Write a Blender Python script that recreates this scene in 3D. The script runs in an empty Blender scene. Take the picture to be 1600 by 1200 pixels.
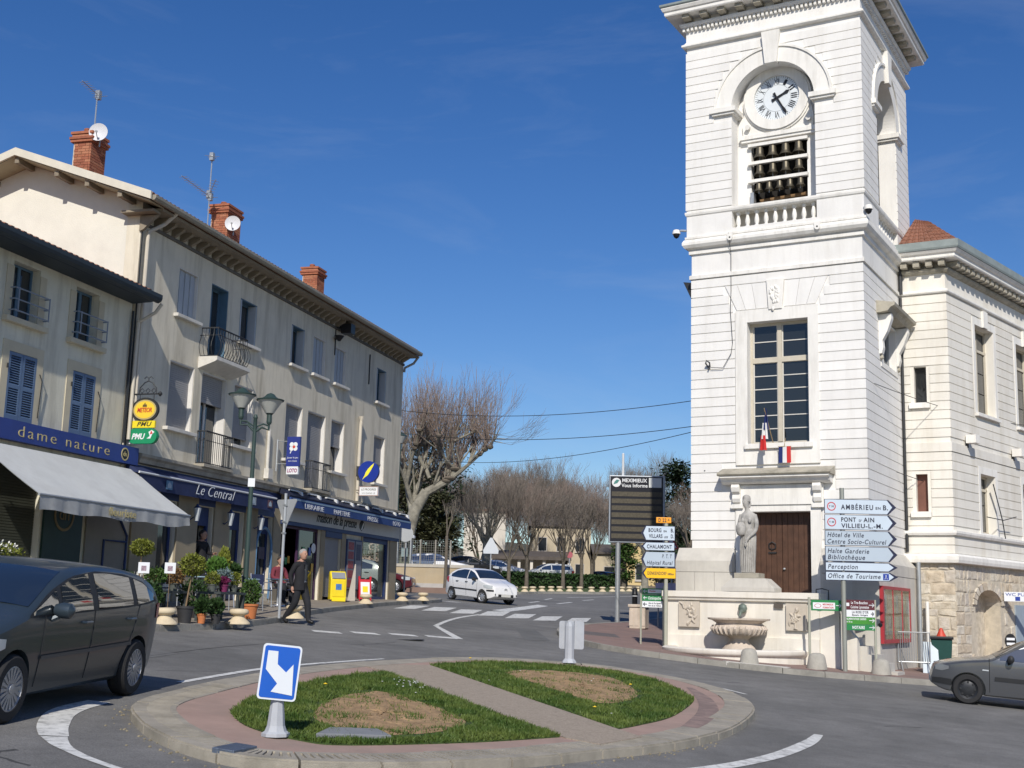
import bpy,bmesh,math,random
from mathutils import Vector,Matrix
rad = math.radians
SC = bpy.context.scene
COL = SC.collection
cam_d = bpy.data.cameras.new('camera')
cam = bpy.data.objects.new('camera',cam_d)
COL.objects.link(cam)
SC.camera = cam
_pt,_ro = rad(9.982),rad(1.5075)
_fw = Vector((0,math.cos(_pt),math.sin(_pt)))
_r0 = Vector((1,0,0))
_u0 = _r0.cross(_fw)
_r = _r0 * math.cos(_ro) + _u0 * math.sin(_ro)
_u = -_r0 * math.sin(_ro) + _u0 * math.cos(_ro)
_m = Matrix((_r,_u,-_fw)).transposed().to_4x4()
_m.translation = Vector((0,0,1.6))
cam.matrix_world = _m
cam_d.sensor_width = 36.0
cam_d.lens = 36.0 * 1961.47 / 1600.0
cam_d.clip_start = 0.1
cam_d.clip_end = 3000.0
SUN_DIR = Vector((-0.045,-1.326,1.0)).normalized()          # towards the sun
SUN_EL = math.asin(SUN_DIR.z)
SUN_AZ = math.atan2(SUN_DIR.x,SUN_DIR.y)                   # clockwise from +Y
world = bpy.data.worlds.new('World')
SC.world = world
world.use_nodes = True
wn = world.node_tree
wn.nodes.clear()
sky = wn.nodes.new('ShaderNodeTexSky')
sky.sky_type = 'NISHITA'
sky.sun_disc = False
sky.sun_elevation = SUN_EL
sky.sun_rotation = SUN_AZ
sky.altitude = 0.0
sky.air_density = 1.0
sky.dust_density = 0.35
sky.ozone_density = 4.0
bg = wn.nodes.new('ShaderNodeBackground')
bg.inputs['Strength'].default_value = 0.10
wo = wn.nodes.new('ShaderNodeOutputWorld')
hs = wn.nodes.new('ShaderNodeHueSaturation')
hs.inputs['Saturation'].default_value = 1.27
hs.inputs['Hue'].default_value = 0.512
wn.links.new(sky.outputs[0],hs.inputs['Color'])
_tc = wn.nodes.new('ShaderNodeTexCoord'); _mp = wn.nodes.new('ShaderNodeMapping'); _mp.inputs['Scale'].default_value = (1.6,1.6,7.0); _mp.inputs['Rotation'].default_value = (.25,.35,.6)
_cn = wn.nodes.new('ShaderNodeTexNoise'); _cn.inputs['Scale'].default_value = 2.2; _cn.inputs['Detail'].default_value = 9; _cn.inputs['Roughness'].default_value = .62; _cn.inputs['Distortion'].default_value = .6
_cr = wn.nodes.new('ShaderNodeValToRGB'); _cr.color_ramp.elements[0].position = .50; _cr.color_ramp.elements[1].position = .80; _cr.color_ramp.elements[0].color = (0,0,0,1); _cr.color_ramp.elements[1].color = (.11,.11,.11,1)
_cm = wn.nodes.new('ShaderNodeMixRGB'); _cm.inputs['Color2'].default_value = (6.0,6.6,7.4,1)
wn.links.new(_tc.outputs['Generated'],_mp.inputs[0]); wn.links.new(_mp.outputs[0],_cn.inputs['Vector']); wn.links.new(_cn.outputs['Fac'],_cr.inputs[0]); wn.links.new(_cr.outputs[0],_cm.inputs['Fac']); wn.links.new(hs.outputs[0],_cm.inputs['Color1'])
wn.links.new(_cm.outputs[0],bg.inputs[0])
wn.links.new(bg.outputs[0],wo.inputs[0])
sun_d = bpy.data.lights.new('sun','SUN')
sun_d.energy = 4.3
sun_d.angle = rad(0.53)
sun_d.color = (1.0,0.94,0.85)
sun = bpy.data.objects.new('sun',sun_d)
COL.objects.link(sun)
sun.rotation_euler = (-SUN_DIR).to_track_quat('-Z','Y').to_euler()
sun.location = (0,0,60)
SC.view_settings.view_transform = 'Standard'
SC.view_settings.look = 'None'
SC.view_settings.exposure = 0.0
SC.view_settings.gamma = 1.0
SC.view_settings.use_curve_mapping = False
def sm(t):
 t = min(1.0,max(0.0,t))
 return t * t * (3 - 2 * t)
def g(x,y):
 xs = min(16.0,max(-14.0,x))
 k = 1 - sm((y - 45) / 40)
 yy = y if y < 100 else 100 + (y - 100) * .5
 return -.37 - .0697 * xs * k + .034 * yy
MATS = {}
def principled(m):
 m.use_nodes = True
 return m.node_tree.nodes['Principled BSDF']
def mat(name,rgb,rough=.8,var=.10,scale=2.0,bump=0.0,bscale=60.0,metal=0.0,spec=.4,dark=None,dscale=.6,damt=0.0,coat=0.0,streak=False,rnd=0.0):
 """procedural paint/plaster/stone: two noise octaves vary the colour, optional stains, fine bump"""
 if name in MATS: return MATS[name]
 m = bpy.data.materials.new(name)
 b = principled(m)
 nt = m.node_tree
 N,Lk = nt.nodes,nt.links
 b.inputs['Roughness'].default_value = rough
 b.inputs['Metallic'].default_value = metal
 b.inputs['Specular IOR Level'].default_value = spec
 if coat:
  b.inputs['Coat Weight'].default_value = coat
  b.inputs['Coat Roughness'].default_value = .06
 tc = N.new('ShaderNodeTexCoord')
 n1 = N.new('ShaderNodeTexNoise')
 n1.inputs['Scale'].default_value = scale
 n1.inputs['Detail'].default_value = 6
 n1.inputs['Roughness'].default_value = .65
 Lk.new(tc.outputs['Object'],n1.inputs['Vector'])
 cr = N.new('ShaderNodeValToRGB')
 c0 = [max(0,c * (1 - var)) for c in rgb]
 c1 = [min(1,c * (1 + var)) for c in rgb]
 cr.color_ramp.elements[0].position = .3
 cr.color_ramp.elements[1].position = .7
 cr.color_ramp.elements[0].color = (*c0,1)
 cr.color_ramp.elements[1].color = (*c1,1)
 Lk.new(n1.outputs['Fac'],cr.inputs['Fac'])
 out = cr.outputs['Color']
 if dark is not None and damt > 0:
  n2 = N.new('ShaderNodeTexNoise')
  n2.inputs['Scale'].default_value = dscale
  n2.inputs['Detail'].default_value = 8
  n2.inputs['Roughness'].default_value = .7
  if streak:
   mp = N.new('ShaderNodeMapping')
   mp.inputs['Scale'].default_value = (3.0,3.0,.35)
   Lk.new(tc.outputs['Object'],mp.inputs['Vector'])
   Lk.new(mp.outputs[0],n2.inputs['Vector'])
  else:
   Lk.new(tc.outputs['Object'],n2.inputs['Vector'])
  r2 = N.new('ShaderNodeValToRGB')
  r2.color_ramp.elements[0].position = .48
  r2.color_ramp.elements[1].position = .72
  r2.color_ramp.elements[0].color = (0,0,0,1)
  r2.color_ramp.elements[1].color = (damt,damt,damt,1)
  Lk.new(n2.outputs['Fac'],r2.inputs['Fac'])
  mx = N.new('ShaderNodeMixRGB')
  mx.inputs['Color2'].default_value = (*dark,1)
  Lk.new(r2.outputs['Color'],mx.inputs['Fac'])
  Lk.new(out,mx.inputs['Color1'])
  out = mx.outputs['Color']
 if rnd:
  oi = N.new('ShaderNodeObjectInfo'); mr = N.new('ShaderNodeMapRange'); mr.inputs['To Min'].default_value = 1 - rnd; mr.inputs['To Max'].default_value = 1 + rnd * .3
  hv = N.new('ShaderNodeHueSaturation'); Lk.new(oi.outputs['Random'],mr.inputs['Value']); Lk.new(mr.outputs[0],hv.inputs['Value']); Lk.new(out,hv.inputs['Color']); out = hv.outputs[0]
 Lk.new(out,b.inputs['Base Color'])
 if bump > 0:
  n3 = N.new('ShaderNodeTexNoise')
  n3.inputs['Scale'].default_value = bscale
  n3.inputs['Detail'].default_value = 4
  Lk.new(tc.outputs['Object'],n3.inputs['Vector'])
  bp = N.new('ShaderNodeBump')
  bp.inputs['Strength'].default_value = min(1,bump)
  bp.inputs['Distance'].default_value = .02
  Lk.new(n3.outputs['Fac'],bp.inputs['Height'])
  Lk.new(bp.outputs[0],b.inputs['Normal'])
 MATS[name] = m
 return m
def glass_mat(name,tint=(.02,.03,.035),rough=.03,spec=.8):
 """dark window glass: deep tint under a mirror-smooth skin"""
 if name in MATS: return MATS[name]
 m = bpy.data.materials.new(name)
 b = principled(m)
 nt = m.node_tree
 N,Lk = nt.nodes,nt.links
 b.inputs['Base Color'].default_value = (*tint,1)
 b.inputs['Roughness'].default_value = rough
 b.inputs['Specular IOR Level'].default_value = spec
 tc = N.new('ShaderNodeTexCoord')
 n = N.new('ShaderNodeTexNoise'); n.inputs['Scale'].default_value = 1.3
 Lk.new(tc.outputs['Object'],n.inputs['Vector'])
 bp = N.new('ShaderNodeBump'); bp.inputs['Strength'].default_value = .06; bp.inputs['Distance'].default_value = .03
 Lk.new(n.outputs['Fac'],bp.inputs['Height']); Lk.new(bp.outputs[0],b.inputs['Normal'])
 MATS[name] = m
 return m
def clear_glass(name):
 if name in MATS: return MATS[name]
 m = bpy.data.materials.new(name); m.use_nodes = True
 nt = m.node_tree; nt.nodes.clear()
 o = nt.nodes.new('ShaderNodeOutputMaterial'); mx = nt.nodes.new('ShaderNodeMixShader')
 t = nt.nodes.new('ShaderNodeBsdfTransparent'); t.inputs[0].default_value = (.94,.96,.95,1)
 gl = nt.nodes.new('ShaderNodeBsdfGlossy'); gl.inputs['Roughness'].default_value = .02
 lw = nt.nodes.new('ShaderNodeLayerWeight'); pw = nt.nodes.new('ShaderNodeMath'); pw.operation = 'POWER'; pw.inputs[1].default_value = 5; fr = nt.nodes.new('ShaderNodeMath'); fr.operation = 'MULTIPLY_ADD'; fr.inputs[1].default_value = .6; fr.inputs[2].default_value = .02
 nt.links.new(lw.outputs['Facing'],pw.inputs[0]); nt.links.new(pw.outputs[0],fr.inputs[0])
 nt.links.new(fr.outputs[0],mx.inputs[0]); nt.links.new(t.outputs[0],mx.inputs[1]); nt.links.new(gl.outputs[0],mx.inputs[2]); nt.links.new(mx.outputs[0],o.inputs[0])
 MATS[name] = m
 return m
def car_paint(name,rgb,metal=.35,coat=.8):
 if name in MATS: return MATS[name]
 m = mat(name,rgb,rough=.32,var=.05,scale=1.2,metal=metal,spec=.5,dark=tuple(c * .7 + .03 for c in rgb),dscale=2.0,damt=.25)
 b = m.node_tree.nodes['Principled BSDF']
 b.inputs['Coat Weight'].default_value = coat
 b.inputs['Coat Roughness'].default_value = .05
 return m
def asphalt_mat():
 m = bpy.data.materials.new('asphalt'); b = principled(m); nt = m.node_tree; N,Lk = nt.nodes,nt.links
 tc = N.new('ShaderNodeTexCoord')
 def noise(s,d=6,r=.6,vec=None):
  n = N.new('ShaderNodeTexNoise'); n.inputs['Scale'].default_value = s; n.inputs['Detail'].default_value = d; n.inputs['Roughness'].default_value = r
  Lk.new(vec or tc.outputs['Object'],n.inputs['Vector']); return n
 big = noise(.22,5,.6); mid = noise(1.7,6,.7); fine = noise(55,3,.7)
 r1 = N.new('ShaderNodeValToRGB'); r1.color_ramp.elements[0].position = .32; r1.color_ramp.elements[1].position = .7
 r1.color_ramp.elements[0].color = (.125,.124,.118,1); r1.color_ramp.elements[1].color = (.205,.20,.19,1)
 Lk.new(big.outputs['Fac'],r1.inputs['Fac'])
 m1 = N.new('ShaderNodeMixRGB'); m1.blend_type = 'OVERLAY'; m1.inputs['Fac'].default_value = .5
 Lk.new(r1.outputs[0],m1.inputs['Color1']); Lk.new(mid.outputs['Fac'],m1.inputs['Color2'])
 m2 = N.new('ShaderNodeMixRGB'); m2.blend_type = 'OVERLAY'; m2.inputs['Fac'].default_value = .75
 Lk.new(m1.outputs[0],m2.inputs['Color1']); Lk.new(fine.outputs['Fac'],m2.inputs['Color2'])
 vo = N.new('ShaderNodeTexVoronoi'); vo.feature = 'DISTANCE_TO_EDGE'; vo.inputs['Scale'].default_value = .16
 wob = noise(1.1,4); ad = N.new('ShaderNodeMixRGB'); ad.inputs['Fac'].default_value = .12
 Lk.new(tc.outputs['Object'],ad.inputs['Color1']); Lk.new(wob.outputs['Color'],ad.inputs['Color2']); Lk.new(ad.outputs[0],vo.inputs['Vector'])
 lt = N.new('ShaderNodeMath'); lt.operation = 'LESS_THAN'; lt.inputs[1].default_value = .0028; Lk.new(vo.outputs['Distance'],lt.inputs[0])
 gate = noise(.35,2); gg = N.new('ShaderNodeMath'); gg.operation = 'GREATER_THAN'; gg.inputs[1].default_value = .58; Lk.new(gate.outputs['Fac'],gg.inputs[0])
 mu = N.new('ShaderNodeMath'); mu.operation = 'MULTIPLY'; Lk.new(lt.outputs[0],mu.inputs[0]); Lk.new(gg.outputs[0],mu.inputs[1])
 mu2 = N.new('ShaderNodeMath'); mu2.operation = 'MULTIPLY'; mu2.inputs[1].default_value = .8; Lk.new(mu.outputs[0],mu2.inputs[0])
 m3 = N.new('ShaderNodeMixRGB'); m3.inputs['Color2'].default_value = (.04,.04,.04,1)
 Lk.new(mu2.outputs[0],m3.inputs['Fac']); Lk.new(m2.outputs[0],m3.inputs['Color1'])
 oil = noise(.8,9,.75); ro = N.new('ShaderNodeValToRGB'); ro.color_ramp.elements[0].position = .56; ro.color_ramp.elements[1].position = .78; ro.color_ramp.elements[0].color = (0,0,0,1); ro.color_ramp.elements[1].color = (.7,.7,.7,1)
 Lk.new(oil.outputs['Fac'],ro.inputs['Fac']); m4 = N.new('ShaderNodeMixRGB'); m4.inputs['Color2'].default_value = (.085,.083,.08,1); Lk.new(ro.outputs[0],m4.inputs['Fac']); Lk.new(m3.outputs[0],m4.inputs['Color1'])
 Lk.new(m4.outputs[0],b.inputs['Base Color'])
 b.inputs['Roughness'].default_value = .85
 b.inputs['Specular IOR Level'].default_value = .3
 bp = N.new('ShaderNodeBump'); bp.inputs['Strength'].default_value = .5; bp.inputs['Distance'].default_value = .01
 f2 = noise(90,2); Lk.new(f2.outputs['Fac'],bp.inputs['Height']); Lk.new(bp.outputs[0],b.inputs['Normal'])
 return m
ABSZ = {}                 # roots whose children are written with absolute heights
def zoff(p):
 if p is None: return 0.0
 if p.name in ABSZ: return ABSZ[p.name]
 if p.parent is not None and p.parent.name in ABSZ: return ABSZ[p.parent.name]
 return 0.0
class MB:
 def __init__(s,xf=None):
  s.v,s.f,s.xf = [],[],xf
 def add(s,vs,fs):
  o = len(s.v)
  if s.xf: vs = [s.xf(*p) for p in vs]
  s.v += [tuple(p) for p in vs]
  s.f += [tuple(i + o for i in f) for f in fs]
  return s
 def hexa(s,p):       # 8 points: bottom 0-3 counter-clockwise, top 4-7
  return s.add(p,[(3,2,1,0),(4,5,6,7),(0,1,5,4),(1,2,6,5),(2,3,7,6),(3,0,4,7)])
 def box(s,x0,x1,y0,y1,z0,z1):
  if x0 > x1: x0,x1 = x1,x0
  if y0 > y1: y0,y1 = y1,y0
  if z0 > z1: z0,z1 = z1,z0
  return s.hexa([(x0,y0,z0),(x1,y0,z0),(x1,y1,z0),(x0,y1,z0),(x0,y0,z1),(x1,y0,z1),(x1,y1,z1),(x0,y1,z1)])
 def prism_y(s,poly,y0,y1):   # poly in (x,z), counter-clockwise seen from -y
  n = len(poly)
  vs = [(x,y0,z) for x,z in poly] + [(x,y1,z) for x,z in poly]
  fs = [tuple(range(n)),tuple(range(2 * n - 1,n - 1,-1))]
  fs += [(i,i + n,(i + 1) % n + n,(i + 1) % n) for i in range(n)]
  return s.add(vs,fs)
 def prism_x(s,poly,x0,x1):   # poly in (y,z)
  n = len(poly)
  vs = [(x0,y,z) for y,z in poly] + [(x1,y,z) for y,z in poly]
  fs = [tuple(range(n - 1,-1,-1)),tuple(range(n,2 * n))]
  fs += [(i,(i + 1) % n,(i + 1) % n + n,i + n) for i in range(n)]
  return s.add(vs,fs)
 def prism_z(s,poly,z0,z1):   # poly in (x,y) ccw
  n = len(poly)
  vs = [(x,y,z0) for x,y in poly] + [(x,y,z1) for x,y in poly]
  fs = [tuple(range(n - 1,-1,-1)),tuple(range(n,2 * n))]
  fs += [(i,(i + 1) % n,(i + 1) % n + n,i + n) for i in range(n)]
  return s.add(vs,fs)
 def cyl(s,a,b,r0,r1=None,n=12):
  r1 = r0 if r1 is None else r1
  a,b = Vector(a),Vector(b)
  d = (b - a).normalized()
  t = Vector((0,0,1)) if abs(d.z) < .9 else Vector((1,0,0))
  p = d.cross(t).normalized(); q = d.cross(p)
  vs = []
  for c,r in ((a,r0),(b,r1)):
   for i in range(n):
    an = 2 * math.pi * i / n
    vs.append(c + p * (r * math.cos(an)) + q * (r * math.sin(an)))
  fs = [(i,i + n,(i + 1) % n + n,(i + 1) % n) for i in range(n)]
  fs += [tuple(range(n)),tuple(range(2 * n - 1,n - 1,-1))]
  return s.add(vs,fs)
 def lathe(s,prof,c=(0,0,0),n=20,sx=1.0,sy=1.0,a0=0.0,a1=2 * math.pi,caps=True):
  full = abs(a1 - a0 - 2 * math.pi) < 1e-6
  m = n if full else n + 1
  vs = []
  for r,z in prof:
   for i in range(m):
    an = a0 + (a1 - a0) * i / n
    vs.append((c[0] + r * sx * math.cos(an),c[1] + r * sy * math.sin(an),c[2] + z))
  fs = []
  for k in range(len(prof) - 1):
   for i in range(n):
    j = (i + 1) % m if full else i + 1
    fs.append((k * m + i,k * m + j,(k + 1) * m + j,(k + 1) * m + i))
  if full and caps:
   fs.append(tuple(range(m - 1,-1,-1)))
   fs.append(tuple((len(prof) - 1) * m + i for i in range(m)))
  return s.add(vs,fs)
 def tube(s,pts,r,n=8,closed=False):
  pts = [Vector(p) for p in pts]
  rs = r if isinstance(r,(list,tuple)) else [r] * len(pts)
  vs = []
  prev = None
  for k,p in enumerate(pts):
   if closed: d = pts[(k + 1) % len(pts)] - pts[k - 1]
   else: d = pts[min(k + 1,len(pts) - 1)] - pts[max(k - 1,0)]
   d.normalize()
   if prev is None:
    t = Vector((0,0,1)) if abs(d.z) < .9 else Vector((1,0,0))
    u = d.cross(t).normalized()
   else:
    u = (prev - d * prev.dot(d)).normalized()
   prev = u
   w = d.cross(u)
   for i in range(n):
    an = 2 * math.pi * i / n
    vs.append(p + u * (rs[k] * math.cos(an)) + w * (rs[k] * math.sin(an)))
  fs = []
  K = len(pts)
  for k in range(K if closed else K - 1):
   k2 = (k + 1) % K
   for i in range(n):
    fs.append((k * n + i,k * n + (i + 1) % n,k2 * n + (i + 1) % n,k2 * n + i))
  if not closed:
   fs.append(tuple(range(n - 1,-1,-1)))
   fs.append(tuple((K - 1) * n + i for i in range(n)))
  return s.add(vs,fs)
 def quad(s,*p):
  return s.add(p,[tuple(range(len(p)))])
 def wall(s,x0,x1,z0,z1,holes,y0,y1):
  xs = sorted({x0,x1,*[h[0] for h in holes],*[h[1] for h in holes]})
  zs = sorted({z0,z1,*[h[2] for h in holes],*[h[3] for h in holes]})
  xs = [x for x in xs if x0 <= x <= x1]; zs = [z for z in zs if z0 <= z <= z1]
  for i in range(len(xs) - 1):
   run = None
   for k in range(len(zs) - 1):
    cx,cz = (xs[i] + xs[i + 1]) / 2,(zs[k] + zs[k + 1]) / 2
    solid = not any(h[0] < cx < h[1] and h[2] < cz < h[3] for h in holes)
    if solid and run is None: run = zs[k]
    if (not solid) and run is not None:
     s.box(xs[i],xs[i + 1],y0,y1,run,zs[k]); run = None
   if run is not None: s.box(xs[i],xs[i + 1],y0,y1,run,zs[-1])
  return s
 def mesh(s,name,dz=0.0):
  me = bpy.data.meshes.new(name)
  vs = s.v if not dz else [(x,y,z - dz) for x,y,z in s.v]
  me.from_pydata([tuple(p) for p in vs],[],s.f)
  bm = bmesh.new(); bm.from_mesh(me)
  bmesh.ops.recalc_face_normals(bm,faces=bm.faces)
  bm.to_mesh(me); bm.free()
  return me
 def build(s,name,m,parent=None,smooth=False,bevel=0.0,kind=None,label=None):
  dz = zoff(parent)
  me = s.mesh(name,dz)
  if isinstance(m,(list,tuple)):
   for q in m: me.materials.append(q)
  else:
   me.materials.append(m)
  o = bpy.data.objects.new(name,me)
  COL.objects.link(o)
  if parent is not None:
   o.parent = parent
  if smooth: smooth_by_angle(me)
  if bevel:
   md = o.modifiers.new('bevel','BEVEL'); md.width = bevel; md.segments = 2; md.limit_method = 'ANGLE'
  if kind: o['kind'] = kind
  if label: o['label'] = label
  return o
def smooth_by_angle(me,ang=40):
 me.polygons.foreach_set('use_smooth',[True] * len(me.polygons))
 try: me.set_sharp_from_angle(angle=rad(ang))
 except Exception: pass
def sub(mb,name,m,part,absz=0.0,**kw):
 """a sub-part: child of a part whose own mesh sits at its root's origin"""
 return mb.build(name,m,part,**kw)
def tag(o,label,cat=None,group=None,kind=None):
 o['label'] = label
 if cat: o['category'] = cat
 if group: o['group'] = group
 if kind: o['kind'] = kind
 return o
def thing(name,label,cat,loc=(0,0,0),rz=0.0,group=None,absz=False):
 o = bpy.data.objects.new(name,None)
 o.empty_display_size = .2
 COL.objects.link(o)
 o.location = loc
 o.rotation_euler = (0,0,rz)
 if absz: ABSZ[o.name] = loc[2]
 return tag(o,label,cat,group)
def copy_tree(o,parent=None,loc=None,rz=None,label=None):
 c = o.copy(); COL.objects.link(c)
 c.parent = parent
 if loc is not None: c.location = loc
 if rz is not None: c.rotation_euler = (0,0,rz)
 if label: c['label'] = label
 for ch in list(o.children): copy_tree(ch,c)
 return c
def text_mesh(body,size,mtx,m,parent,depth=.004,shear=0.0,align='LEFT',spacing=1.0,absz=0.0,name='lettering',bold=0.0,width=None):
 cu = bpy.data.curves.new('lettering','FONT')
 cu.body = body; cu.size = size; cu.extrude = depth; cu.shear = shear; cu.align_x = align; cu.space_character = spacing
 cu.offset = bold; cu.resolution_u = 3
 to = bpy.data.objects.new('lettering_tmp',cu); COL.objects.link(to)
 dg = bpy.context.evaluated_depsgraph_get(); dg.update()
 me = bpy.data.meshes.new_from_object(to.evaluated_get(dg))
 bpy.data.objects.remove(to); bpy.data.curves.remove(cu)
 if width:
  xs = [v.co.x for v in me.vertices]
  w = max(xs) - min(xs)
  k = width / w
  for v in me.vertices: v.co.x = (v.co.x - (min(xs) if align == 'LEFT' else 0)) * k
 me.transform(mtx)
 me.transform(Matrix.Translation((0,0,-zoff(parent))))
 me.materials.clear(); me.materials.append(m)
 o = bpy.data.objects.new(name,me); COL.objects.link(o)
 o.parent = parent
 return o
def T(x,y,z,rx=90,ry=0,rz=0):
 """text frame: default faces -y, reads along +x"""
 from mathutils import Euler
 return Matrix.Translation((x,y,z)) @ Euler((rad(rx),rad(ry),rad(rz)),'XYZ').to_matrix().to_4x4()
RND = random.Random(7)
def spline(pts,n=8,closed=True):
 out = []
 K = len(pts)
 for i in range(K if closed else K - 1):
  p0 = pts[(i - 1) % K] if (closed or i > 0) else pts[0]
  p1 = pts[i]; p2 = pts[(i + 1) % K]
  p3 = pts[(i + 2) % K] if (closed or i + 2 < K) else pts[-1]
  for k in range(n):
   t = k / n
   out.append(tuple(.5 * (2 * b + (c - a) * t + (2 * a - 5 * b + 4 * c - d) * t * t + (3 * b - a - 3 * c + d) * t ** 3) for a,b,c,d in zip(p0,p1,p2,p3)))
 if not closed: out.append(tuple(pts[-1]))
 return out
# === GROUND
ASPH = asphalt_mat()
M_KERB = mat('kerb_concrete',(.30,.285,.25),.9,.16,3,.35,90,dark=(.12,.115,.10),dscale=1.6,damt=.6)
M_PAVE_L = mat('pavement_beige',(.27,.235,.19),.9,.14,1.4,.3,80,dark=(.13,.115,.10),dscale=.9,damt=.55)
M_PAVE_R = mat('pavement_red_asphalt',(.25,.17,.145),.9,.14,1.4,.3,80,dark=(.15,.13,.12),dscale=.5,damt=.7)
M_PINK = mat('pink_concrete',(.36,.25,.205),.88,.12,2.2,.25,110,dark=(.25,.20,.165),dscale=.8,damt=.7)
M_PATH = mat('gravel_path',(.36,.30,.235),.95,.30,38,.6,120,dark=(.2,.17,.13),dscale=9,damt=.5)
M_ISTONE = mat('island_stone',(.33,.30,.245),.9,.16,4,.35,90,dark=(.15,.14,.11),dscale=1.8,damt=.6)
M_PAINT = mat('road_paint',(.66,.66,.63),.7,.14,5,.1,90,dark=(.19,.19,.18),dscale=7.5,damt=.95)
M_SOIL = mat('bare_soil',(.34,.225,.12),.95,.35,6,.9,45,dark=(.16,.115,.06),dscale=5,damt=.6)
M_GRASSBASE = mat('grass_soil',(.045,.075,.018),.95,.35,9,.8,60)
M_SLAB = mat('slab_grey',(.21,.22,.23),.8,.12,4,.2,60)
M_CASTIRON = mat('cast_iron',(.06,.06,.06),.6,.2,8,.2,60,metal=.3)
def sheet(name,xs,ys,zf,m):
 nx,ny = len(xs),len(ys)
 vs = [(x,y,zf(x,y)) for y in ys for x in xs]
 fs = [(j * nx + i,j * nx + i + 1,(j + 1) * nx + i + 1,(j + 1) * nx + i) for j in range(ny - 1) for i in range(nx - 1)]
 mb = MB(); mb.v,mb.f = vs,fs
 return mb.build(name,m,smooth=True)
_xs = [-900,-300,-120,-60,-40,-30,-24,-20,-17] + list(range(-14,17)) + [20,26,34,50,90,200,500,900]
_ys = [-300,-80,-20] + list(range(0,100,2)) + [100,110,125,150,200,300,600,1200]
road = sheet('road',_xs,_ys,g,ASPH)
tag(road,'grey asphalt road surface round the traffic island',kind='structure')
M_PATCH = mat('road_patch',(.135,.135,.13),.9,.2,2.0,.5,80,dark=(.17,.17,.165),dscale=.8,damt=.6)
M_TAR = mat('tar_seam',(.035,.035,.036),.6,.2,5)
def drape(poly_rows,name,m=M_PAINT,dz=.006,parent=road):
 """poly_rows: list of (left,right) points; quads follow the ground"""
 vs,fs = [],[]
 for a,b in poly_rows:
  vs += [(a[0],a[1],g(*a[:2]) + dz),(b[0],b[1],g(*b[:2]) + dz)]
 for i in range(len(poly_rows) - 1):
  fs.append((2 * i,2 * i + 1,2 * i + 3,2 * i + 2))
 mb = MB(); mb.v,mb.f = vs,fs
 return mb.build(name,m,parent)
def quad_rows(q,n=6):
 (a,b,c,d) = q
 l = lambda p,r,t: (p[0] + (r[0] - p[0]) * t,p[1] + (r[1] - p[1]) * t)
 return [(l(a,d,i / n),l(b,c,i / n)) for i in range(n + 1)]
def line_rows(pts,w,n=8,smooth=True):
 p = spline(pts,n,False) if smooth and len(pts) > 2 else [tuple(pts[0][k] + (pts[-1][k] - pts[0][k]) * i / 6 for k in (0,1)) for i in range(7)]
 ws = w if isinstance(w,(list,tuple)) else [w,w]
 rows = []
 for i,q in enumerate(p):
  a = p[max(i - 1,0)]; b = p[min(i + 1,len(p) - 1)]
  dx,dy = b[0] - a[0],b[1] - a[1]; L_ = math.hypot(dx,dy) or 1
  t = i / (len(p) - 1); k = t * (len(ws) - 1); j = min(int(k),len(ws) - 2); ww = ws[j] + (ws[j + 1] - ws[j]) * (k - j)
  nx,ny = -dy / L_ * ww / 2,dx / L_ * ww / 2
  rows.append(((q[0] - nx,q[1] - ny),(q[0] + nx,q[1] + ny)))
 return rows
ZEB = [[(-3.85,43.5),(-3.2,44.6),(-2.9,48.6),(-3.55,47.4)],
       [(-2.93,43.92),(-2.15,45.2),(-1.9,49.3),(-2.7,48.0)],
       [(-1.96,44.0),(-1.17,45.4),(-.90,49.6),(-1.7,48.2)],
       [(-.99,44.34),(-.12,45.9),(.17,50.4),(-.7,48.8)],
       [(-.04,44.35),(.82,46.0),(1.2,50.4),(.33,48.8)],
       [(.94,44.71),(1.8,46.2),(2.25,50.6),(1.4,49.0)],
       [(2.15,46.0),(3.0,47.6),(3.45,51.6),(2.6,50.0)]]
for q in ZEB: drape(quad_rows(q),'zebra_bar')
drape(quad_rows([(-.58,50.2),(.05,50.0),(2.0,60.4),(1.5,61.2)],8),'splitter_paint')
drape(line_rows([(-.93,45.3),(-1.46,41.95),(-1.77,38.84),(-1.95,35.4)],.14),'edge_line')
drape(line_rows([(-1.97,35.7),(-1.12,30.9)],[.14,.22]),'give_way_chevron')
drape(line_rows([(-1.9,30.75),(-1.2,30.95)],.5),'give_way_chevron',dz=.008)
for a,b in (((-4.33,28.75),(-3.72,28.95)),((-3.54,29.55),(-2.96,29.8)),((-2.74,30.3),(-2.12,30.5))):
 drape(line_rows([a,b],.5),'give_way_dash')
for a,b,w in (((1.14,63.2),(1.69,65.9),.16),((2.58,64.2),(3.44,67.3),.2),((4.24,70.5),(4.96,72.5),.16),((2.1,69.1),(2.57,71.6),.14),((3.53,74.1),(8.06,80.5),.2),((-2.68,55.6),(-2.05,56.1),.5)):
 drape(line_rows([a,b],w),'lane_dash')
drape(line_rows([(-4.47,14.3),(-4.53,13.67),(-4.48,13.08),(-4.28,12.34),(-4.08,11.82)],[.26,.30,.30,.26]),'give_way_arc')
drape(line_rows([(-4.07,11.79),(-3.88,11.42),(-3.66,11.12),(-3.42,10.86),(-3.0,10.5),(-2.4,10.15)],[.24,.12,.09,.09]),'give_way_arc')
drape(line_rows([(4.38,17.97),(4.0,16.95),(3.35,15.57),(2.8,14.63),(2.27,13.89),(1.5,13.0)],[.12,.20,.20,.20,.2]),'give_way_arc')
drape(line_rows([(-4.22,16.77),(-3.74,19.19),(-3.2,20.9),(-2.2,23.3)],[.10,.12,.12,.08]),'edge_line')
drape(line_rows([(3.45,25.14),(4.03,24.14),(4.38,23.3)],.08),'edge_line')
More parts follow.
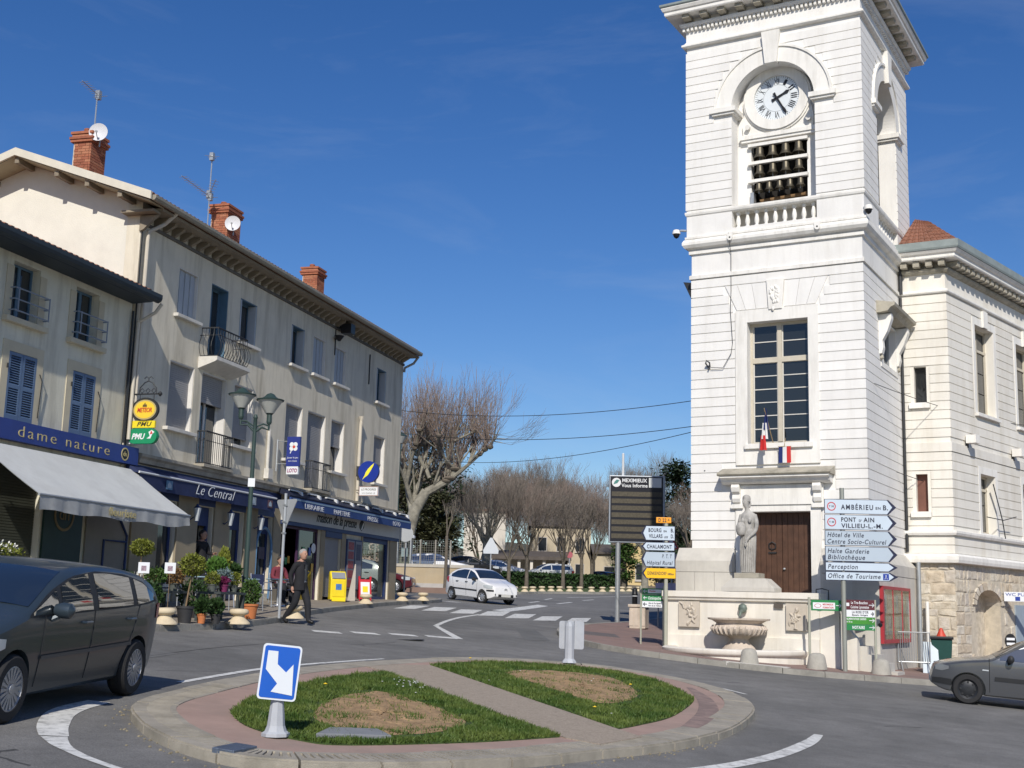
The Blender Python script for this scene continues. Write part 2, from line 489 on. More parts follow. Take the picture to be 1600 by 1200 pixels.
for q in ([(-7.2,18.6),(-5.6,18.2),(-5.2,20.6),(-6.7,21.0)],[(.5,33.2),(1.2,33.6),(.9,38.5),(.3,38.2)]):
 drape(quad_rows(q,8),'road_patch',M_PATCH,.004)
for pts in ([(5.9,20.0),(6.1,20.2),(6.4,20.25),(6.6,20.4)],[(-3.2,26.4),(-1.1,27.2),(.8,27.0),(2.9,27.6),(4.8,27.3)],[(-5.8,16.9),(-5.5,19.5),(-5.0,22.3),(-4.2,25.0)]):
 drape(line_rows(pts,.018),'tar_seam',M_TAR,.005)
for x,y,r in ((-2.19,29.0,.36),(3.3,38.5,.34)):
 mb = MB(); mb.lathe([(r,0),(r,.012),(r * .86,.012),(r * .86,.006),(r * .3,.010)],(x,y,g(x,y) - .002),24)
 mb.build('manhole_cover',M_CASTIRON,road)
ISL = [(-3.95,13.85),(-3.55,12.65),(-3.1,11.88),(-2.66,11.40),(-2.2,11.15),(-1.6,11.25),(-.9,11.65),(-.2,12.25),(.42,12.89),(1.16,13.85),(1.63,14.42),(2.33,15.52),(3.04,17.06),(3.72,19.21),(4.0,20.9),(3.95,22.5),(3.55,23.95),(2.75,25.05),(1.6,25.6),(.3,25.2),(-.9,24.1),(-1.98,22.1),(-2.86,19.94),(-3.46,17.85),(-3.82,15.63)]
isl = spline(ISL,10)
def inset(poly,d):
 out = []
 n = len(poly)
 for i in range(n):
  a,b = poly[i - 1],poly[(i + 1) % n]
  dx,dy = b[0] - a[0],b[1] - a[1]; L_ = math.hypot(dx,dy) or 1
  out.append((poly[i][0] - dy / L_ * d,poly[i][1] + dx / L_ * d))
 return out
def resample(poly,step,closed=True):
 pts = list(poly) + ([poly[0]] if closed else [])
 ds = [0]
 for a,b in zip(pts,pts[1:]): ds.append(ds[-1] + math.hypot(b[0] - a[0],b[1] - a[1]))
 n = max(2,round(ds[-1] / step)); out = []
 j = 0
 for i in range(n if closed else n + 1):
  t = ds[-1] * i / n
  while j < len(ds) - 2 and ds[j + 1] < t: j += 1
  k = (t - ds[j]) / ((ds[j + 1] - ds[j]) or 1)
  out.append(tuple(pts[j][c] + (pts[j + 1][c] - pts[j][c]) * k for c in (0,1)))
 return out
isl = resample(isl,.12)
IN = inset(isl,.46)
HI = .105
mb = MB()
n = len(IN)
cx = sum(p[0] for p in IN) / n; cy = sum(p[1] for p in IN) / n
rows = 8
vs,fs = [],[]
for k in range(rows + 1):
 t = k / rows
 for p in IN:
  x,y = p[0] + (cx - p[0]) * t,p[1] + (cy - p[1]) * t
  vs.append((x,y,g(x,y) + HI - .008))
for k in range(rows):
 for i in range(n):
  fs.append((k * n + i,k * n + (i + 1) % n,(k + 1) * n + (i + 1) % n,(k + 1) * n + i))
mb.add(vs,fs)
vs = [(p[0],p[1],g(*p) - .05) for p in IN] + [(p[0],p[1],g(*p) + HI - .008) for p in IN]
mb.add(vs,[(i,(i + 1) % n,(i + 1) % n + n,i + n) for i in range(n)])
island = mb.build('traffic_island',M_PINK)
tag(island,'raised traffic island with pink concrete ring, stone kerb and two grass beds',kind='structure')
def stone_block(poly_o,poly_i,z0,z1,slots=False,r=RND):
 """kerb block between outer and inner edge curves (lists of points), optional grooved top"""
 mb = MB()
 k = len(poly_o)
 def ring(po,pi,za,zb):
  vs = [(*p,g(*p) + za) for p in po] + [(*p,g(*p) + za) for p in pi[::-1]]
  vs += [(*p,g(*p) + zb) for p in po] + [(*p,g(*p) + zb) for p in pi[::-1]]
  m_ = len(po) * 2
  fs = [tuple(range(m_ - 1,-1,-1)),tuple(range(m_,2 * m_))] + [(i,(i + 1) % m_,(i + 1) % m_ + m_,i + m_) for i in range(m_)]
  mb.add(vs,fs)
 lerp = lambda a,b,t: tuple(a[c] + (b[c] - a[c]) * t for c in (0,1))
 if not slots:
  ch = [lerp(a,b,.06) for a,b in zip(poly_o,poly_i)]
  ring(poly_o,poly_i,z0,z1 - .02)
  ring(ch,poly_i,z1 - .021,z1)
 else:
  ring(poly_o,poly_i,z0,z1 - .018)
  o2 = [lerp(a,b,.05) for a,b in zip(poly_o,poly_i)]
  oa = [lerp(a,b,.34) for a,b in zip(poly_o,poly_i)]
  ib = [lerp(a,b,.86) for a,b in zip(poly_o,poly_i)]
  ring(o2,oa,z1 - .02,z1)
  ring(ib,poly_i,z1 - .02,z1)
  cuts = [0,.06,.11,.18,.23,.30,.35,.42,.47,.53,.58,.65,.70,.77,.82,.89,.94,1.0]
  def at(pl,t):
   q = t * (len(pl) - 1); j = min(int(q),len(pl) - 2); return lerp(pl[j],pl[j + 1],q - j)
  for a,b in zip(cuts[::2],cuts[1::2]):
   ring([at(oa,a),at(oa,b)],[at(ib,a),at(ib,b)],z1 - .02,z1)
 return mb
nst = 46
N_ = len(isl)
for s in range(nst):
 i0,i1 = s * N_ / nst + .10,(s + 1) * N_ / nst - .10
 def at(pl,t):
  j = int(t) % N_; f_ = t - int(t); a,b = pl[j],pl[(j + 1) % N_]
  return (a[0] + (b[0] - a[0]) * f_,a[1] + (b[1] - a[1]) * f_)
 ts = [i0 + (i1 - i0) * q / 5 for q in range(6)]
 po = [at(isl,t) for t in ts]; pi = [at(IN,t) for t in ts]
 px,py = po[2]
 front = py < 16.5 and px < 2.0
 dz = RND.uniform(-.006,.006)
 stone_block(po,pi,-.08,HI + dz,slots=front).build('kerb_stone',M_ISTONE,island)
def flat_poly(poly,dz,name,m,parent=None,fine=0):
 mb = MB(); n = len(poly)
 cx = sum(p[0] for p in poly) / n; cy = sum(p[1] for p in poly) / n
 vs = [(cx,cy,g(cx,cy) + dz)] + [(*p,g(*p) + dz) for p in poly] + [(*p,g(*p) + dz - .10) for p in poly]
 fs = [(0,1 + i,1 + (i + 1) % n) for i in range(n)] + [(1 + i,1 + i + n,1 + (i + 1) % n + n,1 + (i + 1) % n) for i in range(n)]
 mb.add(vs,fs)
 return mb.build(name,m,parent)
G1 = [(-2.89,13.72),(-2.61,13.01),(-2.26,12.54),(-1.9,12.30),(-1.6,12.25),(-1.03,12.65),(-.17,13.44),(.63,14.36),(-1.85,19.8),(-2.29,18.55),(-2.68,16.99),(-2.93,15.17)]
G2 = [(-1.26,21.75),(1.38,15.57),(1.71,16.2),(2.29,17.53),(2.91,19.84),(3.0,20.8),(2.9,22.13),(2.6,23.52),(1.96,24.3),(.98,24.35),(-.33,23.5)]
D1 = [(-2.09,14.25),(-2.04,15.98),(-1.59,17.0),(-1.04,16.3),(-.45,14.95),(-.65,13.83),(-1.2,13.15),(-1.76,13.4)]
D2 = [(.02,21.69),(.81,22.9),(1.84,22.83),(2.11,20.52),(1.81,18.94),(1.29,18.3),(.8,19.54)]
def round_edges(p,keep):
 out = []
 n = len(p)
 for i in range(n):
  out.append(p[i])
  if i not in keep and (i + 1) % n not in keep or True:
   pass
 return out
g1 = spline(G1[:8],6,False) + spline(G1[8:] + [G1[0]],6,False)[:-1]
g2 = [G2[0]] + spline(G2[1:] + [G2[0]],6,False)[:-1]
b1 = flat_poly(g1,HI + .004,'soil_bed',M_GRASSBASE,island)
b2 = flat_poly(g2,HI + .004,'soil_bed',M_GRASSBASE,island)
d1 = spline(D1,6); d2 = spline(D2,6)
def soil_patch(poly,seed):
 rr = random.Random(seed); mb = MB(); n = len(poly)
 cx = sum(p[0] for p in poly) / n; cy = sum(p[1] for p in poly) / n
 vs,fs = [],[]
 K = 16
 for k in range(K + 1):
  t = 1 - k / K
  for i,p in enumerate(poly):
   x,y = cx + (p[0] - cx) * t,cy + (p[1] - cy) * t
   h = 0 if k == 0 else .002 + rr.uniform(0,.022)
   vs.append((x + rr.uniform(-.02,.02),y + rr.uniform(-.03,.03),g(x,y) + HI + .008 + h))
 for k in range(K):
  for i in range(n):
   fs.append((k * n + i,k * n + (i + 1) % n,(k + 1) * n + (i + 1) % n,(k + 1) * n + i))
 mb.add(vs,fs)
 return mb.build('bare_earth',M_SOIL,island)
soil_patch(d1,3); soil_patch(d2,4)
PATH = [(-1.80,19.85),(.70,14.30),(1.05,14.05),(1.62,15.05),(1.40,15.50),(-1.24,21.75),(-1.75,21.3),(-2.2,20.4)]
flat_poly(PATH,HI + .003,'gravel_path',M_PATH,island)
mb = MB();
q = [(-1.80,12.50),(-1.10,12.86),(-1.28,13.24),(-1.74,13.02)]
mb.add([(*p,g(*p) + HI) for p in q] + [(*p,g(*p) + HI + .05) for p in q],[(3,2,1,0),(4,5,6,7),(0,1,5,4),(1,2,6,5),(2,3,7,6),(3,0,4,7)])
mb.build('cover_slab',M_SLAB,island,bevel=.008)
M_GULLY = mat('gully_metal',(.14,.17,.22),.45,.25,14,.3,60,metal=.6)
for (ax,ay),(bx_,by_) in (((-2.42,11.27),(-2.29,11.64)),):
 d = Vector((bx_ - ax,by_ - ay,0)); nrm = Vector((-d.y,d.x,0)).normalized() * .11
 P_ = [Vector((ax,ay,0)) - nrm,Vector((ax,ay,0)) + nrm,Vector((bx_,by_,0)) + nrm,Vector((bx_,by_,0)) - nrm]
 mb = MB(); mb.hexa([(p.x,p.y,g(p.x,p.y) + HI - .03) for p in P_] + [(p.x,p.y,g(p.x,p.y) + HI + .022) for p in P_])
 mb.build('gully_cover',M_GULLY,island,bevel=.006)
drape(line_rows([(2.0,15.37),(2.57,17.12),(2.99,18.85),(3.2,20.64),(3.22,22.4)],[.1,.26,.3,.26,.1]),'tyre_mark',mat('tyre_mark',(.22,.16,.14),.9,.2,3,dark=(.34,.24,.20),dscale=3,damt=.8),HI - .003,island)
def inpoly(x,y,p):
 c = False
 for i in range(len(p)):
  (x1,y1),(x2,y2) = p[i - 1],p[i]
  if (y1 > y) != (y2 > y) and x < (x2 - x1) * (y - y1) / (y2 - y1) + x1: c = not c
 return c
M_GRASS = bpy.data.materials.new('grass_blades')
_b = principled(M_GRASS); _nt = M_GRASS.node_tree
_tc = _nt.nodes.new('ShaderNodeTexCoord'); _no = _nt.nodes.new('ShaderNodeTexNoise'); _no.inputs['Scale'].default_value = 2.3; _no.inputs['Detail'].default_value = 6
_cr = _nt.nodes.new('ShaderNodeValToRGB'); _cr.color_ramp.elements[0].color = (.042,.085,.014,1); _cr.color_ramp.elements[1].color = (.125,.165,.036,1)
_cr.color_ramp.elements[0].position = .35; _cr.color_ramp.elements[1].position = .68
_nt.links.new(_tc.outputs['Object'],_no.inputs['Vector']); _nt.links.new(_no.outputs['Fac'],_cr.inputs['Fac']); _nt.links.new(_cr.outputs[0],_b.inputs['Base Color'])
_b.inputs['Roughness'].default_value = .55; _b.inputs['Specular IOR Level'].default_value = .25
def grass(poly,dirt,seed,count):
 rr = random.Random(seed); mb = MB(); vs,fs = [],[]
 xa,xb = min(p[0] for p in poly),max(p[0] for p in poly); ya,yb = min(p[1] for p in poly),max(p[1] for p in poly)
 cx = sum(p[0] for p in dirt) / len(dirt); cy = sum(p[1] for p in dirt) / len(dirt)
 big = [(cx + (p[0] - cx) * 1.12,cy + (p[1] - cy) * 1.12) for p in dirt]
 made = 0
 while made < count:
  x,y = rr.uniform(xa,xb),rr.uniform(ya,yb)
  if not inpoly(x,y,poly): continue
  if inpoly(x,y,dirt):
   w_ = math.sin(x * 5.3 + 1.2) * math.sin(y * 4.1 + x * 2)
   e_ = max(abs(x - cx) / 1.0,0); dd = min(math.hypot(x - p[0],y - p[1]) for p in dirt[::2])
   if rr.random() > ((.30 if w_ > .35 else .03) + max(0,.55 - dd * 1.6) * (.5 + .5 * math.sin(x * 11 + y * 7))): continue
  elif inpoly(x,y,big) and rr.random() > .35 + .4 * math.sin(x * 9 - y * 8): continue
  elif math.sin(x * 3.1 + seed) * math.sin(y * 2.3 + x) > .55 and rr.random() > .45: continue
  made += 1
  tuft = .5 + .5 * math.sin(x * 7 + seed) * math.sin(y * 6.1 + x * 3.3)
  h = rr.uniform(.025,.058) * (.65 + .75 * tuft) * (1.5 if rr.random() < .04 else 1)
  a = rr.uniform(0,6.283); w = rr.uniform(.006,.012)
  z = g(x,y) + HI
  lx,ly = rr.gauss(0,.028),rr.gauss(0,.028)
  o = len(vs)
  vs += [(x - math.cos(a) * w,y - math.sin(a) * w,z),(x + math.cos(a) * w,y + math.sin(a) * w,z),(x + lx,y + ly,z + h)]
  fs.append((o,o + 1,o + 2))
 me = bpy.data.meshes.new('grass'); me.from_pydata(vs,[],fs); me.materials.append(M_GRASS)
 o = bpy.data.objects.new('grass',me); COL.objects.link(o); o.parent = island; o['kind'] = 'stuff'
 return o
grass(g1,d1,11,42000)
grass(g2,d2,12,36000)
M_DAISY = mat('daisy_white',(.8,.8,.76),.6,.03); M_DANDE = mat('dandelion_yellow',(.8,.55,.03),.6,.05)
mb = MB()
for _ in range(46):
 if RND.random() < .65: x,y = RND.gauss(-1.30,.14),RND.gauss(18.0,.45)
 else: x,y = RND.uniform(-2.6,2.4),RND.uniform(12.5,23)
 if not (inpoly(x,y,g1) or inpoly(x,y,g2)): continue
 mb.lathe([(.005,0),(.014,.006),(.004,.010)],(x,y,g(x,y) + HI + .055),6)
o = mb.build('daisies',M_DAISY,island); o['kind'] = 'stuff'
mb = MB()
for x,y in ((-.62,23.1),(2.05,20.9),(-2.3,16.6),(1.2,17.0)):
 mb.lathe([(.006,0),(.028,.010),(.008,.022)],(x,y,g(x,y) + HI + .07),8)
o = mb.build('dandelions',M_DANDE,island); o['kind'] = 'stuff'
mb = MB()
for _ in range(420):
 i = RND.randrange(N_); p = isl[i]
 if p[1] > 16: continue
 q = inset(isl,-abs(RND.gauss(0,.10)) - .015)[i] if False else None
 a,b = isl[i - 1],isl[(i + 1) % N_]; dx,dy = b[0] - a[0],b[1] - a[1]; L_ = math.hypot(dx,dy)
 d = abs(RND.gauss(0,.11)) + .02
 x,y = p[0] + dy / L_ * d + RND.uniform(-.05,.05),p[1] - dx / L_ * d + RND.uniform(-.05,.05)
 s = RND.uniform(.006,.018)
 mb.lathe([(s,0),(s * .8,s * .7),(.001,s)],(x,y,g(x,y) + .001),5)
o = mb.build('kerb_grit',mat('grit',(.22,.19,.13),.95,.4,20),island); o['kind'] = 'stuff'
def pavement(name,label,kerb,inner,m,hi=.13,cross=8,step=1.0,stones=True,mk=M_KERB):
 k = resample(spline(kerb,8,False),.5,False)
 n_in = resample(spline(inner,8,False),1,False)
 def at(pl,t):
  q = t * (len(pl) - 1); j = min(int(q),len(pl) - 2); f_ = q - j
  return (pl[j][0] + (pl[j + 1][0] - pl[j][0]) * f_,pl[j][1] + (pl[j + 1][1] - pl[j][1]) * f_)
 K = len(k); vs,fs = [],[]
 kin = []
 for i,p in enumerate(k):
  a,b = k[max(i - 1,0)],k[min(i + 1,K - 1)]
  dx,dy = b[0] - a[0],b[1] - a[1]; L_ = math.hypot(dx,dy) or 1
  q = at(n_in,i / (K - 1))
  nx,ny = -dy / L_,dx / L_
  if nx * (q[0] - p[0]) + ny * (q[1] - p[1]) < 0: nx,ny = -nx,-ny
  kin.append((p[0] + nx * .16,p[1] + ny * .16))
 for i in range(K):
  p = kin[i]; q = at(n_in,i / (K - 1))
  for c in range(cross + 1):
   t = c / cross; x,y = p[0] + (q[0] - p[0]) * t,p[1] + (q[1] - p[1]) * t
   vs.append((x,y,g(x,y) + hi - .006))
 for i in range(K - 1):
  for c in range(cross):
   a = i * (cross + 1) + c; fs.append((a,a + 1,a + cross + 2,a + cross + 1))
 mb = MB(); mb.add(vs,fs)
 o = mb.build(name,m,smooth=True)
 tag(o,label,kind='structure')
 if stones:
  s = 0
  per = 2
  while s + per < K:
   po = [k[s + j] for j in range(per + 1)]; pi = [kin[s + j] for j in range(per + 1)]
   sh = lambda a,b,t: (a[0] + (b[0] - a[0]) * t,a[1] + (b[1] - a[1]) * t)
   po[0] = sh(po[0],po[1],.03); pi[0] = sh(pi[0],pi[1],.03)
   stone_block(po,pi,-.05,hi + RND.uniform(-.004,.004)).build('kerb_stone',mk,o)
   s += per
 return o
pave_l = pavement('pavement_left','beige pavement in front of the shops with stone kerb',
 [(-17,4),(-14,10),(-11.2,15.5),(-8.6,20.5),(-7.35,23.0),(-6.73,24.28),(-6.0,26.4),(-5.58,28.6),(-5.36,31.2),(-5.36,34.2),(-5.1,37.6),(-4.7,41.06),(-4.1,45.7),(-3.45,49.2),(-2.9,52.6),(-2.75,54.6),(-3.2,55.7),(-4.5,56.1),(-8,57.0),(-14,58.5),(-22,60.5)],
 [(-30,10),(-26,16),(-20,20),(-16,24),(-14,27),(-13,29),(-12.2,31),(-11.6,33),(-11,35),(-10.4,37),(-9.8,39.5),(-9.2,42),(-8.6,44.5),(-8.0,47),(-8.5,48.5),(-10,49.5),(-12,50),(-14,51),(-18,52.5),(-22,53.5),(-26,54.5)],M_PAVE_L)
pave_r = pavement('pavement_right','reddish pavement round the fountain with stone kerb',
 [(9.5,64),(6.9,56),(5.0,49.8),(3.3,45.25),(1.9,40.3),(1.50,37.6),(1.65,34.9),(2.15,32.8),(3.0,31.55),(4.1,30.7),(5.4,30.05),(6.5,29.85),(8.0,30.0),(10.3,30.7),(12.2,31.3),(16,32.6),(24,35.5)],
 [(20,70),(17,62),(14,56),(12,50),(10,45),(9,42),(8.5,40),(8.5,39),(8.8,38),(9.2,37.5),(9.8,37),(10.4,36.8),(11.2,36.8),(12.5,37.5),(14,38.5),(18,41),(27,46)],M_PAVE_R)
for x,y,w,h in ((2.75,37.2,.5,.9),):
 mb = MB(); P_ = [(x - w,y - h),(x + w,y - h),(x + w,y + h),(x - w,y + h)]
 mb.hexa([(*p,g(*p) + .10) for p in P_] + [(*p,g(*p) + .131) for p in P_])
 mb.build('inspection_cover',mat('cover_dark',(.14,.12,.11),.8,.2,6),pave_r)
M_VERGE = mat('verge_grass',(.065,.10,.03),.95,.35,3,.8,30,dark=(.12,.10,.05),dscale=1.2,damt=.5)
verge = pavement('grass_verge','grass verge behind the far bollards',[(-1.8,76.0),(-.4,76.4),(.9,77.2),(2.2,79.8),(4.2,81.4),(6.3,82.6),(8.3,86),(12,90),(18,95),(30,103)],
 [(-2.2,86),(-.5,86.5),(1.2,87),(3,88.6),(5,90.5),(7.4,92.5),(10,96),(13,99),(19,105),(32,114)],M_VERGE,hi=.14,step=1)
M_TERR = mat('terrace_ground',(.20,.17,.13),.95,.2,.8,.3,20)
mb = MB(); mb.prism_z([(-60,74.4),(-1.9,74.4),(-1.9,90),(6,96.5),(16,107),(16,160),(-60,160)],1.0,3.4)
parking = mb.build('car_park',M_TERR); tag(parking,'raised car park ground behind the low wall',kind='structure')
# === TOWN HALL WITH CLOCK TOWER
M_WHITE = mat('tower_white',(.81,.795,.76),.8,.05,1.1,.22,40,dark=(.55,.52,.46),dscale=.9,damt=.30,streak=True,rnd=.045)
M_WHITE2 = mat('trim_white',(.80,.78,.73),.75,.06,1.5,.15,60,dark=(.40,.375,.32),dscale=1.3,damt=.42,streak=True)
M_CREAM = mat('wing_cream',(.76,.73,.66),.8,.06,1.0,.2,40,dark=(.52,.46,.35),dscale=.7,damt=.45,streak=True,rnd=.05)
M_PLINTH = mat('plinth_grey',(.55,.525,.47),.88,.10,1.5,.3,50,dark=(.40,.375,.33),dscale=.8,damt=.6,streak=True)
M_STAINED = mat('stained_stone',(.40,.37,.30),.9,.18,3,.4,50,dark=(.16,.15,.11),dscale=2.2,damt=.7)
M_COPPER = mat('copper_green',(.25,.29,.285),.6,.15,3,.1,40)
M_TILE = mat('roof_tile',(.27,.12,.075),.85,.25,4,.3,40,dark=(.12,.07,.05),dscale=2.5,damt=.6)
M_WINGLASS = glass_mat('tower_glass',(.018,.02,.02),.05)
M_FRAME = mat('window_frame_beige',(.55,.50,.40),.6,.08,6)
M_DOOR = mat('oak_door',(.085,.042,.025),.55,.28,5,.25,30,dark=(.05,.025,.015),dscale=3,damt=.5,streak=True)
M_BELL = mat('bell_bronze',(.13,.115,.085),.5,.2,8,metal=.85,spec=.6)
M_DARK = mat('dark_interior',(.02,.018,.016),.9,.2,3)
M_CLOCK = mat('clock_enamel',(.70,.74,.76),.35,.04,3)
M_BLACK = mat('black_paint',(.012,.012,.014),.45,.1,6)
M_IRON = mat('iron_dark',(.04,.042,.045),.55,.15,8,metal=.4)
M_STEEL = mat('galvanised_steel',(.42,.44,.45),.45,.08,6,metal=.6)
M_RUBBLE = [mat('rubble_%d' % i,c,.92,.22,5,.6,28,dark=(c[0] * .62,c[1] * .56,c[2] * .46),dscale=6,damt=.75) for i,c in enumerate([(.57,.51,.41),(.53,.47,.38),(.60,.55,.46),(.52,.47,.40),(.55,.47,.36)])]
M_MORTAR = mat('mortar',(.54,.48,.38),.95,.18,5,.5,40)
TPX,TPY,TROT = 6.689,34.219,-rad(29.469)
hall = thing('town_hall','white rusticated town hall with tall clock tower and bell opening','building',(TPX,TPY,0.2),TROT,absz=True)
XC = .66
CH = .2655
def hb(mb,name,m=M_WHITE,**kw): return mb.build(name,m,hall,**kw)
LX0,LX1,LD_ = -1.80,3.06,5.6
HOLE_D = (-.24,1.56,-1,4.27)
HOLE_W = (-.16,1.56,6.12,9.55)
mb = MB(); mb.wall(LX0,LX1,-.6,11.0,[HOLE_D,HOLE_W],0,.55)
mb.box(LX0,LX0 + .4,.55,LD_,-.6,11); mb.box(LX1 - .4,LX1,.55,LD_,-.6,8.55); mb.box(LX1 - .4,LX1,.55,2.0,8.55,9.75); mb.box(LX1 - .4,LX1,3.6,LD_,8.55,9.75); mb.box(LX1 - .4,LX1,.55,LD_,9.75,11); mb.box(LX0 + .4,LX1 - .4,LD_ - .4,LD_,-.6,11)
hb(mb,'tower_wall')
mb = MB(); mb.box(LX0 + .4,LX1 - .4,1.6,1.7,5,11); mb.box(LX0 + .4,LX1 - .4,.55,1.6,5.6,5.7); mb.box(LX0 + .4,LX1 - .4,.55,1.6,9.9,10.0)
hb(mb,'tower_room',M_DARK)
def course(z0,z1,xl,xr,skip=None):
 e,d = .012,.028
 if xl is not None:
  mb = MB(); mb.box(LX0 - d,xl,-d,.05,z0 + e,z1 - e); hb(mb,'stone_course')
  mb = MB(); mb.box(LX0 - d,LX0 + .02,.051,LD_ - 1,z0 + e,z1 - e); hb(mb,'stone_course')
 mb = MB(); mb.box(xr,LX1 + d,-d,.05,z0 + e,z1 - e); hb(mb,'stone_course')
 for ya,yb in (((.051,skip[0]),(skip[1],4.35)) if skip else ((.051,4.35),)):
  mb = MB(); mb.box(LX1 - .02,LX1 + d,ya,yb,z0 + e,z1 - e); hb(mb,'stone_course')
zt = 10.94
k = 0
zs = [10.94] + [10.674 - CH * i for i in range(29)]
for z1,z0 in zip(zs,zs[1:]):
 if z0 < 3.28: break
 zm = (z0 + z1) / 2
 if zm > 10.6: xl,xr = -.86,2.18
 elif zm > 10.4: xl,xr = -.86,2.18
 elif zm > 10.1: xl,xr = -.70,2.02
 elif zm > 9.9: xl,xr = -.58,1.90
 elif zm > 5.55: xl,xr = -.52,1.84
 elif zm > 4.95: xl,xr = -.92,2.24
 else: xl,xr = -.55,1.87
 if zm > 10.7:
  e,d = .012,.028
  for q in ((LX0 - d,LX1 + d,-d,.05),(LX0 - d,LX0 + .02,.051,LD_ - 1),(LX1 - .02,LX1 + d,.051,4.35)):
   mb = MB(); mb.box(*q,z0 + e,z1 - e); hb(mb,'stone_course')
  continue
 course(z0,z1,xl,xr,(1.72,3.85) if 8.5 < zm < 10.15 else None)
for s in (-1,1):
 for (a,b,c,d_) in ((.23,.26,.56,.68),(.57,.69,.86,1.10),(.87,1.11,1.12,1.46)):
  pl = [(XC + s * a,9.93),(XC + s * c,9.93),(XC + s * d_,10.66),(XC + s * b,10.66)]
  if s < 0: pl = pl[::-1]
  mb = MB(); mb.prism_y(pl,-.030,.03); hb(mb,'voussoir')
mb = MB(); mb.prism_y([(XC - .19,9.86),(XC + .19,9.86),(XC + .25,10.72),(XC - .25,10.72)],-.09,.02)
ks = hb(mb,'keystone',M_WHITE2,bevel=.01)
mb = MB()
for q in range(26):
 x,z = XC + RND.gauss(0,.065),10.30 + RND.gauss(0,.16)
 mb.lathe([(.045,0),(.035,.02),(.004,.035)],(0,0,0),7)
 for i in range(len(mb.v) - 21,len(mb.v)):
  a,b,c = mb.v[i]; mb.v[i] = (x + a,-.088 - c,z + b * 1.5)
mb.build('coat_of_arms',M_WHITE2,ks,smooth=True)
mb = MB(); mb.wall(-.50,1.84,5.55,9.90,[HOLE_W],-.055,.0); hb(mb,'window_surround',M_WHITE2)
mb = MB(); mb.box(-.24,1.66,-.14,.30,5.98,6.12); hb(mb,'window_sill',M_WHITE2,bevel=.01)
WX0,WX1,WZ0,WZ1 = -.16,1.56,6.12,9.55
wmid = XC + .02
mb = MB(); f_ = .075
mb.box(WX0,WX0 + f_,.24,.34,WZ0,WZ1); mb.box(WX1 - f_,WX1,.24,.34,WZ0,WZ1); mb.box(WX0 + f_,WX1 - f_,.24,.34,WZ0,WZ0 + f_); mb.box(WX0 + f_,WX1 - f_,.24,.34,WZ1 - f_,WZ1)
mb.box(wmid - .06,wmid + .06,.22,.34,WZ0 + f_,WZ1 - f_); mb.box(WX0 + f_,WX1 - f_,.225,.34,8.42,8.56)
win = hb(mb,'tall_window',M_FRAME)
for (a,b) in ((WX0 + f_,wmid - .06),(wmid + .06,WX1 - f_)):
 for zz,nn in (((WZ0 + f_,8.42),6),((8.56,WZ1 - f_),2)):
  h = (zz[1] - zz[0]) / nn
  for i in range(nn):
   mb = MB(); mb.box(a + .03,b - .03,.285,.295,zz[0] + i * h + .012,zz[0] + (i + 1) * h - .012); sub(mb,'pane',M_WINGLASS,win)
  mb = MB()
  for i in range(nn + 1):
   z = zz[0] + i * h; mb.box(a + .002,b - .002,.262,.31,z - .013,z + .013)
  mb.box(a + .001,a + .032,.265,.312,zz[0],zz[1]); mb.box(b - .032,b - .001,.265,.312,zz[0],zz[1])
  sub(mb,'glazing_bar',mat('glazing_white',(.62,.60,.55),.6,.06),win)
mb = MB(); mb.prism_x([(-.02,5.0),(-.24,5.02),(-.30,5.06),(-.34,5.13),(-.44,5.17),(-.44,5.22),(-.02,5.22)],-.84,2.16)
hb(mb,'door_hood',M_WHITE2)
mb = MB(); mb.prism_x([(-.02,5.222),(-.47,5.222),(-.50,5.26),(-.49,5.30),(-.02,5.46)],-.90,2.22)
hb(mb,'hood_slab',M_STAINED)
mb = MB(); mb.box(-.60,1.92,-.10,-.0,4.45,4.99); hb(mb,'door_lintel',M_WHITE2)
for x in (-.60,1.64):
 mb = MB(); mb.prism_x([(-.10,4.50),(-.16,4.52),(-.20,4.62),(-.17,4.74),(-.26,4.80),(-.30,4.92),(-.26,5.0),(-.10,5.0)],x + .03,x + .25); hb(mb,'console',M_WHITE2,bevel=.008)
 mb = MB(); mb.box(x - .03,x + .31,-.14,-.0,4.36,4.46); hb(mb,'console_block',M_WHITE2)
mb = MB(); mb.wall(-.52,1.84,1.9,4.45,[(-.24,1.56,0,4.27)],-.06,0); hb(mb,'door_surround',M_WHITE2)
mb = MB()
for i,(a,b) in enumerate(((-.24,.655),(.665,1.56))):
 mb = MB()
 mb.box(a,b,.36,.42,2.05,4.27)
 dr = hb(mb,'door',M_DOOR)
 nb = 6; w = (b - a) / nb
 for j in range(nb):
  mb = MB(); mb.box(a + j * w + .006,a + (j + 1) * w - .006,.342,.36,2.08,4.24); sub(mb,'plank',M_DOOR,dr)
 if i == 0:
  mb = MB(); mb.box(.28,.50,.31,.345,3.16,3.20); mb.tube([(.30,.32,3.30),(.30,.30,3.42),(.39,.30,3.47),(.48,.30,3.42),(.48,.32,3.30),(.39,.31,3.27)],.016,6,True); sub(mb,'knocker',M_IRON,dr)
 else:
  mb = MB(); mb.lathe([(.02,0),(.04,.02),(.03,.05),(.005,.06)],(.72,.30,2.72),10); sub(mb,'door_knob',M_STEEL,dr)
mb = MB(); mb.box(-.3,1.62,.0,.6,1.9,2.05); hb(mb,'door_step',M_PLINTH)
def plinth_block(xa,xb,ya=-.0,front=True):
 mb = MB(); mb.box(xa,xb,-.30,0,-.6,2.62); hb(mb,'plinth_block',M_PLINTH)
for xa,xb in ((-2.16,-1.62),(-1.612,-1.05),(-1.042,-.545)): plinth_block(xa,xb)
for xa,xb in ((1.865,2.45),(2.458,3.36)): plinth_block(xa,xb)
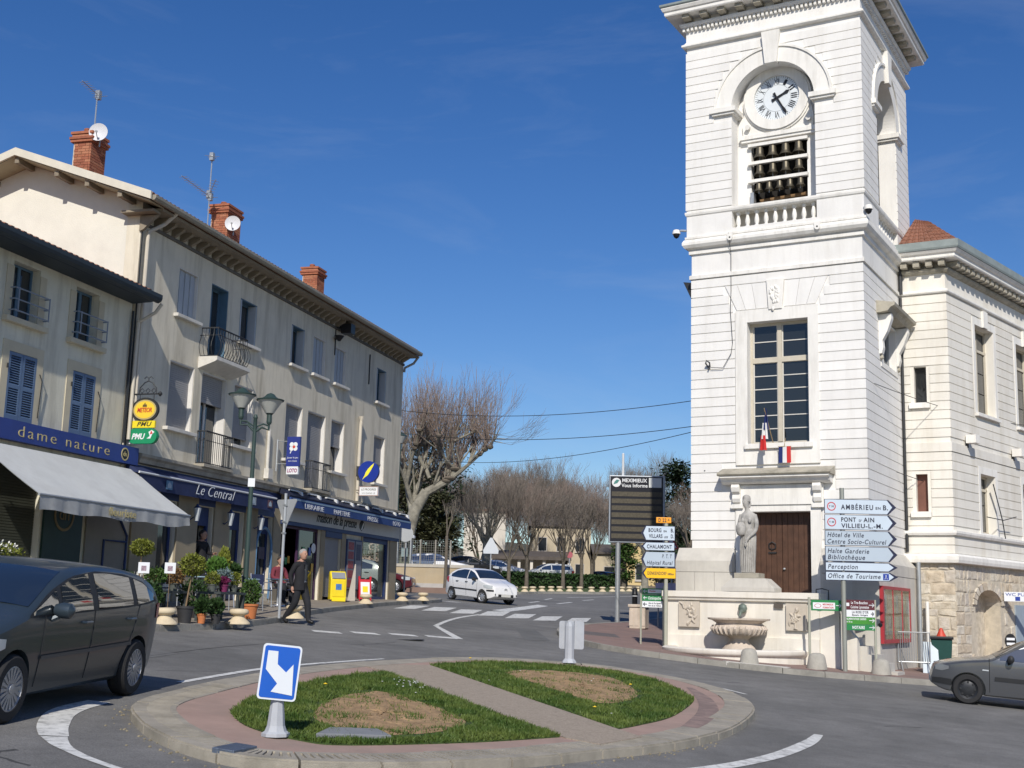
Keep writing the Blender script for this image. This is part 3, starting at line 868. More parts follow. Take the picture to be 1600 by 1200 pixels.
for xa,xb in ((-2.17,-.545),(1.865,3.375)):
 mb = MB(); mb.prism_x([(0,2.63),(-.31,2.63),(-.31,2.93),(-.27,2.98),(-.04,3.29),(0,3.29)],xa,xb); hb(mb,'plinth_cap',M_PLINTH)
mb = MB(); mb.prism_y([(LX1,2.63),(3.37,2.63),(3.37,2.93),(3.33,2.98),(3.10,3.29),(LX1,3.29)],.004,4.3); hb(mb,'plinth_cap',M_PLINTH)
mbx = [(0.005,1.4),(1.408,2.9),(2.908,4.3)]
for ya,yb in mbx:
 mb = MB(); mb.box(LX1,3.36,ya,yb,-.6,2.62); hb(mb,'plinth_block',M_PLINTH)
mb = MB(); mb.box(-2.16,LX0,0.005,5,-.6,2.93); hb(mb,'plinth_block',M_PLINTH)
def ringmould(x0,x1,y0,y1,prof,name,m=M_WHITE2):
 """prof: list of (projection, z) closed towards the wall"""
 n = len(prof); mb = MB(); vs,fs = [],[]
 for p,z in prof:
  vs += [(x0 - p,y0 - p,z),(x1 + p,y0 - p,z),(x1 + p,y1 + p,z),(x0 - p,y1 + p,z)]
 for k_ in range(n):
  k2 = (k_ + 1) % n
  for i in range(4):
   j = (i + 1) % 4
   fs.append((k_ * 4 + i,k_ * 4 + j,k2 * 4 + j,k2 * 4 + i))
 mb.add(vs,fs)
 return hb(mb,name,m)
ringmould(LX0,LX1,0,LD_,[(-.05,10.94),(.07,10.96),(.07,11.06),(.04,11.08),(-.05,11.10)],'string_course')
mb = MB(); mb.box(LX0 - .015,LX1 + .015,-.015,LD_,11.0,12.2); hb(mb,'frieze')
ringmould(LX0,LX1,0,LD_,[(-.05,11.68),(.08,11.70),(.08,11.79),(.05,11.80),(.10,11.84),(.18,11.87),(.235,11.95),(.235,12.03),(.19,12.11),(.14,12.13),(.17,12.14),(.17,12.20),(-.05,12.22)],'balcony_cornice')
for x in (-.58,1.92):
 mb = MB(); mb.cyl((x,-.20,12.02),(x,-.27,12.02),.085,n=16); mb.box(x - .085,x + .085,-.265,-.205,12.02,12.16); hb(mb,'crest',M_WHITE2)
 mb = MB(); mb.cyl((x,-.268,12.02),(x,-.275,12.02),.025,n=8); hb(mb,'crest_hole',M_BLACK)
UX0,UX1,UY0,UY1 = -1.93,3.17,-.12,5.6
SY0,SY1,SYC = 1.55,3.95,2.75
mb = MB(); mb.box(UX0,-.56,UY0,.35,12.2,12.88); mb.box(1.88,UX1,UY0,.35,12.2,12.88); mb.box(-.56,1.88,UY0,.35,12.2,12.33)
mb.box(UX1 - .4,UX1,.35,SY0,12.2,12.88); mb.box(UX1 - .4,UX1,SY1,UY1,12.2,12.88); mb.box(UX1 - .4,UX1,SY0,SY1,12.2,12.33)
mb.box(UX0,UX0 + .4,.35,UY1,12.2,12.88); mb.box(UX0 + .4,UX1 - .4,UY1 - .4,UY1,12.2,12.88)
hb(mb,'parapet')
mb = MB(); mb.box(UX0 + .4,UX1 - .4,.36,UY1 - .4,12.15,12.3); hb(mb,'bell_floor',M_DARK)
ringmould(UX0,UX1,UY0,UY1,[(-.42,12.82),(.0,12.82),(.03,12.85),(.045,12.90),(.045,12.95),(-.42,12.97)],'parapet_coping',M_WHITE2)
BAL = [(.075,0),(.075,.05),(.045,.06),(.045,.08),(.072,.16),(.068,.24),(.048,.33),(.038,.38),(.055,.40),(.055,.42),(.07,.43),(.07,.49)]
_bm = None
for i in range(9):
 x = -.56 + 2.44 * (i + .5) / 9
 mb = MB(); mb.lathe(BAL,(x,.05,12.33),10); hb(mb,'baluster',M_WHITE2,smooth=True)
for i in range(9):
 y = SY0 + (SY1 - SY0) * (i + .5) / 9
 mb = MB(); mb.lathe(BAL,(UX1 - .17,y,12.33),10); hb(mb,'baluster',M_WHITE2,smooth=True)
mb = MB(); mb.box(-.6,1.9,.3,.34,12.3,12.84); hb(mb,'balcony_back',M_PLINTH)
AZ,AR,AO = 15.88,1.21,1.73
def arch_wall(fn,a0,a1,c,z0,z1,t0,t1,name):
 """wall with an arched opening; fn maps (along, thickness, z) to local xyz"""
 N = 20
 for s in (-1,1):
  edge = a0 if s < 0 else a1
  pl = [(edge,z0),(c + s * AR,z0),(c + s * AR,AZ)] + [(c + s * AR * math.cos(math.pi / 2 * i / N),AZ + AR * math.sin(math.pi / 2 * i / N)) for i in range(1,N + 1)] + [(c,z1),(edge,z1)]
  n = len(pl)
  vs = [fn(a,t0,z) for a,z in pl] + [fn(a,t1,z) for a,z in pl]
  fs = [tuple(range(n)),tuple(range(2 * n - 1,n - 1,-1))] + [(i,i + n,(i + 1) % n + n,(i + 1) % n) for i in range(n)]
  mb = MB(); mb.add(vs,fs); hb(mb,name)
FR = lambda a,t,z: (a,UY0 + t,z)
SD = lambda a,t,z: (UX1 - t,a,z)
arch_wall(FR,UX0,UX1,XC,12.95,18.05,0,.5,'bell_stage_wall')
arch_wall(SD,UY0 + .5,UY1,SYC,12.95,18.05,0,.5,'bell_stage_wall')
mb = MB(); mb.box(UX0,UX0 + .5,UY0 + .5,UY1,12.95,18.05); mb.box(UX0 + .5,UX1 - .5,UY1 - .5,UY1,12.95,18.05); mb.box(UX0,UX1,UY0,UY1,18.05,18.3); hb(mb,'bell_stage_wall')
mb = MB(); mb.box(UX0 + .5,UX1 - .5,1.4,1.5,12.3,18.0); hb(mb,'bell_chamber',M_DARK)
zs = [13.0 + CH * .965 * i for i in range(20)]
for z0,z1 in zip(zs,zs[1:]):
 zm = (z0 + z1) / 2; e,d = .011,.026
 dx = AR + .005 if zm < AZ else (math.sqrt(max(0,(AO + .02) ** 2 - (max(abs(z0 - AZ),0)) ** 2)) if z0 - AZ < AO else 0)
 if AZ - .14 < z1 and z0 < AZ + .08: dx = AO + .02
 for s in (-1,1):
  mb = MB()
  xa,xb = (UX0 - d,XC - dx) if s < 0 else (XC + dx,UX1 + d)
  mb.box(xa,xb,UY0 - d,UY0 + .02,z0 + e,z1 - e); hb(mb,'stone_course'); mb = MB()
  if s < 0: mb.box(UX0 - d,UX0 + .02,UY0 + .021,UY1,z0 + e,z1 - e)
  else: mb.box(UX1 - .02,UX1 + d,UY0 + .021,SYC - dx,z0 + e,z1 - e)
  hb(mb,'stone_course')
 mb = MB(); mb.box(UX1 - .02,UX1 + d,SYC + dx,UY1,z0 + e,z1 - e); hb(mb,'stone_course')
def ring_seg(fn,c,r0,r1,t0,t1,N=28,a0=0,a1=math.pi):
 vs,fs = [],[]
 for i in range(N + 1):
  an = a0 + (a1 - a0) * i / N
  for r,t in ((r0,t0),(r1,t0),(r1,t1),(r0,t1)):
   vs.append(fn(c + r * math.cos(an),t,AZ + r * math.sin(an)))
 for i in range(N):
  for j in range(4):
   fs.append((i * 4 + j,i * 4 + (j + 1) % 4,(i + 1) * 4 + (j + 1) % 4,(i + 1) * 4 + j))
 fs += [(0,1,2,3),(N * 4 + 3,N * 4 + 2,N * 4 + 1,N * 4)]
 mb = MB(); mb.add(vs,fs); return mb
for fn,c in ((FR,XC),(SD,SYC)):
 hb(ring_seg(fn,c,AR + .002,AO - .07,-.05,.03),'archivolt',M_WHITE2)
 hb(ring_seg(fn,c,AO - .07,AO,-.09,.03),'archivolt_moulding',M_WHITE2)
 for s in (-1,1):
  mb = MB()
  def bx2(a0,a1,t0,t1,z0,z1):
   P_ = [fn(a,t,z) for z in (z0,z1) for a,t in ((a0,t0),(a1,t0),(a1,t1),(a0,t1))]
   mb.hexa(P_)
  a_in,a_out = c + s * (AR - .14),c + s * (AO + .10)
  lo,hi = min(a_in,a_out),max(a_in,a_out)
  bx2(lo + .05,hi - .05,-.10,.55,AZ - .14,AZ - .075); bx2(lo,hi,-.15,.6,AZ - .075,AZ + .06)
  hb(mb,'impost',M_STAINED if False else M_WHITE2)
 mb = MB(); pl = [(c - .17,AZ + AR - .06),(c + .17,AZ + AR - .06),(c + .27,18.0),(c - .27,18.0)]
 n = 4; vs = [fn(a,-.17,z) for a,z in pl] + [fn(a,.1,z) for a,z in pl]
 mb.add(vs,[(0,1,2,3),(7,6,5,4)] + [(i,i + n,(i + 1) % n + n,(i + 1) % n) for i in range(n)]); hb(mb,'keystone',M_WHITE2,bevel=.01)
CYW = .44
mb = MB()
BO = (-.16,1.48,12.9,14.98)
mb.wall(XC - AR - .05,XC + AR + .05,12.95,AZ,[BO],CYW,CYW + .25)
N = 20
pl = [(XC - AR - .05,AZ)] + [(XC + AR + .05,AZ)] + [(XC + (AR + .05) * math.cos(math.pi * i / N),AZ + (AR + .05) * math.sin(math.pi * i / N)) for i in range(1,N)]
mb.prism_y(pl,CYW,CYW + .25)
hb(mb,'clock_wall')
mb = MB(); mb.prism_y([(XC - 1.02,15.18),(XC + 1.02,15.18),(XC + 1.05,15.5),(XC + .80,16.8),(XC + .45,17.10),(XC - .45,17.10),(XC - .80,16.8),(XC - 1.05,15.5)],CYW - .10,CYW); hb(mb,'clock_panel',M_WHITE2)
CC = (XC,16.18)
def disc(c,r,y0,y1,n=40):
 mb = MB(); mb.prism_y([(c[0] + r * math.cos(2 * math.pi * i / n),c[1] + r * math.sin(2 * math.pi * i / n)) for i in range(n)],y0,y1); return mb
def annulus(c,ra,rb,y0,y1,n=44):
 vs,fs = [],[]
 for i in range(n):
  an = 2 * math.pi * i / n
  for r,y in ((ra,y0),(rb,y0),(rb,y1),(ra,y1)): vs.append((c[0] + r * math.cos(an),y,c[1] + r * math.sin(an)))
 for i in range(n):
  for j in range(4): fs.append((i * 4 + j,i * 4 + (j + 1) % 4,((i + 1) % n) * 4 + (j + 1) % 4,((i + 1) % n) * 4 + j))
 mb = MB(); mb.add(vs,fs); return mb
hb(annulus(CC,.67,.95,CYW - .20,CYW - .05),'clock_rim',M_WHITE2)
hb(annulus(CC,.95,1.0,CYW - .15,CYW - .05),'clock_rim',M_WHITE2)
clock = hb(disc(CC,.675,CYW - .13,CYW - .10),'clock_face',M_CLOCK)
sub(annulus(CC,.395,.405,CYW - .133,CYW - .131),'chapter_ring',mat('clock_ring_grey',(.35,.37,.38),.5),clock)
mb = MB()
for i in range(60):
 an = 2 * math.pi * i / 60; r0,r1 = (.60,.66) if i % 5 else (.585,.66); w = .004 if i % 5 else .008
 d = Vector((math.sin(an),0,math.cos(an))); n_ = Vector((math.cos(an),0,-math.sin(an))) * w
 c_ = Vector((CC[0],CYW - .132,CC[1]))
 mb.quad(*[tuple(c_ + d * r0 - n_),tuple(c_ + d * r1 - n_),tuple(c_ + d * r1 + n_),tuple(c_ + d * r0 + n_)])
sub(mb,'minute_marks',M_BLACK,clock)
for i,rn in enumerate(['XII','I','II','III','IIII','V','VI','VII','VIII','IX','X','XI']):
 an = rad(30 * i)
 mtx = T(CC[0],CYW - .134,CC[1]) @ Matrix.Rotation(-an,4,'Z') @ Matrix.Translation((0,.418,0))
 text_mesh(rn,.245,mtx,M_BLACK,clock,.002,0,'CENTER',.86,name='numeral',width=.05 + .035 * len(rn))
def hand(an,L0,L1,w,y):
 mb = MB(); d = (math.sin(an),math.cos(an)); n_ = (math.cos(an),-math.sin(an))
 P = lambda l,s: (CC[0] + d[0] * l + n_[0] * s,CC[1] + d[1] * l + n_[1] * s)
 mb.prism_y([P(-L0,-w * 1.5),P(-L0,w * 1.5),P(-L0 * .5,w),P(L1 * .55,w * .8),P(L1 * .8,w * 1.5),P(L1,0),P(L1 * .8,-w * 1.5),P(L1 * .55,-w * .8),P(-L0 * .5,-w)],y - .012,y)
 sub(mb,'hand',M_BLACK,clock)
hand(rad(64),.16,.42,.034,CYW - .15); hand(rad(151),.17,.60,.030,CYW - .17)
mb = MB(); mb.box(XC - 1.12,XC + 1.12,CYW - .16,CYW,15.06,15.18); mb.box(XC - 1.08,XC + 1.08,CYW - .12,CYW,14.98,15.06); hb(mb,'clock_ledge',M_WHITE2)
for x in (XC - .86,XC + .92):
 mb = MB(); mb.cyl((x,CYW - .1,15.42),(x,CYW - .24,15.40),.06,.075,12); hb(mb,'spotlight',M_WHITE2)
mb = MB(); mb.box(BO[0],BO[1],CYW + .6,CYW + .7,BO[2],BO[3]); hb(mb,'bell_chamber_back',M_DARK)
for zb,nbel,r in ((14.88,4,.185),(14.34,4,.165),(13.80,5,.135)):
 mb = MB(); mb.box(BO[0] - .06,BO[1] + .04,CYW - .14,CYW - .02,zb - .055,zb + .035)
 bm_ = hb(mb,'bell_beam',M_WHITE2)
 for i in range(nbel):
  x = BO[0] + .10 + (BO[1] - BO[0] - .12) * (i + .45) / nbel
  h = r * 1.75
  mb = MB(); mb.lathe([(r * .12,h + .06),(r * .14,h),(r * .52,h * .97),(r * .60,h * .80),(r * .62,h * .45),(r * .74,h * .2),(r * .98,h * .03),(r,0),(r * .9,0),(r * .6,h * .2),(.01,h * .5)][::-1],(x,CYW - .06,zb - .06 - h - .03),18)
  b_ = hb(mb,'bell',M_BELL,smooth=True)
  mb = MB(); mb.cyl((x,CYW - .06,zb - .06 - h - .10),(x,CYW - .06,zb - .06 - h * .6),.012,n=6); sub(mb,'clapper',M_STEEL,b_)
mb = MB(); mb.cyl((-.02,CYW + .35,13.30),(1.42,CYW + .35,13.36),.07,n=10); hb(mb,'bell_shaft',mat('shaft_wood',(.22,.13,.06),.6,.2))
mb = MB(); mb.box(-.16,-.06,CYW - .12,CYW + .1,12.95,13.45); hb(mb,'bell_motor',M_STEEL)
ringmould(UX0,UX1,UY0,UY1,[(-.05,18.02),(.10,18.03),(.13,18.06),(.13,18.11),(.06,18.16),(.04,18.20),(-.05,18.21)],'architrave')
mb = MB(); mb.box(UX0 - .02,UX1 + .02,UY0 - .02,UY1 + .02,18.2,19.1); hb(mb,'upper_frieze')
ringmould(UX0,UX1,UY0,UY1,[(-.05,18.66),(.14,18.66),(.18,18.72),(.18,18.76),(-.05,18.77)],'bed_moulding',M_WHITE2)
den = MB()
nd = 42
for i in range(nd):
 x = UX0 - .06 + (UX1 - UX0 + .12) * i / (nd - 1)
 den.box(x - .035,x + .035,UY0 - .12,UY0 - .02,18.54,18.655)
hb(den,'dentil_row',M_WHITE2)['kind'] = 'stuff'
den = MB()
for i in range(nd):
 y = UY0 + .06 + (UY1 - UY0) * i / (nd - 1)
 den.box(UX1 + .02,UX1 + .12,y - .035,y + .035,18.54,18.655)
hb(den,'dentil_row',M_WHITE2)['kind'] = 'stuff'
nm = 10
for i in range(nm):
 x = UX0 + .1 + (UX1 - UX0 - .2) * i / (nm - 1)
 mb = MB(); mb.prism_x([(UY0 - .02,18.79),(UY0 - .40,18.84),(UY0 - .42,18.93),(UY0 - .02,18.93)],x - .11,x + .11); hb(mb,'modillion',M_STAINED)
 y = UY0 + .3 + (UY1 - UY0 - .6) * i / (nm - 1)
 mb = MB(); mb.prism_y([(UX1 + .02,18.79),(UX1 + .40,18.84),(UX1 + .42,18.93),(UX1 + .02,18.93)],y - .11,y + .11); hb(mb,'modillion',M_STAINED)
ringmould(UX0,UX1,UY0,UY1,[(-.3,18.94),(.50,18.94),(.52,18.97),(.52,19.06),(.56,19.08),(.60,19.16),(.60,19.19),(-.3,19.20)],'crown_cornice',M_WHITE2)
ringmould(UX0,UX1,UY0,UY1,[(-.3,19.195),(.62,19.195),(.64,19.22),(.64,19.28),(-.3,19.34)],'copper_gutter',M_COPPER)
mb = MB(); mb.box(UX0 + .1,UX1 - .1,UY0 + .1,UY1 - .1,19.3,20.3); mb.add([(UX0,UY0,20.3),(UX1,UY0,20.3),(UX1,UY1,20.3),(UX0,UY1,20.3),(XC,2.7,23)],[(3,2,1,0),(0,1,4),(1,2,4),(2,3,4),(3,0,4)]); hb(mb,'tower_roof',M_COPPER)
mb = MB(); mb.wall(1.74,3.83,8.40,9.80,[(2.0,3.6,8.55,9.75)],0,.05)
mb.v = [(LX1 + y,x,z) for x,y,z in mb.v]; hb(mb,'side_window_surround',M_WHITE2)
mb = MB(); mb.box(LX1 - .25,LX1 - .22,2.0,3.6,8.55,9.75); hb(mb,'side_window_pane',M_WINGLASS)
mb = MB(); mb.box(LX1 - .24,LX1 - .15,2.74,2.86,8.55,9.75); mb.box(LX1 - .24,LX1 - .15,2.0,2.08,8.55,9.75); mb.box(LX1 - .24,LX1 - .15,3.52,3.6,8.55,9.75); hb(mb,'side_window_frame',M_STEEL)
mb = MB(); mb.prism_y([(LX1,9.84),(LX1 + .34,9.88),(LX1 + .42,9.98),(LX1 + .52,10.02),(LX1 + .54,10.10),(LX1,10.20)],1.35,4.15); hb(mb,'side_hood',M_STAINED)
for y in (1.58,3.66):
 mb = MB(); mb.prism_y([(LX1,8.72),(LX1 + .10,8.74),(LX1 + .14,8.9),(LX1 + .12,9.1),(LX1 + .26,9.35),(LX1 + .38,9.7),(LX1 + .38,9.84),(LX1,9.84)],y,y + .24); hb(mb,'bracket',M_WHITE2)
 mb = MB(); mb.lathe([(.01,0),(.06,.06),(.05,.12),(.01,.16)],(LX1 + .07,y + .12,8.56),8); hb(mb,'bracket_drop',M_STAINED)
mb = MB(); mb.box(-1.93,-1.80,1.0,1.5,5.85,8.55); hb(mb,'side_panel',M_BLACK)
mb = MB(); mb.add([(LX0 - .04,.2,10.93),(LX0 - .36,.2,10.98),(LX0 - .04,.2,10.3),(LX0 - .04,.7,10.93),(LX0 - .36,.7,10.98),(LX0 - .04,.7,10.3)],[(0,1,2),(5,4,3),(0,3,4,1),(1,4,5,2),(2,5,3,0)]); hb(mb,'side_light',M_IRON)
WX,WY = 4.42,4.30
wdx,wdy = .205,.979
wl = math.hypot(wdx,wdy); wdx /= wl; wdy /= wl
def WF(u,n,z):            # along the long face, n = outward, absolute z
 return (WX + wdx * u + wdy * n,WY + wdy * u - wdx * n,z)
def WB(mb,u0,u1,n0,n1,z0,z1):
 P = [WF(u,n,z) for z in (z0,z1) for u,n in ((u0,n1),(u1,n1),(u1,n0),(u0,n0))]
 mb.hexa(P)
def wwall(mb,u0,u1,z0,z1,holes,n0,n1):
 m2 = MB(); m2.wall(u0,u1,z0,z1,holes,n0,n1)
 mb.add([WF(x,y,z) for x,y,z in m2.v],m2.f)
WLEN = 14.0
UPW = [(2.08 + 3.48 * i,3.62 + 3.48 * i,7.70,10.40) for i in range(4)]
LOW = [(2.12 + 3.55 * i,3.30 + 3.55 * i,4.06,5.83) for i in range(4)]
NI = (1.45,3.42,-2,2.40)
SLOT = [(3.45,3.80,7.72,8.80),(3.42,3.75,4.55,5.64)]
mb = MB()
wwall(mb,0,WLEN,3.2,11.7,UPW + LOW,-.5,0)
mb.wall(LX1 + .002,WX - .001,3.2,11.7,SLOT,WY,WY + .3)
mb.box(WX - .5,WX - .001,WY + .3,WY + .9,3.2,11.7)
hb(mb,'wing_wall',M_CREAM)
mb = MB(); WB(mb,.3,WLEN,-1.6,-1.5,3.2,11.5); mb.box(3.1,WX - .1,WY + 1.0,WY + 1.05,3.2,11); hb(mb,'wing_room',M_DARK)
def wcourse(z0,z1,cutsR,cutsL):
 e,d = .012,.026
 mb = MB()
 xs = LX1 + .03
 segs = []
 for a,b in cutsL: segs.append((xs,a)); xs = b
 segs.append((xs,WX + d * .8))
 for a,b in segs:
  if b - a > .03: mb = MB(); mb.box(a,b,WY - d,WY + .02,z0 + e,z1 - e); hb(mb,'stone_course',M_CREAM)
 us = 0.0
 for a,b in cutsR + [(WLEN,WLEN)]:
  if a - us > .03: mb = MB(); WB(mb,us,a,-.02,d,z0 + e,z1 - e); hb(mb,'stone_course',M_CREAM)
  us = b
def cuts(z,holes,pad): return sorted([(h[0] - pad,h[1] + pad) for h in holes if h[2] - pad < z < h[3] + pad])
z = 10.94
while z - CH > 6.5:
 zm = z - CH / 2; wcourse(z - CH,z,cuts(zm,UPW,.22),cuts(zm,SLOT,.10)); z -= CH
z = 6.27
while z - CH > 4.0:
 zm = z - CH / 2; wcourse(z - CH,z,cuts(zm,LOW,.16),cuts(zm,SLOT,.10)); z -= CH
wcourse(3.36,3.60,[],[]); wcourse(3.60,3.85,[],[])
def wband(prof,name,m=M_WHITE2,ext=.0):
 """moulding along the return and the long face, mitred at the corner"""
 vs,fs = [],[]
 n = len(prof)
 n1 = Vector((0,-1)); n2 = Vector((wdy,-wdx)); mit = (n1 + n2); mit = mit / (mit.dot(n1))
 for p,z in prof:
  vs += [(LX1 + .0,WY - p,z),(WX + mit.x * p,WY + mit.y * p,z),WF(WLEN,p,z)]
 for k_ in range(n):
  k2 = (k_ + 1) % n
  for i in range(2): fs.append((k_ * 3 + i,k_ * 3 + i + 1,k2 * 3 + i + 1,k2 * 3 + i))
 fs += [tuple(k_ * 3 for k_ in range(n)),tuple(k_ * 3 + 2 for k_ in range(n))[::-1]]
 mb = MB(); mb.add(vs,fs); return hb(mb,name,m)
wband([(-.05,10.95),(.08,10.97),(.10,11.0),(.10,11.05),(.03,11.09),(-.05,11.10)],'wing_string_course')
wband([(-.05,6.28),(.05,6.28),(.05,6.54),(-.05,6.55)],'wing_band',M_CREAM)
wband([(-.05,3.86),(.10,3.88),(.13,3.94),(.13,4.0),(-.05,4.04)],'wing_sill_band')
wband([(-.05,3.08),(.16,3.10),(.18,3.18),(.18,3.28),(.10,3.35),(-.05,3.37)],'wing_base_ledge')
wband([(-.05,11.55),(.08,11.58),(.14,11.64),(.14,11.70),(-.05,11.72)],'wing_bed_moulding',M_STAINED)
wband([(-.3,11.90),(.44,11.91),(.46,11.94),(.46,12.03),(.52,12.06),(.58,12.14),(-.3,12.16)],'wing_cornice')
wband([(-.3,12.15),(.60,12.15),(.62,12.20),(.62,12.40),(-.3,12.46)],'wing_gutter',M_COPPER)
mb = MB(); mb.box(LX1,WX - .02,WY - .0,WY + .3,11.7,12.2); WB(mb,0.02,WLEN,-.4,0,11.7,12.2); hb(mb,'wing_attic',M_STAINED)
for i in range(4):
 x = LX1 + .25 + .36 * i
 mb = MB(); mb.box(x - .09,x + .09,WY - .36,WY,11.73,11.89); hb(mb,'modillion',M_STAINED)
for i in range(36):
 u = .18 + .38 * i
 mb = MB(); WB(mb,u - .10,u + .10,0,.36,11.73,11.89); hb(mb,'modillion',M_STAINED)
mb = MB()
ra,rb_,rc,rd = (LX1 + .15,WY - .45,12.42),(WX + .50,WY - .30,12.42),WF(WLEN,.55,12.42),WF(WLEN,-4.0,14.0)
apex = (LX1 + .6,WY + 1.9,13.75)
mb.add([ra,rb_,rc,rd,apex,(LX1 + .15,WY + 2.0,13.9)],[(0,1,4,5),(1,2,3,4)])
wroof = hb(mb,'wing_roof',M_TILE)
for r_ in range(7):
 for c_ in range(9):
  t0,t1 = r_ / 7,(r_ + 1.15) / 7
  def RP(s,t):
   A = Vector(ra) + (Vector(rb_) - Vector(ra)) * s; B = Vector((LX1 + .15,WY + 2.0,13.9)) + (Vector(apex) - Vector((LX1 + .15,WY + 2.0,13.9))) * s
   return A + (B - A) * t
  s0,s1 = c_ / 9,(c_ + .94) / 9
  up = Vector((0,-.3,.95)) * .03
  mb = MB(); P = [RP(s0,t0) + up,RP((s0 + s1) / 2,t0) + up * 2.4,RP(s1,t0) + up,RP(s1,t1) + up * .3,RP((s0 + s1) / 2,t1) + up * 1.2,RP(s0,t1) + up * .3]
  mb.add([tuple(p) for p in P] + [tuple(Vector(p) - up * .8) for p in P],[(0,1,4,5),(1,2,3,4),(6,7,1,0),(7,8,2,1),(8,9,3,2),(11,6,0,5)])
  sub(mb,'tile',M_TILE,wroof)
def wing_window(h,rows_=4):
 u0,u1,z0,z1 = h
 mb = MB(); wwall(mb,u0 - .17,u1 + .17,z0 - .05,z1 + .22,[h],0.0,.035); hb(mb,'window_surround',M_WHITE2)
 mb = MB(); um = (u0 + u1) / 2
 for a,b,c,d in ((u0,u0 + .07,z0,z1),(u1 - .07,u1,z0,z1),(um - .045,um + .045,z0,z1),(u0,u1,z0,z0 + .08),(u0,u1,z1 - .07,z1),(u0,u1,z0 + (z1 - z0) * .74,z0 + (z1 - z0) * .74 + .08)):
  WB(mb,a,b,-.32,-.24,c,d)
 w = hb(mb,'wing_window',M_FRAME)
 for a,b in ((u0 + .07,um - .045),(um + .045,u1 - .07)):
  for q in range(rows_):
   zz0 = z0 + .08 + (z1 - z0 - .15) * q / rows_; zz1 = z0 + .08 + (z1 - z0 - .15) * (q + 1) / rows_
   mb = MB(); WB(mb,a,b,-.295,-.285,zz0 + .015,zz1 - .015); sub(mb,'pane',glass_mat('wing_glass',(.03,.035,.04),.05),w)
for h in UPW:
 wing_window(h)
 mb = MB(); WB(mb,h[0] - .16,h[1] + .16,-.2,.13,h[2] - .14,h[2] - .05); hb(mb,'window_sill',M_WHITE2)
 um = (h[0] + h[1]) / 2; mb = MB(); WB(mb,um - .17,um + .17,0,.10,h[3] + .0,h[3] + .52); hb(mb,'keystone',M_WHITE2)
for h in LOW: wing_window(h,2)
for x0,x1,z0,z1 in SLOT:
 mb = MB(); mb.box(x0,x1,WY + .2,WY + .24,z0,z1); hb(mb,'slot_window',M_WINGLASS if z0 > 6 else mat('slot_shutter',(.16,.07,.05),.7,.2))
 mb = MB(); mb.box(x0 - .14,x1 + .09,WY - .12,WY + .1,z0 - .16,z0 - .001); hb(mb,'window_sill',M_WHITE2)
for u,z in ((1.15,6.62),(4.9,6.62),(8.6,6.62)):
 mb = MB(); WB(mb,u - .16,u + .16,.06,.36,z,z + .24); fl = hb(mb,'floodlight',M_WHITE2)
 mb = MB(); WB(mb,u - .03,u + .03,0,.07,z - .12,z + .08); sub(mb,'bracket',M_IRON,fl)
mb = MB(); mb.tube([WF(3.05,.05,5.6),WF(3.15,.25,4.5),WF(3.2,.3,3.95)],.018,6); mb.tube([WF(2.3,.1,4.55),WF(3.15,.28,4.5),WF(3.9,.4,4.65)],.014,6); hb(mb,'aerial_bracket',M_IRON)
mb = MB(); mb.tube([(LX1 + .10,WY - .10,12.3),(LX1 + .10,WY - .10,11.0)],.06,8); mb.tube([(LX1 + .08,WY - .08,10.9),(LX1 + .08,WY - .08,3.4)],.045,8); hb(mb,'drain_pipe',M_IRON)
mb = MB(); mb.tube([(LX1 + .42,WY - .28,3.1),(LX1 + .42,WY - .28,-.4)],.055,10); hb(mb,'drain_pipe',M_STEEL)
mb = MB(); mb.tube([(LX1 + .62,WY - .26,2.0),(LX1 + .62,WY - .26,-.4)],.05,10); hb(mb,'drain_pipe',M_WHITE2)
mb = MB()
mb.box(LX1 + .3,WX - .02,WY + .02,WY + .35,-1.2,3.1)
wwall(mb,0.02,WLEN,-2.2,3.1,[NI],-.5,-.02)
rub = hb(mb,'rubble_wall',M_MORTAR)
mb = MB(); WB(mb,NI[0] - .1,NI[1] + .1,-.56,-.50,-2.2,2.7); hb(mb,'niche_back',M_RUBBLE[0])
N = 14
um,ur = (NI[0] + NI[1]) / 2,(NI[1] - NI[0]) / 2
pl = [(NI[0],2.4),(NI[0],1.95)] + [(um - ur * math.cos(math.pi * i / N),1.95 + .45 * math.sin(math.pi * i / N)) for i in range(1,N)] + [(NI[1],1.95),(NI[1],2.4)]
n = len(pl)
mb = MB(); vs = [WF(a,-.015,z) for a,z in pl] + [WF(a,-.5,z) for a,z in pl]
mb.add(vs,[tuple(range(n)),tuple(range(2 * n - 1,n - 1,-1))] + [(i,i + n,(i + 1) % n + n,(i + 1) % n) for i in range(n)]); hb(mb,'niche_arch',M_RUBBLE[2])
for i in range(11):
 a0,a1 = math.pi * i / 11 + .02,math.pi * (i + 1) / 11 - .02
 P = []
 for n_ in (-.03,.035):
  for a,k_ in ((a0,1.0),(a1,1.0),(a1,1.26),(a0,1.26)):
   P.append(WF(um - ur * k_ * math.cos(a),n_,1.95 + .45 * (k_ + .25 * (k_ > 1)) * math.sin(a)))
 mb = MB(); mb.hexa(P); sub(mb,'arch_stone',M_RUBBLE[i % 5],rub)
rr = random.Random(21)
def rough_block(P,r):
 """box with jittered corners and a bulged face"""
 mb = MB(); mb.hexa(P); return mb
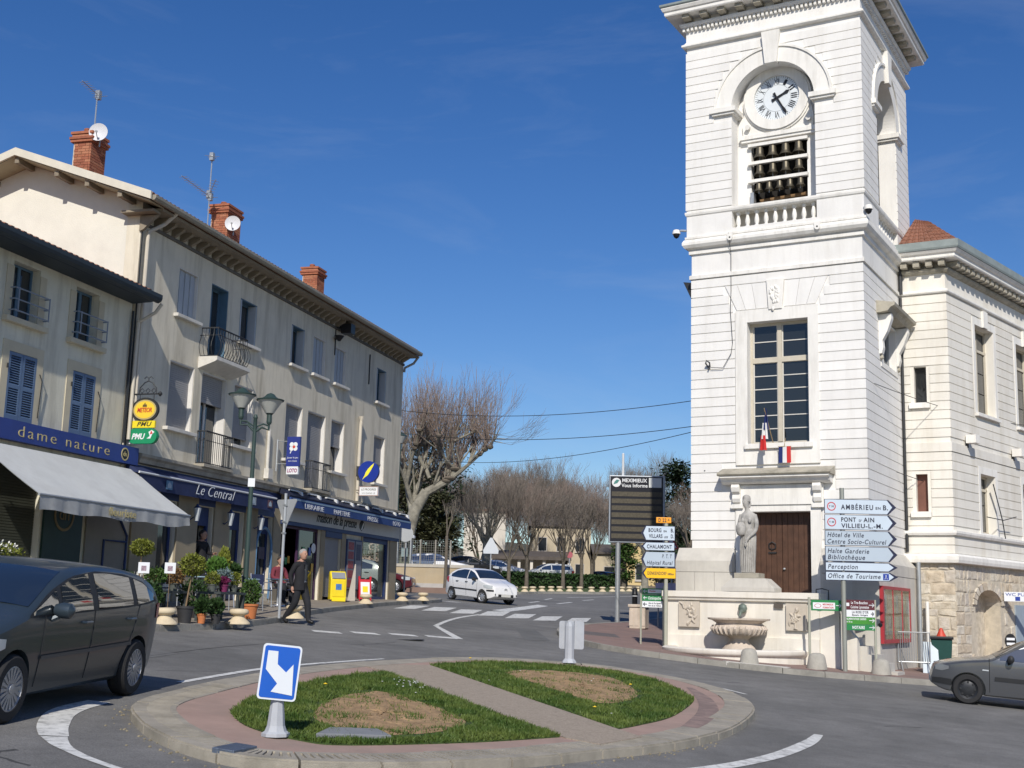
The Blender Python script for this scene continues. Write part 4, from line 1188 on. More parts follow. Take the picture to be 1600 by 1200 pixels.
def rubble_rows(place,a0,a1,z0,z1,holes):
 z = z0
 while z < z1 - .12:
  h = min(rr.choice([.16,.20,.26,.32,.38]),z1 - z)
  if z1 - z - h < .14: h = z1 - z
  a = a0
  while a < a1 - .05:
   w = min(rr.uniform(.18,.60),a1 - a)
   if a1 - a - w < .15: w = a1 - a
   am,zm = a + w / 2,z + h / 2
   if not any(H[0] - w * .5 < am < H[1] + w * .5 and zm < H[3] + (.12 if H[0] < am < H[1] else 0) and zm > H[2] for H in holes):
    j = lambda: rr.uniform(-.024,.024)
    d = rr.uniform(.006,.03)
    P = [place(a + .014 + j(),0 - .03,z + .014 + j()),place(a + w - .014 + j(),-.03,z + .014 + j())]
    aa,bb,cc,dd = a + .015,a + w - .015,z + .015,z + h - .015
    q = [(aa + j(),cc + j()),(bb + j(),cc + j()),(bb + j(),dd + j()),(aa + j(),dd + j())]
    mid = (sum(p[0] for p in q) / 4,sum(p[1] for p in q) / 4)
    inn = [(mid[0] + (p[0] - mid[0]) * .72 + j(),mid[1] + (p[1] - mid[1]) * .72 + j()) for p in q]
    vs = [place(p[0],-.04,p[1]) for p in q] + [place(p[0],d * .55,p[1]) for p in q] + [place(p[0],d + rr.uniform(-.008,.012),p[1]) for p in inn]
    fs = [(i,(i + 1) % 4,4 + (i + 1) % 4,4 + i) for i in range(4)] + [(4 + i,4 + (i + 1) % 4,8 + (i + 1) % 4,8 + i) for i in range(4)] + [(8,9,10,11)]
    mb = MB(); mb.add(vs,fs); sub(mb,'rubble_stone',M_RUBBLE[rr.randrange(5)],rub)
   a += w
  z += h
rubble_rows(lambda a,n,z: (a,WY + .02 - n,z),LX1 + .32,WX - .0,-.3,3.06,[])
rubble_rows(lambda a,n,z: WF(a,n - .02,z),.02,7.0,-1.1,3.06,[NI,(4.55,5.6,-2,2.1)])
mb = MB(); WB(mb,4.6,5.55,-.02,.02,-1.2,2.0); hb(mb,'side_door',mat('toilet_door',(.30,.36,.42),.6,.1))
mb = MB(); mb.tube([(-1.30,-.05,8.35),(-1.34,-.16,8.45),(-1.30,-.2,8.52),(-1.24,-.12,8.47),(-1.25,-.06,8.36),(-1.29,-.1,8.28)],.022,6); hb(mb,'cable_hook',M_IRON)
mb = MB(); mb.tube([(-.62,-.26,12.16),(-.60,-.24,11.9),(-.615,-.06,11.6),(-.62,-.05,10.5),(-.64,-.06,9.95),(-.58,-.06,9.0),(-.62,-.07,8.7),(-.85,-.1,8.3),(-1.2,-.12,8.33)],.009,5); hb(mb,'cable',M_IRON)
mb = MB(); mb.lathe([(.02,0),(.02,.02)],(-1.42,-.03,5.42),8); hb(mb,'cable_hook',M_IRON)
# === LEFT-HAND HOUSES
M_PLB = mat('plaster_beige',(.70,.645,.52),.92,.08,.9,.4,55,dark=(.36,.31,.22),dscale=.75,damt=.75,streak=True)
M_PLG = mat('plaster_gable',(.72,.69,.60),.92,.06,1.2,.35,40,dark=(.5,.46,.4),dscale=.8,damt=.3)
M_PLA = mat('plaster_pale',(.67,.64,.52),.92,.08,.9,.35,55,dark=(.36,.33,.26),dscale=.8,damt=.7,streak=True)
M_TRIMA = mat('trim_ochre',(.54,.48,.35),.9,.08,2,.2,50)
M_EAVE = mat('eave_wood',(.25,.21,.155),.85,.18,3,.2,40)
M_BRICK = [mat('brick_%d' % i,c,.9,.2,9,.4,60) for i,c in enumerate([(.36,.13,.07),(.30,.105,.06),(.40,.17,.095)])]
M_SILLW = mat('sill_white',(.62,.60,.55),.8,.08,3,.15,50,dark=(.35,.33,.28),dscale=2,damt=.5)
M_SHUT = mat('roller_shutter',(.31,.31,.315),.7,.06,2)
M_SHUTG = mat('shutter_grey',(.42,.45,.48),.6,.06,2)
M_JAMB = mat('window_jamb_white',(.66,.64,.60),.75,.06,3)
M_WBLUE = mat('window_blue',(.085,.16,.235),.55,.10,4)
M_GLASSH = glass_mat('house_glass',(.03,.035,.04),.04)
M_NAVY = mat('navy_canvas',(.018,.028,.085),.75,.14,4,.1,60)
M_NAVYP = mat('navy_paint',(.02,.04,.13),.5,.10,4)
M_CAFEW = mat('cafe_stone_shaded',(.30,.255,.18),.88,.10,2,.25,50,dark=(.27,.23,.17),dscale=1.2,damt=.4)  # stone colour darkened to deepen the shade at the shop front
M_SIGNW = mat('sign_offwhite_shaded',(.50,.50,.49),.55,.05,2)  # off-white lowered too, shop-front shade put into the colour
M_WLET = mat('letter_white',(.72,.74,.76),.5,.03)
M_GOLD = mat('letter_gold',(.50,.42,.20),.5,.10)
M_LEDGE = mat('ledge_stone',(.36,.33,.27),.92,.16,2,.4,50,dark=(.16,.145,.11),dscale=1.1,damt=.7,streak=True)
M_PIPE = mat('pipe_beige',(.56,.51,.42),.6,.08,3)
M_CURTAIN = mat('curtain_white',(.60,.60,.58),.9,.08,12)
LROT = math.pi / 2 - rad(15.546)
def lhouse(name,label,zb=1.1): return thing(name,label,'house',(-6.8,39.2,zb),LROT,absz=True)
HB = lhouse('terraced_house','three-storey beige house with bracketed eaves, cafe and newsagent at street level')
def pb(mb,name,m,root=None,**kw): return mb.build(name,m,root or HB,**kw)
U0,U1,VD = -9.42,9.46,6.6
TOPW = [(-7.48,-6.46),(-4.05,-3.0),(-.62,.37),(1.05,2.06),(2.82,3.82),(6.70,7.68)]
TOPD = (-5.75,-4.78,7.98,10.13)
F1W = [(-7.60,-6.36),(-4.08,-2.92),(-.70,.50),(2.82,3.92),(6.72,7.82)]
F1D = [(-5.93,-4.53,5.10,7.62),(.93,2.32,5.10,7.62)]
CAFE = [(-7.68,-6.80,1.9,4.0),(-5.72,-4.86,1.0,4.0),(-3.92,-3.06,1.0,4.0),(-2.24,-1.22,1.75,4.0)]
SHOP = [(-.72,2.38,1.0,3.95),(2.70,4.08,1.0,3.95),(6.02,8.72,1.0,3.95)]
holes = [(a,b,8.86,10.13) for a,b in TOPW] + [TOPD] + [(a,b,5.87,7.62) for a,b in F1W] + F1D + CAFE + SHOP
mb = MB(); mb.wall(U0,U1,.6,10.98,holes,0,.4); pb(mb,'front_wall',M_PLB)
mb = MB(); mb.wall(.4,VD,.6,11.0,[(.5,4.2,1.0,3.95)],0,.35); mb.v = [(U1 - y,x,z) for x,y,z in mb.v]
mb.box(U0 + .35,U1 - .35,VD - .35,VD,.6,11.0); pb(mb,'side_wall',M_PLB)
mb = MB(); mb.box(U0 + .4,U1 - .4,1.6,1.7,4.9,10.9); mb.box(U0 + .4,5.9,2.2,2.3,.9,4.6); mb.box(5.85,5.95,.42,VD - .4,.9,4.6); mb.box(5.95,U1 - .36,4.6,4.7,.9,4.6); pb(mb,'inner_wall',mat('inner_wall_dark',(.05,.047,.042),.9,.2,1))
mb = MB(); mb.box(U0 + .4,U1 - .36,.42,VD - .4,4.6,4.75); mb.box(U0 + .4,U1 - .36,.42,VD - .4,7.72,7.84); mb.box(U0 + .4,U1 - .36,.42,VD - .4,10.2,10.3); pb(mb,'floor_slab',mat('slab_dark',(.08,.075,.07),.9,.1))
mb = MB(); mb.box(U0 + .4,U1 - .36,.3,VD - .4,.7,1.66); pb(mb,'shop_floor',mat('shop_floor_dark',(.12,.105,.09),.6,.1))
EV = -.62
rz = lambda v: 11.10 + (v - EV) * .352 if v < VD / 2 else 11.10 + (VD - EV - v - .0 + 0) * .352
apexz = rz(VD / 2 - .001)
mb = MB(); prof = [(EV,11.08),(VD / 2,apexz),(VD - EV,11.08),(VD - EV,11.20),(VD / 2,apexz + .13),(EV,11.20)]
mb.prism_x(prof,U0 - .70,U1 + .06); roof = pb(mb,'roof',M_TILE)
mb = MB(); mb.prism_x([(EV + .03,11.0),(.0,11.0),(.0,11.07),(EV + .03,11.07)],U0 - .02,U1 + .04); pb(mb,'eave_board',M_EAVE)
mb = MB(); mb.prism_x([(.402,.6),(VD,.6),(VD,rz(VD) - .04),(VD / 2,apexz - .04),(.402,rz(.4) - .04)],U0,U0 + .35); pb(mb,'gable_wall',M_PLG)
mb = MB(); mb.prism_x([(.4,11.0),(VD,11.0),(VD,rz(VD) - .04),(VD / 2,apexz - .04),(.4,rz(.4) - .04)],U1 - .35,U1); pb(mb,'gable_wall',M_PLB)
mb = MB(); mb.prism_x([(0,10.985),(.401,10.985),(.401,rz(.4) - .04),(0,rz(0) - .04)],U0,U1); pb(mb,'wall_plate',M_PLB)
mb = MB()
for i in range(98):
 u = U0 - .62 + i * .197
 mb.cyl((u,EV - .04,11.205),(u,EV + .7,11.205 + .26),.075,.065,6)
o = sub(mb,'tile_rolls',M_TILE,roof); o['kind'] = 'stuff'
mb = MB(); n = 8
pts = [(EV - .02,11.18)] + [(EV - .08 + .075 * math.cos(math.pi + math.pi * i / n) - 0,11.17 + .08 * math.sin(math.pi + math.pi * i / n)) for i in range(n + 1)]
mb.prism_x([(EV + .005,11.20),(EV - .15,11.20),(EV - .15,11.13),(EV - .11,11.075),(EV - .03,11.075),(EV + .005,11.12)],U0 - .66,U1 + .04); pb(mb,'gutter',mat('gutter_zinc',(.27,.25,.20),.6,.12,3))
mb = MB(); mb.box(U0 - .0,U1,-.05,.0,10.70,10.78); pb(mb,'eave_moulding',mat('moulding_dark',(.13,.12,.105),.85,.2,4))
for i in range(44):
 u = U0 + .18 + i * .428
 mb = MB(); mb.prism_x([(0,10.78),(-.10,10.79),(-.34,10.93),(-.36,10.998),(0,10.998)],u - .055,u + .055); pb(mb,'eave_bracket',M_EAVE)
mb = MB(); mb.prism_x([(EV + .02,11.05),(VD / 2,apexz - .03),(VD - EV - .02,11.05),(VD - EV - .02,11.075),(VD / 2,apexz - .005),(EV + .02,11.075)],U0 - .69,U0); pb(mb,'gable_soffit',mat('soffit_cream',(.40,.36,.25),.8,.1,3))
for v0,v1,s in ((EV - .06,VD / 2,1),(VD / 2,VD + .66,-1)):
 za,zb_ = (11.10,apexz + .02) if s > 0 else (apexz + .02,11.10)
 mb = MB(); mb.prism_x([(v0,za - .03),(v1,zb_ - .03),(v1,zb_ + .17),(v0,za + .17)],U0 - .76,U0 - .70); pb(mb,'barge_board',mat('barge_cream',(.62,.58,.48),.75,.08,3))
for v in (.25,1.2,2.1,VD / 2,4.3,5.4):
 z = rz(v) - .12; mb = MB(); mb.box(U0 - .66,U0,v - .06,v + .06,z - .07,z + .07); pb(mb,'purlin_end',M_EAVE)
mb = MB(); mb.box(U0 - .3,U0 + .02,-.5,.42,10.92,10.98); mb.prism_x([(-.45,10.9),(.02,10.9),(.02,10.5),(-.1,10.55)],U0 - .05,U0 + .05); pb(mb,'corner_bracket',M_EAVE)
def chimney(u0,u1,v0,v1,z0,z1):
 mb = MB(); mb.box(u0 + .02,u1 - .02,v0 + .02,v1 - .02,z0,z1 - .02); c = mb.build('chimney',M_MORTAR,HB)
 z = max(z0,12.0); r = 0
 while z < z1 - .3:
  off = .11 if r % 2 else 0
  def run(a0,a1,fn):
   a = a0 - (off if off else 0)
   while a < a1 - .01:
    b = min(a + .22,a1); aa = max(a,a0)
    if b - aa > .03:
     mb = MB(); fn(mb,aa + .006,b - .006); mb.build('brick',M_BRICK[RND.randrange(3)],c)
    a += .22
  run(u0,u1,lambda mb,a,b: mb.box(a,b,v0,v0 + .05,z + .005,z + .068))
  run(v0 + .05,v1 - .05,lambda mb,a,b: mb.box(u0,u0 + .05,a,b,z + .005,z + .068))
  z += .073; r += 1
 for k_,(e,h0,h1) in enumerate(((.045,-.30,-.235),(.07,-.23,-.165),(.02,-.16,-.09),(.05,-.085,-.02))):
  mb = MB(); mb.box(u0 - e,u1 + e,v0 - e,v1 + e,z1 + h0,z1 + h1); mb.build('brick_cap',M_BRICK[k_ % 3],c)
 for q in (.3,.7):
  mb = MB(); uu = u0 + (u1 - u0) * q; mb.lathe([(.09,0),(.10,.12),(.085,.14),(.085,.05),(.02,.04)],(uu,(v0 + v1) / 2,z1 - .02),10); mb.build('chimney_pot',M_BRICK[1],c)
 return c
chimney(-9.26,-8.60,1.75,2.3,11.5,13.36)
chimney(-2.43,-1.57,1.5,2.1,11.5,13.60)
chimney(4.30,4.95,1.5,2.1,11.5,13.42)
def sill(u0,u1,z):
 mb = MB(); mb.box(u0 - .14,u1 + .14,-.14,.2,z - .09,z - .001); pb(mb,'window_sill',M_SILLW,bevel=.008)
def jambs(u0,u1,z0,z1,m=None):
 mb = MB(); mb.box(u0,u0 + .03,.01,.3,z0,z1); mb.box(u1 - .03,u1,.01,.3,z0,z1); mb.box(u0 + .03,u1 - .03,.01,.3,z1 - .03,z1); pb(mb,'window_jamb',m or M_JAMB)
def casement(u0,u1,z0,z1,frame,glass=M_GLASSH,y=.26,curtain=False,root=None):
 mb = MB(); um = (u0 + u1) / 2; f_ = .05
 for a,b,c,d in ((u0,u0 + f_,z0,z1),(u1 - f_,u1,z0,z1),(um - .045,um + .045,z0 + f_,z1 - f_),(u0 + f_,u1 - f_,z0,z0 + f_ + .03),(u0 + f_,u1 - f_,z1 - f_,z1)): mb.box(a,b,y,y + .07,c,d)
 w = pb(mb,'window',frame,root)
 for a,b in ((u0 + f_,um - .045),(um + .045,u1 - f_)):
  mb = MB(); mb.box(a,b,y + .03,y + .04,z0 + f_ + .03,z1 - f_); mb.build('pane',glass,w)
  if curtain:
   mb = MB(); n = 14
   vs = []
   for i in range(n + 1):
    x = a + (b - a) * i / n; d = .10 + .025 * (i % 2)
    vs += [(x,y + d,z0 + .1),(x,y + d,z1 - .06)]
   mb.add(vs,[(2 * i,2 * i + 2,2 * i + 3,2 * i + 1) for i in range(n)]); mb.build('curtain',M_CURTAIN,w)
 return w
def folding_shutter(u0,u1,z0,z1,y=.06):
 n = 7; w = (u1 - u0) / n
 mb = MB(); mb.box(u0,u1,y + .03,y + .045,z0,z1); sh = pb(mb,'folding_shutter',M_SHUTG)
 for i in range(n):
  mb = MB(); a = u0 + i * w; d = .025 * (i % 2)
  mb.box(a + .008,a + w - .008,y - d,y + .03,z0 + .01,z1 - .01); mb.build('slat',M_SHUTG,sh)
def roller(u0,u1,z0,z1,y=.13):
 mb = MB(); mb.box(u0,u1,y + .02,y + .03,z0,z1); s = pb(mb,'roller_shutter',M_SHUT)
 h = .055; n = int((z1 - z0) / h); mb = MB()
 for i in range(n):
  mb.box(u0 + .005,u1 - .005,y + .004,y + .02,z0 + i * h + .004,z0 + (i + 1) * h - .004)
 o = mb.build('shutter_slats',M_SHUT,s); o['kind'] = 'stuff'
 mb = MB(); mb.box(u0,u1,y - .01,y + .06,z0 - .04,z0 - .001); mb.build('bottom_bar',M_SHUT,s)
OPENW = {1,2,5}
for i,(a,b) in enumerate(TOPW):
 jambs(a,b,8.86,10.13,M_WBLUE if i in OPENW else M_JAMB); sill(a,b,8.86)
 if i in (0,3,4): folding_shutter(a + .03,b - .03,8.88,10.10,.1)
 else:
  casement(a + .03,b - .03,8.87,10.10,M_WBLUE)
  for q,s_ in ((a + .03,1),(b - .03 - .06,-1)):     # shutters folded into the reveal
   mb = MB(); mb.box(q,q + .06,.0,.25,8.88,10.09); pb(mb,'folded_shutter',M_SHUTG)
jambs(*TOPD[:2],TOPD[2],TOPD[3],M_WBLUE); casement(TOPD[0] + .03,TOPD[1] - .03,TOPD[2],TOPD[3] - .03,M_WBLUE)
F1OPEN = {0: 1.0,1: .84,2: 1.0,3: .48,4: .55}
for i,(a,b) in enumerate(F1W):
 z0,z1 = 5.87,7.62; jambs(a,b,z0,z1); sill(a,b,z0)
 zc = z1 - (z1 - z0) * F1OPEN[i]
 roller(a + .03,b - .03,max(zc,z0 + .05),z1 - .03)
 if F1OPEN[i] < 1: casement(a + .03,b - .03,z0,z1 - .03,M_JAMB,curtain=True)
for i,(a,b,z0,z1) in enumerate(F1D):
 jambs(a,b,z0,z1)
 zc = 6.86 if i == 0 else z0 + .06
 roller(a + .03,b - .03,zc,z1 - .03)
 if i == 0: casement(a + .03,b - .03,z0,z1 - .03,M_JAMB)
mb = MB(); mb.prism_x([(0,7.66),(-.50,7.84),(-.56,7.88),(-.56,7.98),(0,7.98)],-6.20,-4.30); slab = pb(mb,'balcony_slab',M_SILLW)
def rail(u0,u1,depth,z0,z1,bulge,n,name,m,nside):
 mb = MB()
 c = [(u0,0),(u0,-depth),(u1,-depth),(u1,0)]
 for z,r in ((z1,.022),(z0 + .03,.014),(z0 + (z1 - z0) * .72,.010)):
  bu = bulge * math.sin(math.pi * min(1,max(0,(z - z0) / (z1 - z0)))) * 1.0 if z < z1 - .05 else 0
  mb.tube([(u0 - bu,0,z),(u0 - bu,-depth - bu,z),(u1 + bu,-depth - bu,z),(u1 + bu,0,z)],r,6)
 def bar(x,y,nx,ny):
  pts = []
  for k_ in range(7):
   t = k_ / 6; bu = bulge * math.sin(math.pi * min(1,t * 1.35)) if t < .74 else 0
   pts.append((x + nx * bu,y + ny * bu,z0 + (z1 - z0) * t))
  mb.tube(pts,.010,5)
 for i in range(n + 1): bar(u0 + (u1 - u0) * i / n,-depth,0,-1)
 for i in range(nside):
  y = -depth * i / nside
  bar(u0,y,-1,0); bar(u1,y,1,0)
 return mb.build(name,m,HB)
rail(-6.10,-4.40,.48,7.98,8.78,.12,12,'balcony_rail',M_IRON,4)
mb = MB(); mb.box(-6.05,-4.42,-.30,0,5.02,5.10); pb(mb,'balcony_slab',M_LEDGE)
rail(-5.98,-4.48,.26,5.10,5.98,0,14,'balcony_rail',M_IRON,3)
mb = MB(); mb.box(.86,2.38,-.30,0,5.02,5.10); pb(mb,'balcony_slab',M_LEDGE)
rail(.92,2.33,.26,5.10,5.98,0,14,'balcony_rail',M_IRON,3)
mb = MB(); mb.prism_x([(0,4.78),(-.14,4.80),(-.16,4.9),(-.22,4.95),(-.22,5.02),(0,5.06)],U0 + .5,U1); pb(mb,'shop_ledge',M_LEDGE)
mb = MB(); mb.tube([(U0 + .55,EV - .02,11.10),(U0 + .50,-.35,10.82),(U0 + .20,-.10,10.55),(U0 + .18,-.10,10.3),(U0 + .18,-.10,5.4)],.05,8); pb(mb,'drain_pipe',M_PIPE)
mb = MB(); mb.tube([(U1 + .05,EV + .02,11.08),(U1 + .04,-.40,10.80),(U1 - .05,-.08,10.62),(U1 - .06,-.06,10.45)],.05,8); pb(mb,'drain_pipe',mat('pipe_grey',(.30,.31,.33),.5,.1))
mb = MB(); mb.tube([(5.15,-.12,7.95),(5.15,-.10,7.7),(5.15,-.08,5.05)],.06,8); mb.cyl((5.15,-.12,7.9),(5.15,-.12,8.05),.06,.10,8); pb(mb,'drain_pipe',M_PIPE)
mb = MB(); mb.tube([(U0 + .03,-.03,10.5),(U0 + .03,-.03,5.1)],.022,6); pb(mb,'cable_run',M_IRON)
mb = MB(); mb.tube([(-1.85,-.05,6.6),(-1.85,-.05,5.05)],.05,8); mb.box(-2.0,-1.72,-.18,-.02,5.12,5.42); pb(mb,'cable_box',M_SILLW)
mb = MB(); mb.tube([(5.9,-.03,10.45),(5.9,-.03,9.35)],.022,5); pb(mb,'cable_run',M_IRON)
PIL = [(-8.9,-7.70),(-6.78,-5.75),(-4.83,-3.95),(-3.03,-2.27),(-1.19,-.76)]
for a,b in PIL:
 mb = MB(); mb.box(a,b,-.06,-.0,1.0,4.30); pb(mb,'pilaster',M_CAFEW)
for a,b,z0,z1 in CAFE:
 z0 = max(z0,1.55)
 mb = MB(); f_ = .09
 for c in ((a,a + f_,z0,z1),(b - f_,b,z0,z1),(a + f_,b - f_,z0,z0 + .14),(a + f_,b - f_,z1 - .5,z1)): mb.box(c[0],c[1],.12,.2,c[2],c[3])
 w = pb(mb,'cafe_window' if z0 > 1.6 else 'cafe_door',M_NAVYP)
 if not (-5.8 < a < -5.6):
  mb = MB(); mb.box(a + f_,b - f_,.15,.16,z0 + .14,z1 - .5); mb.build('pane',M_GLASSH,w)
 if a < -7 or a > -2.5:
  mb = MB(); n = 10; vs = []
  for i in range(n + 1): vs += [(a + f_ + (b - a - 2 * f_) * i / n,.21 + .02 * (i % 2),z0 + .14),(a + f_ + (b - a - 2 * f_) * i / n,.21 + .02 * (i % 2),z0 + .95)]
  mb.add(vs,[(2 * i,2 * i + 2,2 * i + 3,2 * i + 1) for i in range(n)]); mb.build('half_curtain',M_CURTAIN,w)
mb = MB(); pts = []
for i in range(13):
 an = math.pi * i / 12; pts.append((-1.73 - .5 * math.cos(an),-.03,3.05 + .62 * math.sin(an)))
mb.tube([(-2.23,-.03,1.6)] + pts + [(-1.23,-.03,1.6)],.045,6); pb(mb,'arched_frame',mat('frame_lightblue',(.10,.20,.34),.5,.08))
mb = MB(); mb.box(-1.95,-1.55,.02,.06,2.75,3.1); pb(mb,'window_sticker',mat('sticker_dark',(.05,.03,.05),.5))
mb = MB(); mb.box(U0 + .6,-.78,-.055,0,4.02,4.75); pb(mb,'cafe_fascia',M_NAVYP)
mb = MB(); mb.box(-.75,U1 + .02,-.12,.0,3.98,4.42); sb = pb(mb,'newsagent_sign',M_SIGNW)
text_mesh('maison de la presse',.46,T(1.75,-.124,4.10),M_BLACK,sb,.004,.35,'LEFT',.92,bold=.006,width=3.4)
mb = MB()
for i in range(12):
 pass
mb.prism_y([(5.42,4.12),(5.62,4.03),(5.82,4.16),(5.86,4.32),(5.70,4.40),(5.52,4.38),(5.4,4.26)],-.13,-.121); mb.build('sign_emblem',M_BLACK,sb)
mb = MB(); mb.prism_y([(5.56,4.08),(5.64,4.06),(5.80,4.28),(5.82,4.38),(5.70,4.28)],-.135,-.131); mb.build('sign_emblem',M_WLET,sb)
mb = MB(); mb.box(-.75,U1 + .03,-.10,0,3.86,3.978); pb(mb,'sign_border',M_NAVYP)
mb = MB(); mb.box(U1 - .02,U1 + .025,-.13,1.4,3.98,4.42); pb(mb,'side_sign',M_SIGNW)
for a,b in ((-.76,-.62),(2.38,2.70),(4.10,4.48),(5.90,6.02),(8.72,U1)):
 mb = MB(); mb.box(a,b,-.04,0,1.0,3.86); pb(mb,'shop_pillar',M_CAFEW)
roller(2.72,4.06,1.75,3.84,.06)
mb = MB(); mb.box(2.71,4.07,-.06,.04,3.66,3.86); pb(mb,'shutter_box',M_NAVYP)
mb = MB();
for a in (-.66,.86,2.26): mb.box(a,a + .08,.08,.16,1.4,3.86)
mb.box(-.66,2.34,.08,.16,3.78,3.86); en = pb(mb,'shop_entrance',mat('frame_violet',(.05,.02,.06),.5))
mb = MB(); mb.box(.94,2.26,.11,.12,1.5,3.78); mb.build('pane',M_GLASSH,en)
MAGC = [mat('print_%d' % i,c,.55,.45,9) for i,c in enumerate([(.45,.06,.07),(.62,.55,.30),(.10,.16,.42),(.60,.58,.55),(.08,.30,.12),(.65,.40,.08),(.35,.34,.38),(.70,.66,.10)])]
for i in range(14):
 a = -.50 + (i % 7) * .19; z = 2.05 + (i // 7) * .62 + (i % 3) * .05
 mb = MB(); mb.box(a,a + .15,.30,.31,z,z + .22); mb.build('magazine',MAGC[i % 8],en)
for i in range(5):
 mb = MB(); a = 1.0 + i * .24; z = 2.5 + (i % 2) * .5
 mb.box(a,a + .18,.085,.09,z,z + .26); mb.build('poster',MAGC[(i * 3 + 1) % 8],en)
mb = MB(); mb.cyl((2.06,.08,3.25),(2.06,.07,3.25),.16,n=20); mb.build('round_sticker',M_WLET,en)
mb = MB(); mb.box(4.50,5.88,-.07,-.02,1.95,3.70); pn = pb(mb,'poster_panel',M_NAVYP)
for a,b in ((4.56,5.14),(5.24,5.82)):
 mb = MB(); mb.box(a,b,-.085,-.071,2.0,3.65); q = mb.build('poster_board',mat('board_grey',(.22,.22,.25),.5,.1),pn)
for i in range(5):
 mb = MB(); mb.box(4.62,5.08,-.095,-.087,2.06 + i * .32,2.32 + i * .32); mb.build('poster',mat('poster_red',(.30,.07,.07),.55,.4,12),pn)
mb = MB(); mb.box(5.34,5.72,-.095,-.087,3.0,3.55); mb.build('poster',mat('poster_dark',(.06,.06,.10),.55,.3,12),pn)
mb = MB()
for a in (6.02,8.58): mb.box(a,a + .14,.06,.16,1.3,3.95)
mb.box(6.16,8.58,.06,.16,3.70,3.95); mb.box(6.16,8.58,.06,.16,1.3,1.78); cw = pb(mb,'shop_window',M_NAVYP)
mb = MB(); mb.box(6.16,8.58,.10,.108,1.78,3.70); mb.build('pane',clear_glass('shop_glass'),cw)
mb = MB(); mb.box(U1 - .22,U1 - .12,.44,.54,1.3,3.95); mb.box(U1 - .22,U1 - .12,4.06,4.2,1.3,3.95); sw = pb(mb,'side_shop_window',M_NAVYP)
mb = MB(); mb.box(U1 - .18,U1 - .172,.54,4.06,1.3,3.95); mb.build('pane',clear_glass('shop_glass'),sw)
# === florist's house (nearer, lower)
HA = lhouse('florist_house','lower pale house with blue shutters above the florist shop',1.0)
A0,A1 = -18.5,-9.50
AW_UP = [(-16.2,-15.3),(-14.0,-13.1),(-11.78,-10.88)]
AW_LO = [(-16.15,-15.2),(-13.90,-12.97),(-11.66,-10.78)]
holesA = [(a,b,7.28,8.50) for a,b in AW_UP] + [(a,b,5.15,6.58) for a,b in AW_LO] + [(-15.9,-12.35,1.0,4.35),(-12.1,-11.0,1.0,3.9)]
mb = MB(); mb.wall(A0,A1,.4,8.66,holesA,.02,.4); mb.box(A0,A0 + .35,.4,8,.4,8.7); mb.box(A0 + .35,A1,7.6,8,.4,8.7); pb(mb,'front_wall',M_PLA,HA)
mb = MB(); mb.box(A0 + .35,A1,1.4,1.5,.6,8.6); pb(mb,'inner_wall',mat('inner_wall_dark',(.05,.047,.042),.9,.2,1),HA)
mb = MB(); ez = lambda v: 8.80 + (v + .60) * .36
mb.prism_x([(-.60,8.76),(4.0,ez(4.0) - .02),(8.4,8.9),(8.4,9.0),(4.0,ez(4.0) + .1),(-.60,8.86)],A0 - .4,A1 - .0); ra_ = pb(mb,'roof',M_TILE,HA)
mb = MB()
for i in range(46):
 u = A0 - .3 + i * .2
 if u > A1 - .1: break
 for j in range(10):
  v = -.62 + j * .40
  mb.cyl((u,v,ez(v) + .05),(u,v + .44,ez(v + .44) + .035),.085,.07,6)
o = mb.build('tile_rolls',M_TILE,ra_); o['kind'] = 'stuff'
M_TEAL = mat('eave_bluegrey',(.022,.034,.045),.6,.1,3)
mb = MB(); mb.prism_x([(.02,8.64),(-.50,8.66),(-.58,8.68),(-.58,8.86),(.02,8.86)],A0 - .4,A1 + .0); pb(mb,'eave_fascia',M_TEAL,HA)
mb = MB(); mb.prism_x([(-.58,8.66),(-.62,8.65),(-.70,8.69),(-.73,8.76),(-.73,8.85),(-.58,8.85)],A0 - .4,A1 + .12); pb(mb,'gutter',M_TEAL,HA)
for a,b in AW_UP:
 mb = MB(); mb.wall(a - .22,b + .22,7.2,8.38,[(a,b,7.28,8.50)],-.0,.02); pb(mb,'window_surround',M_TRIMA,HA)
 mb = MB(); mb.box(a - .24,b + .26,-.12,.2,7.16,7.279); pb(mb,'window_sill',M_TRIMA,HA,bevel=.008)
 casement(a,b,7.28,8.50,M_WBLUE,y=.22,root=HA)
 mb = MB()
 for z in (7.42,7.66,7.90): mb.tube([(a - .06,.02,z),(a - .06,-.13,z),(b + .20,-.13,z),(b + .20,.02,z)],.016,6)
 for u in (a + .06,b + .20): mb.tube([(u,-.13,7.40),(u,-.13,7.92)],.016,6)
 pb(mb,'window_guard',mat('guard_grey',(.23,.27,.33),.5,.1),HA)
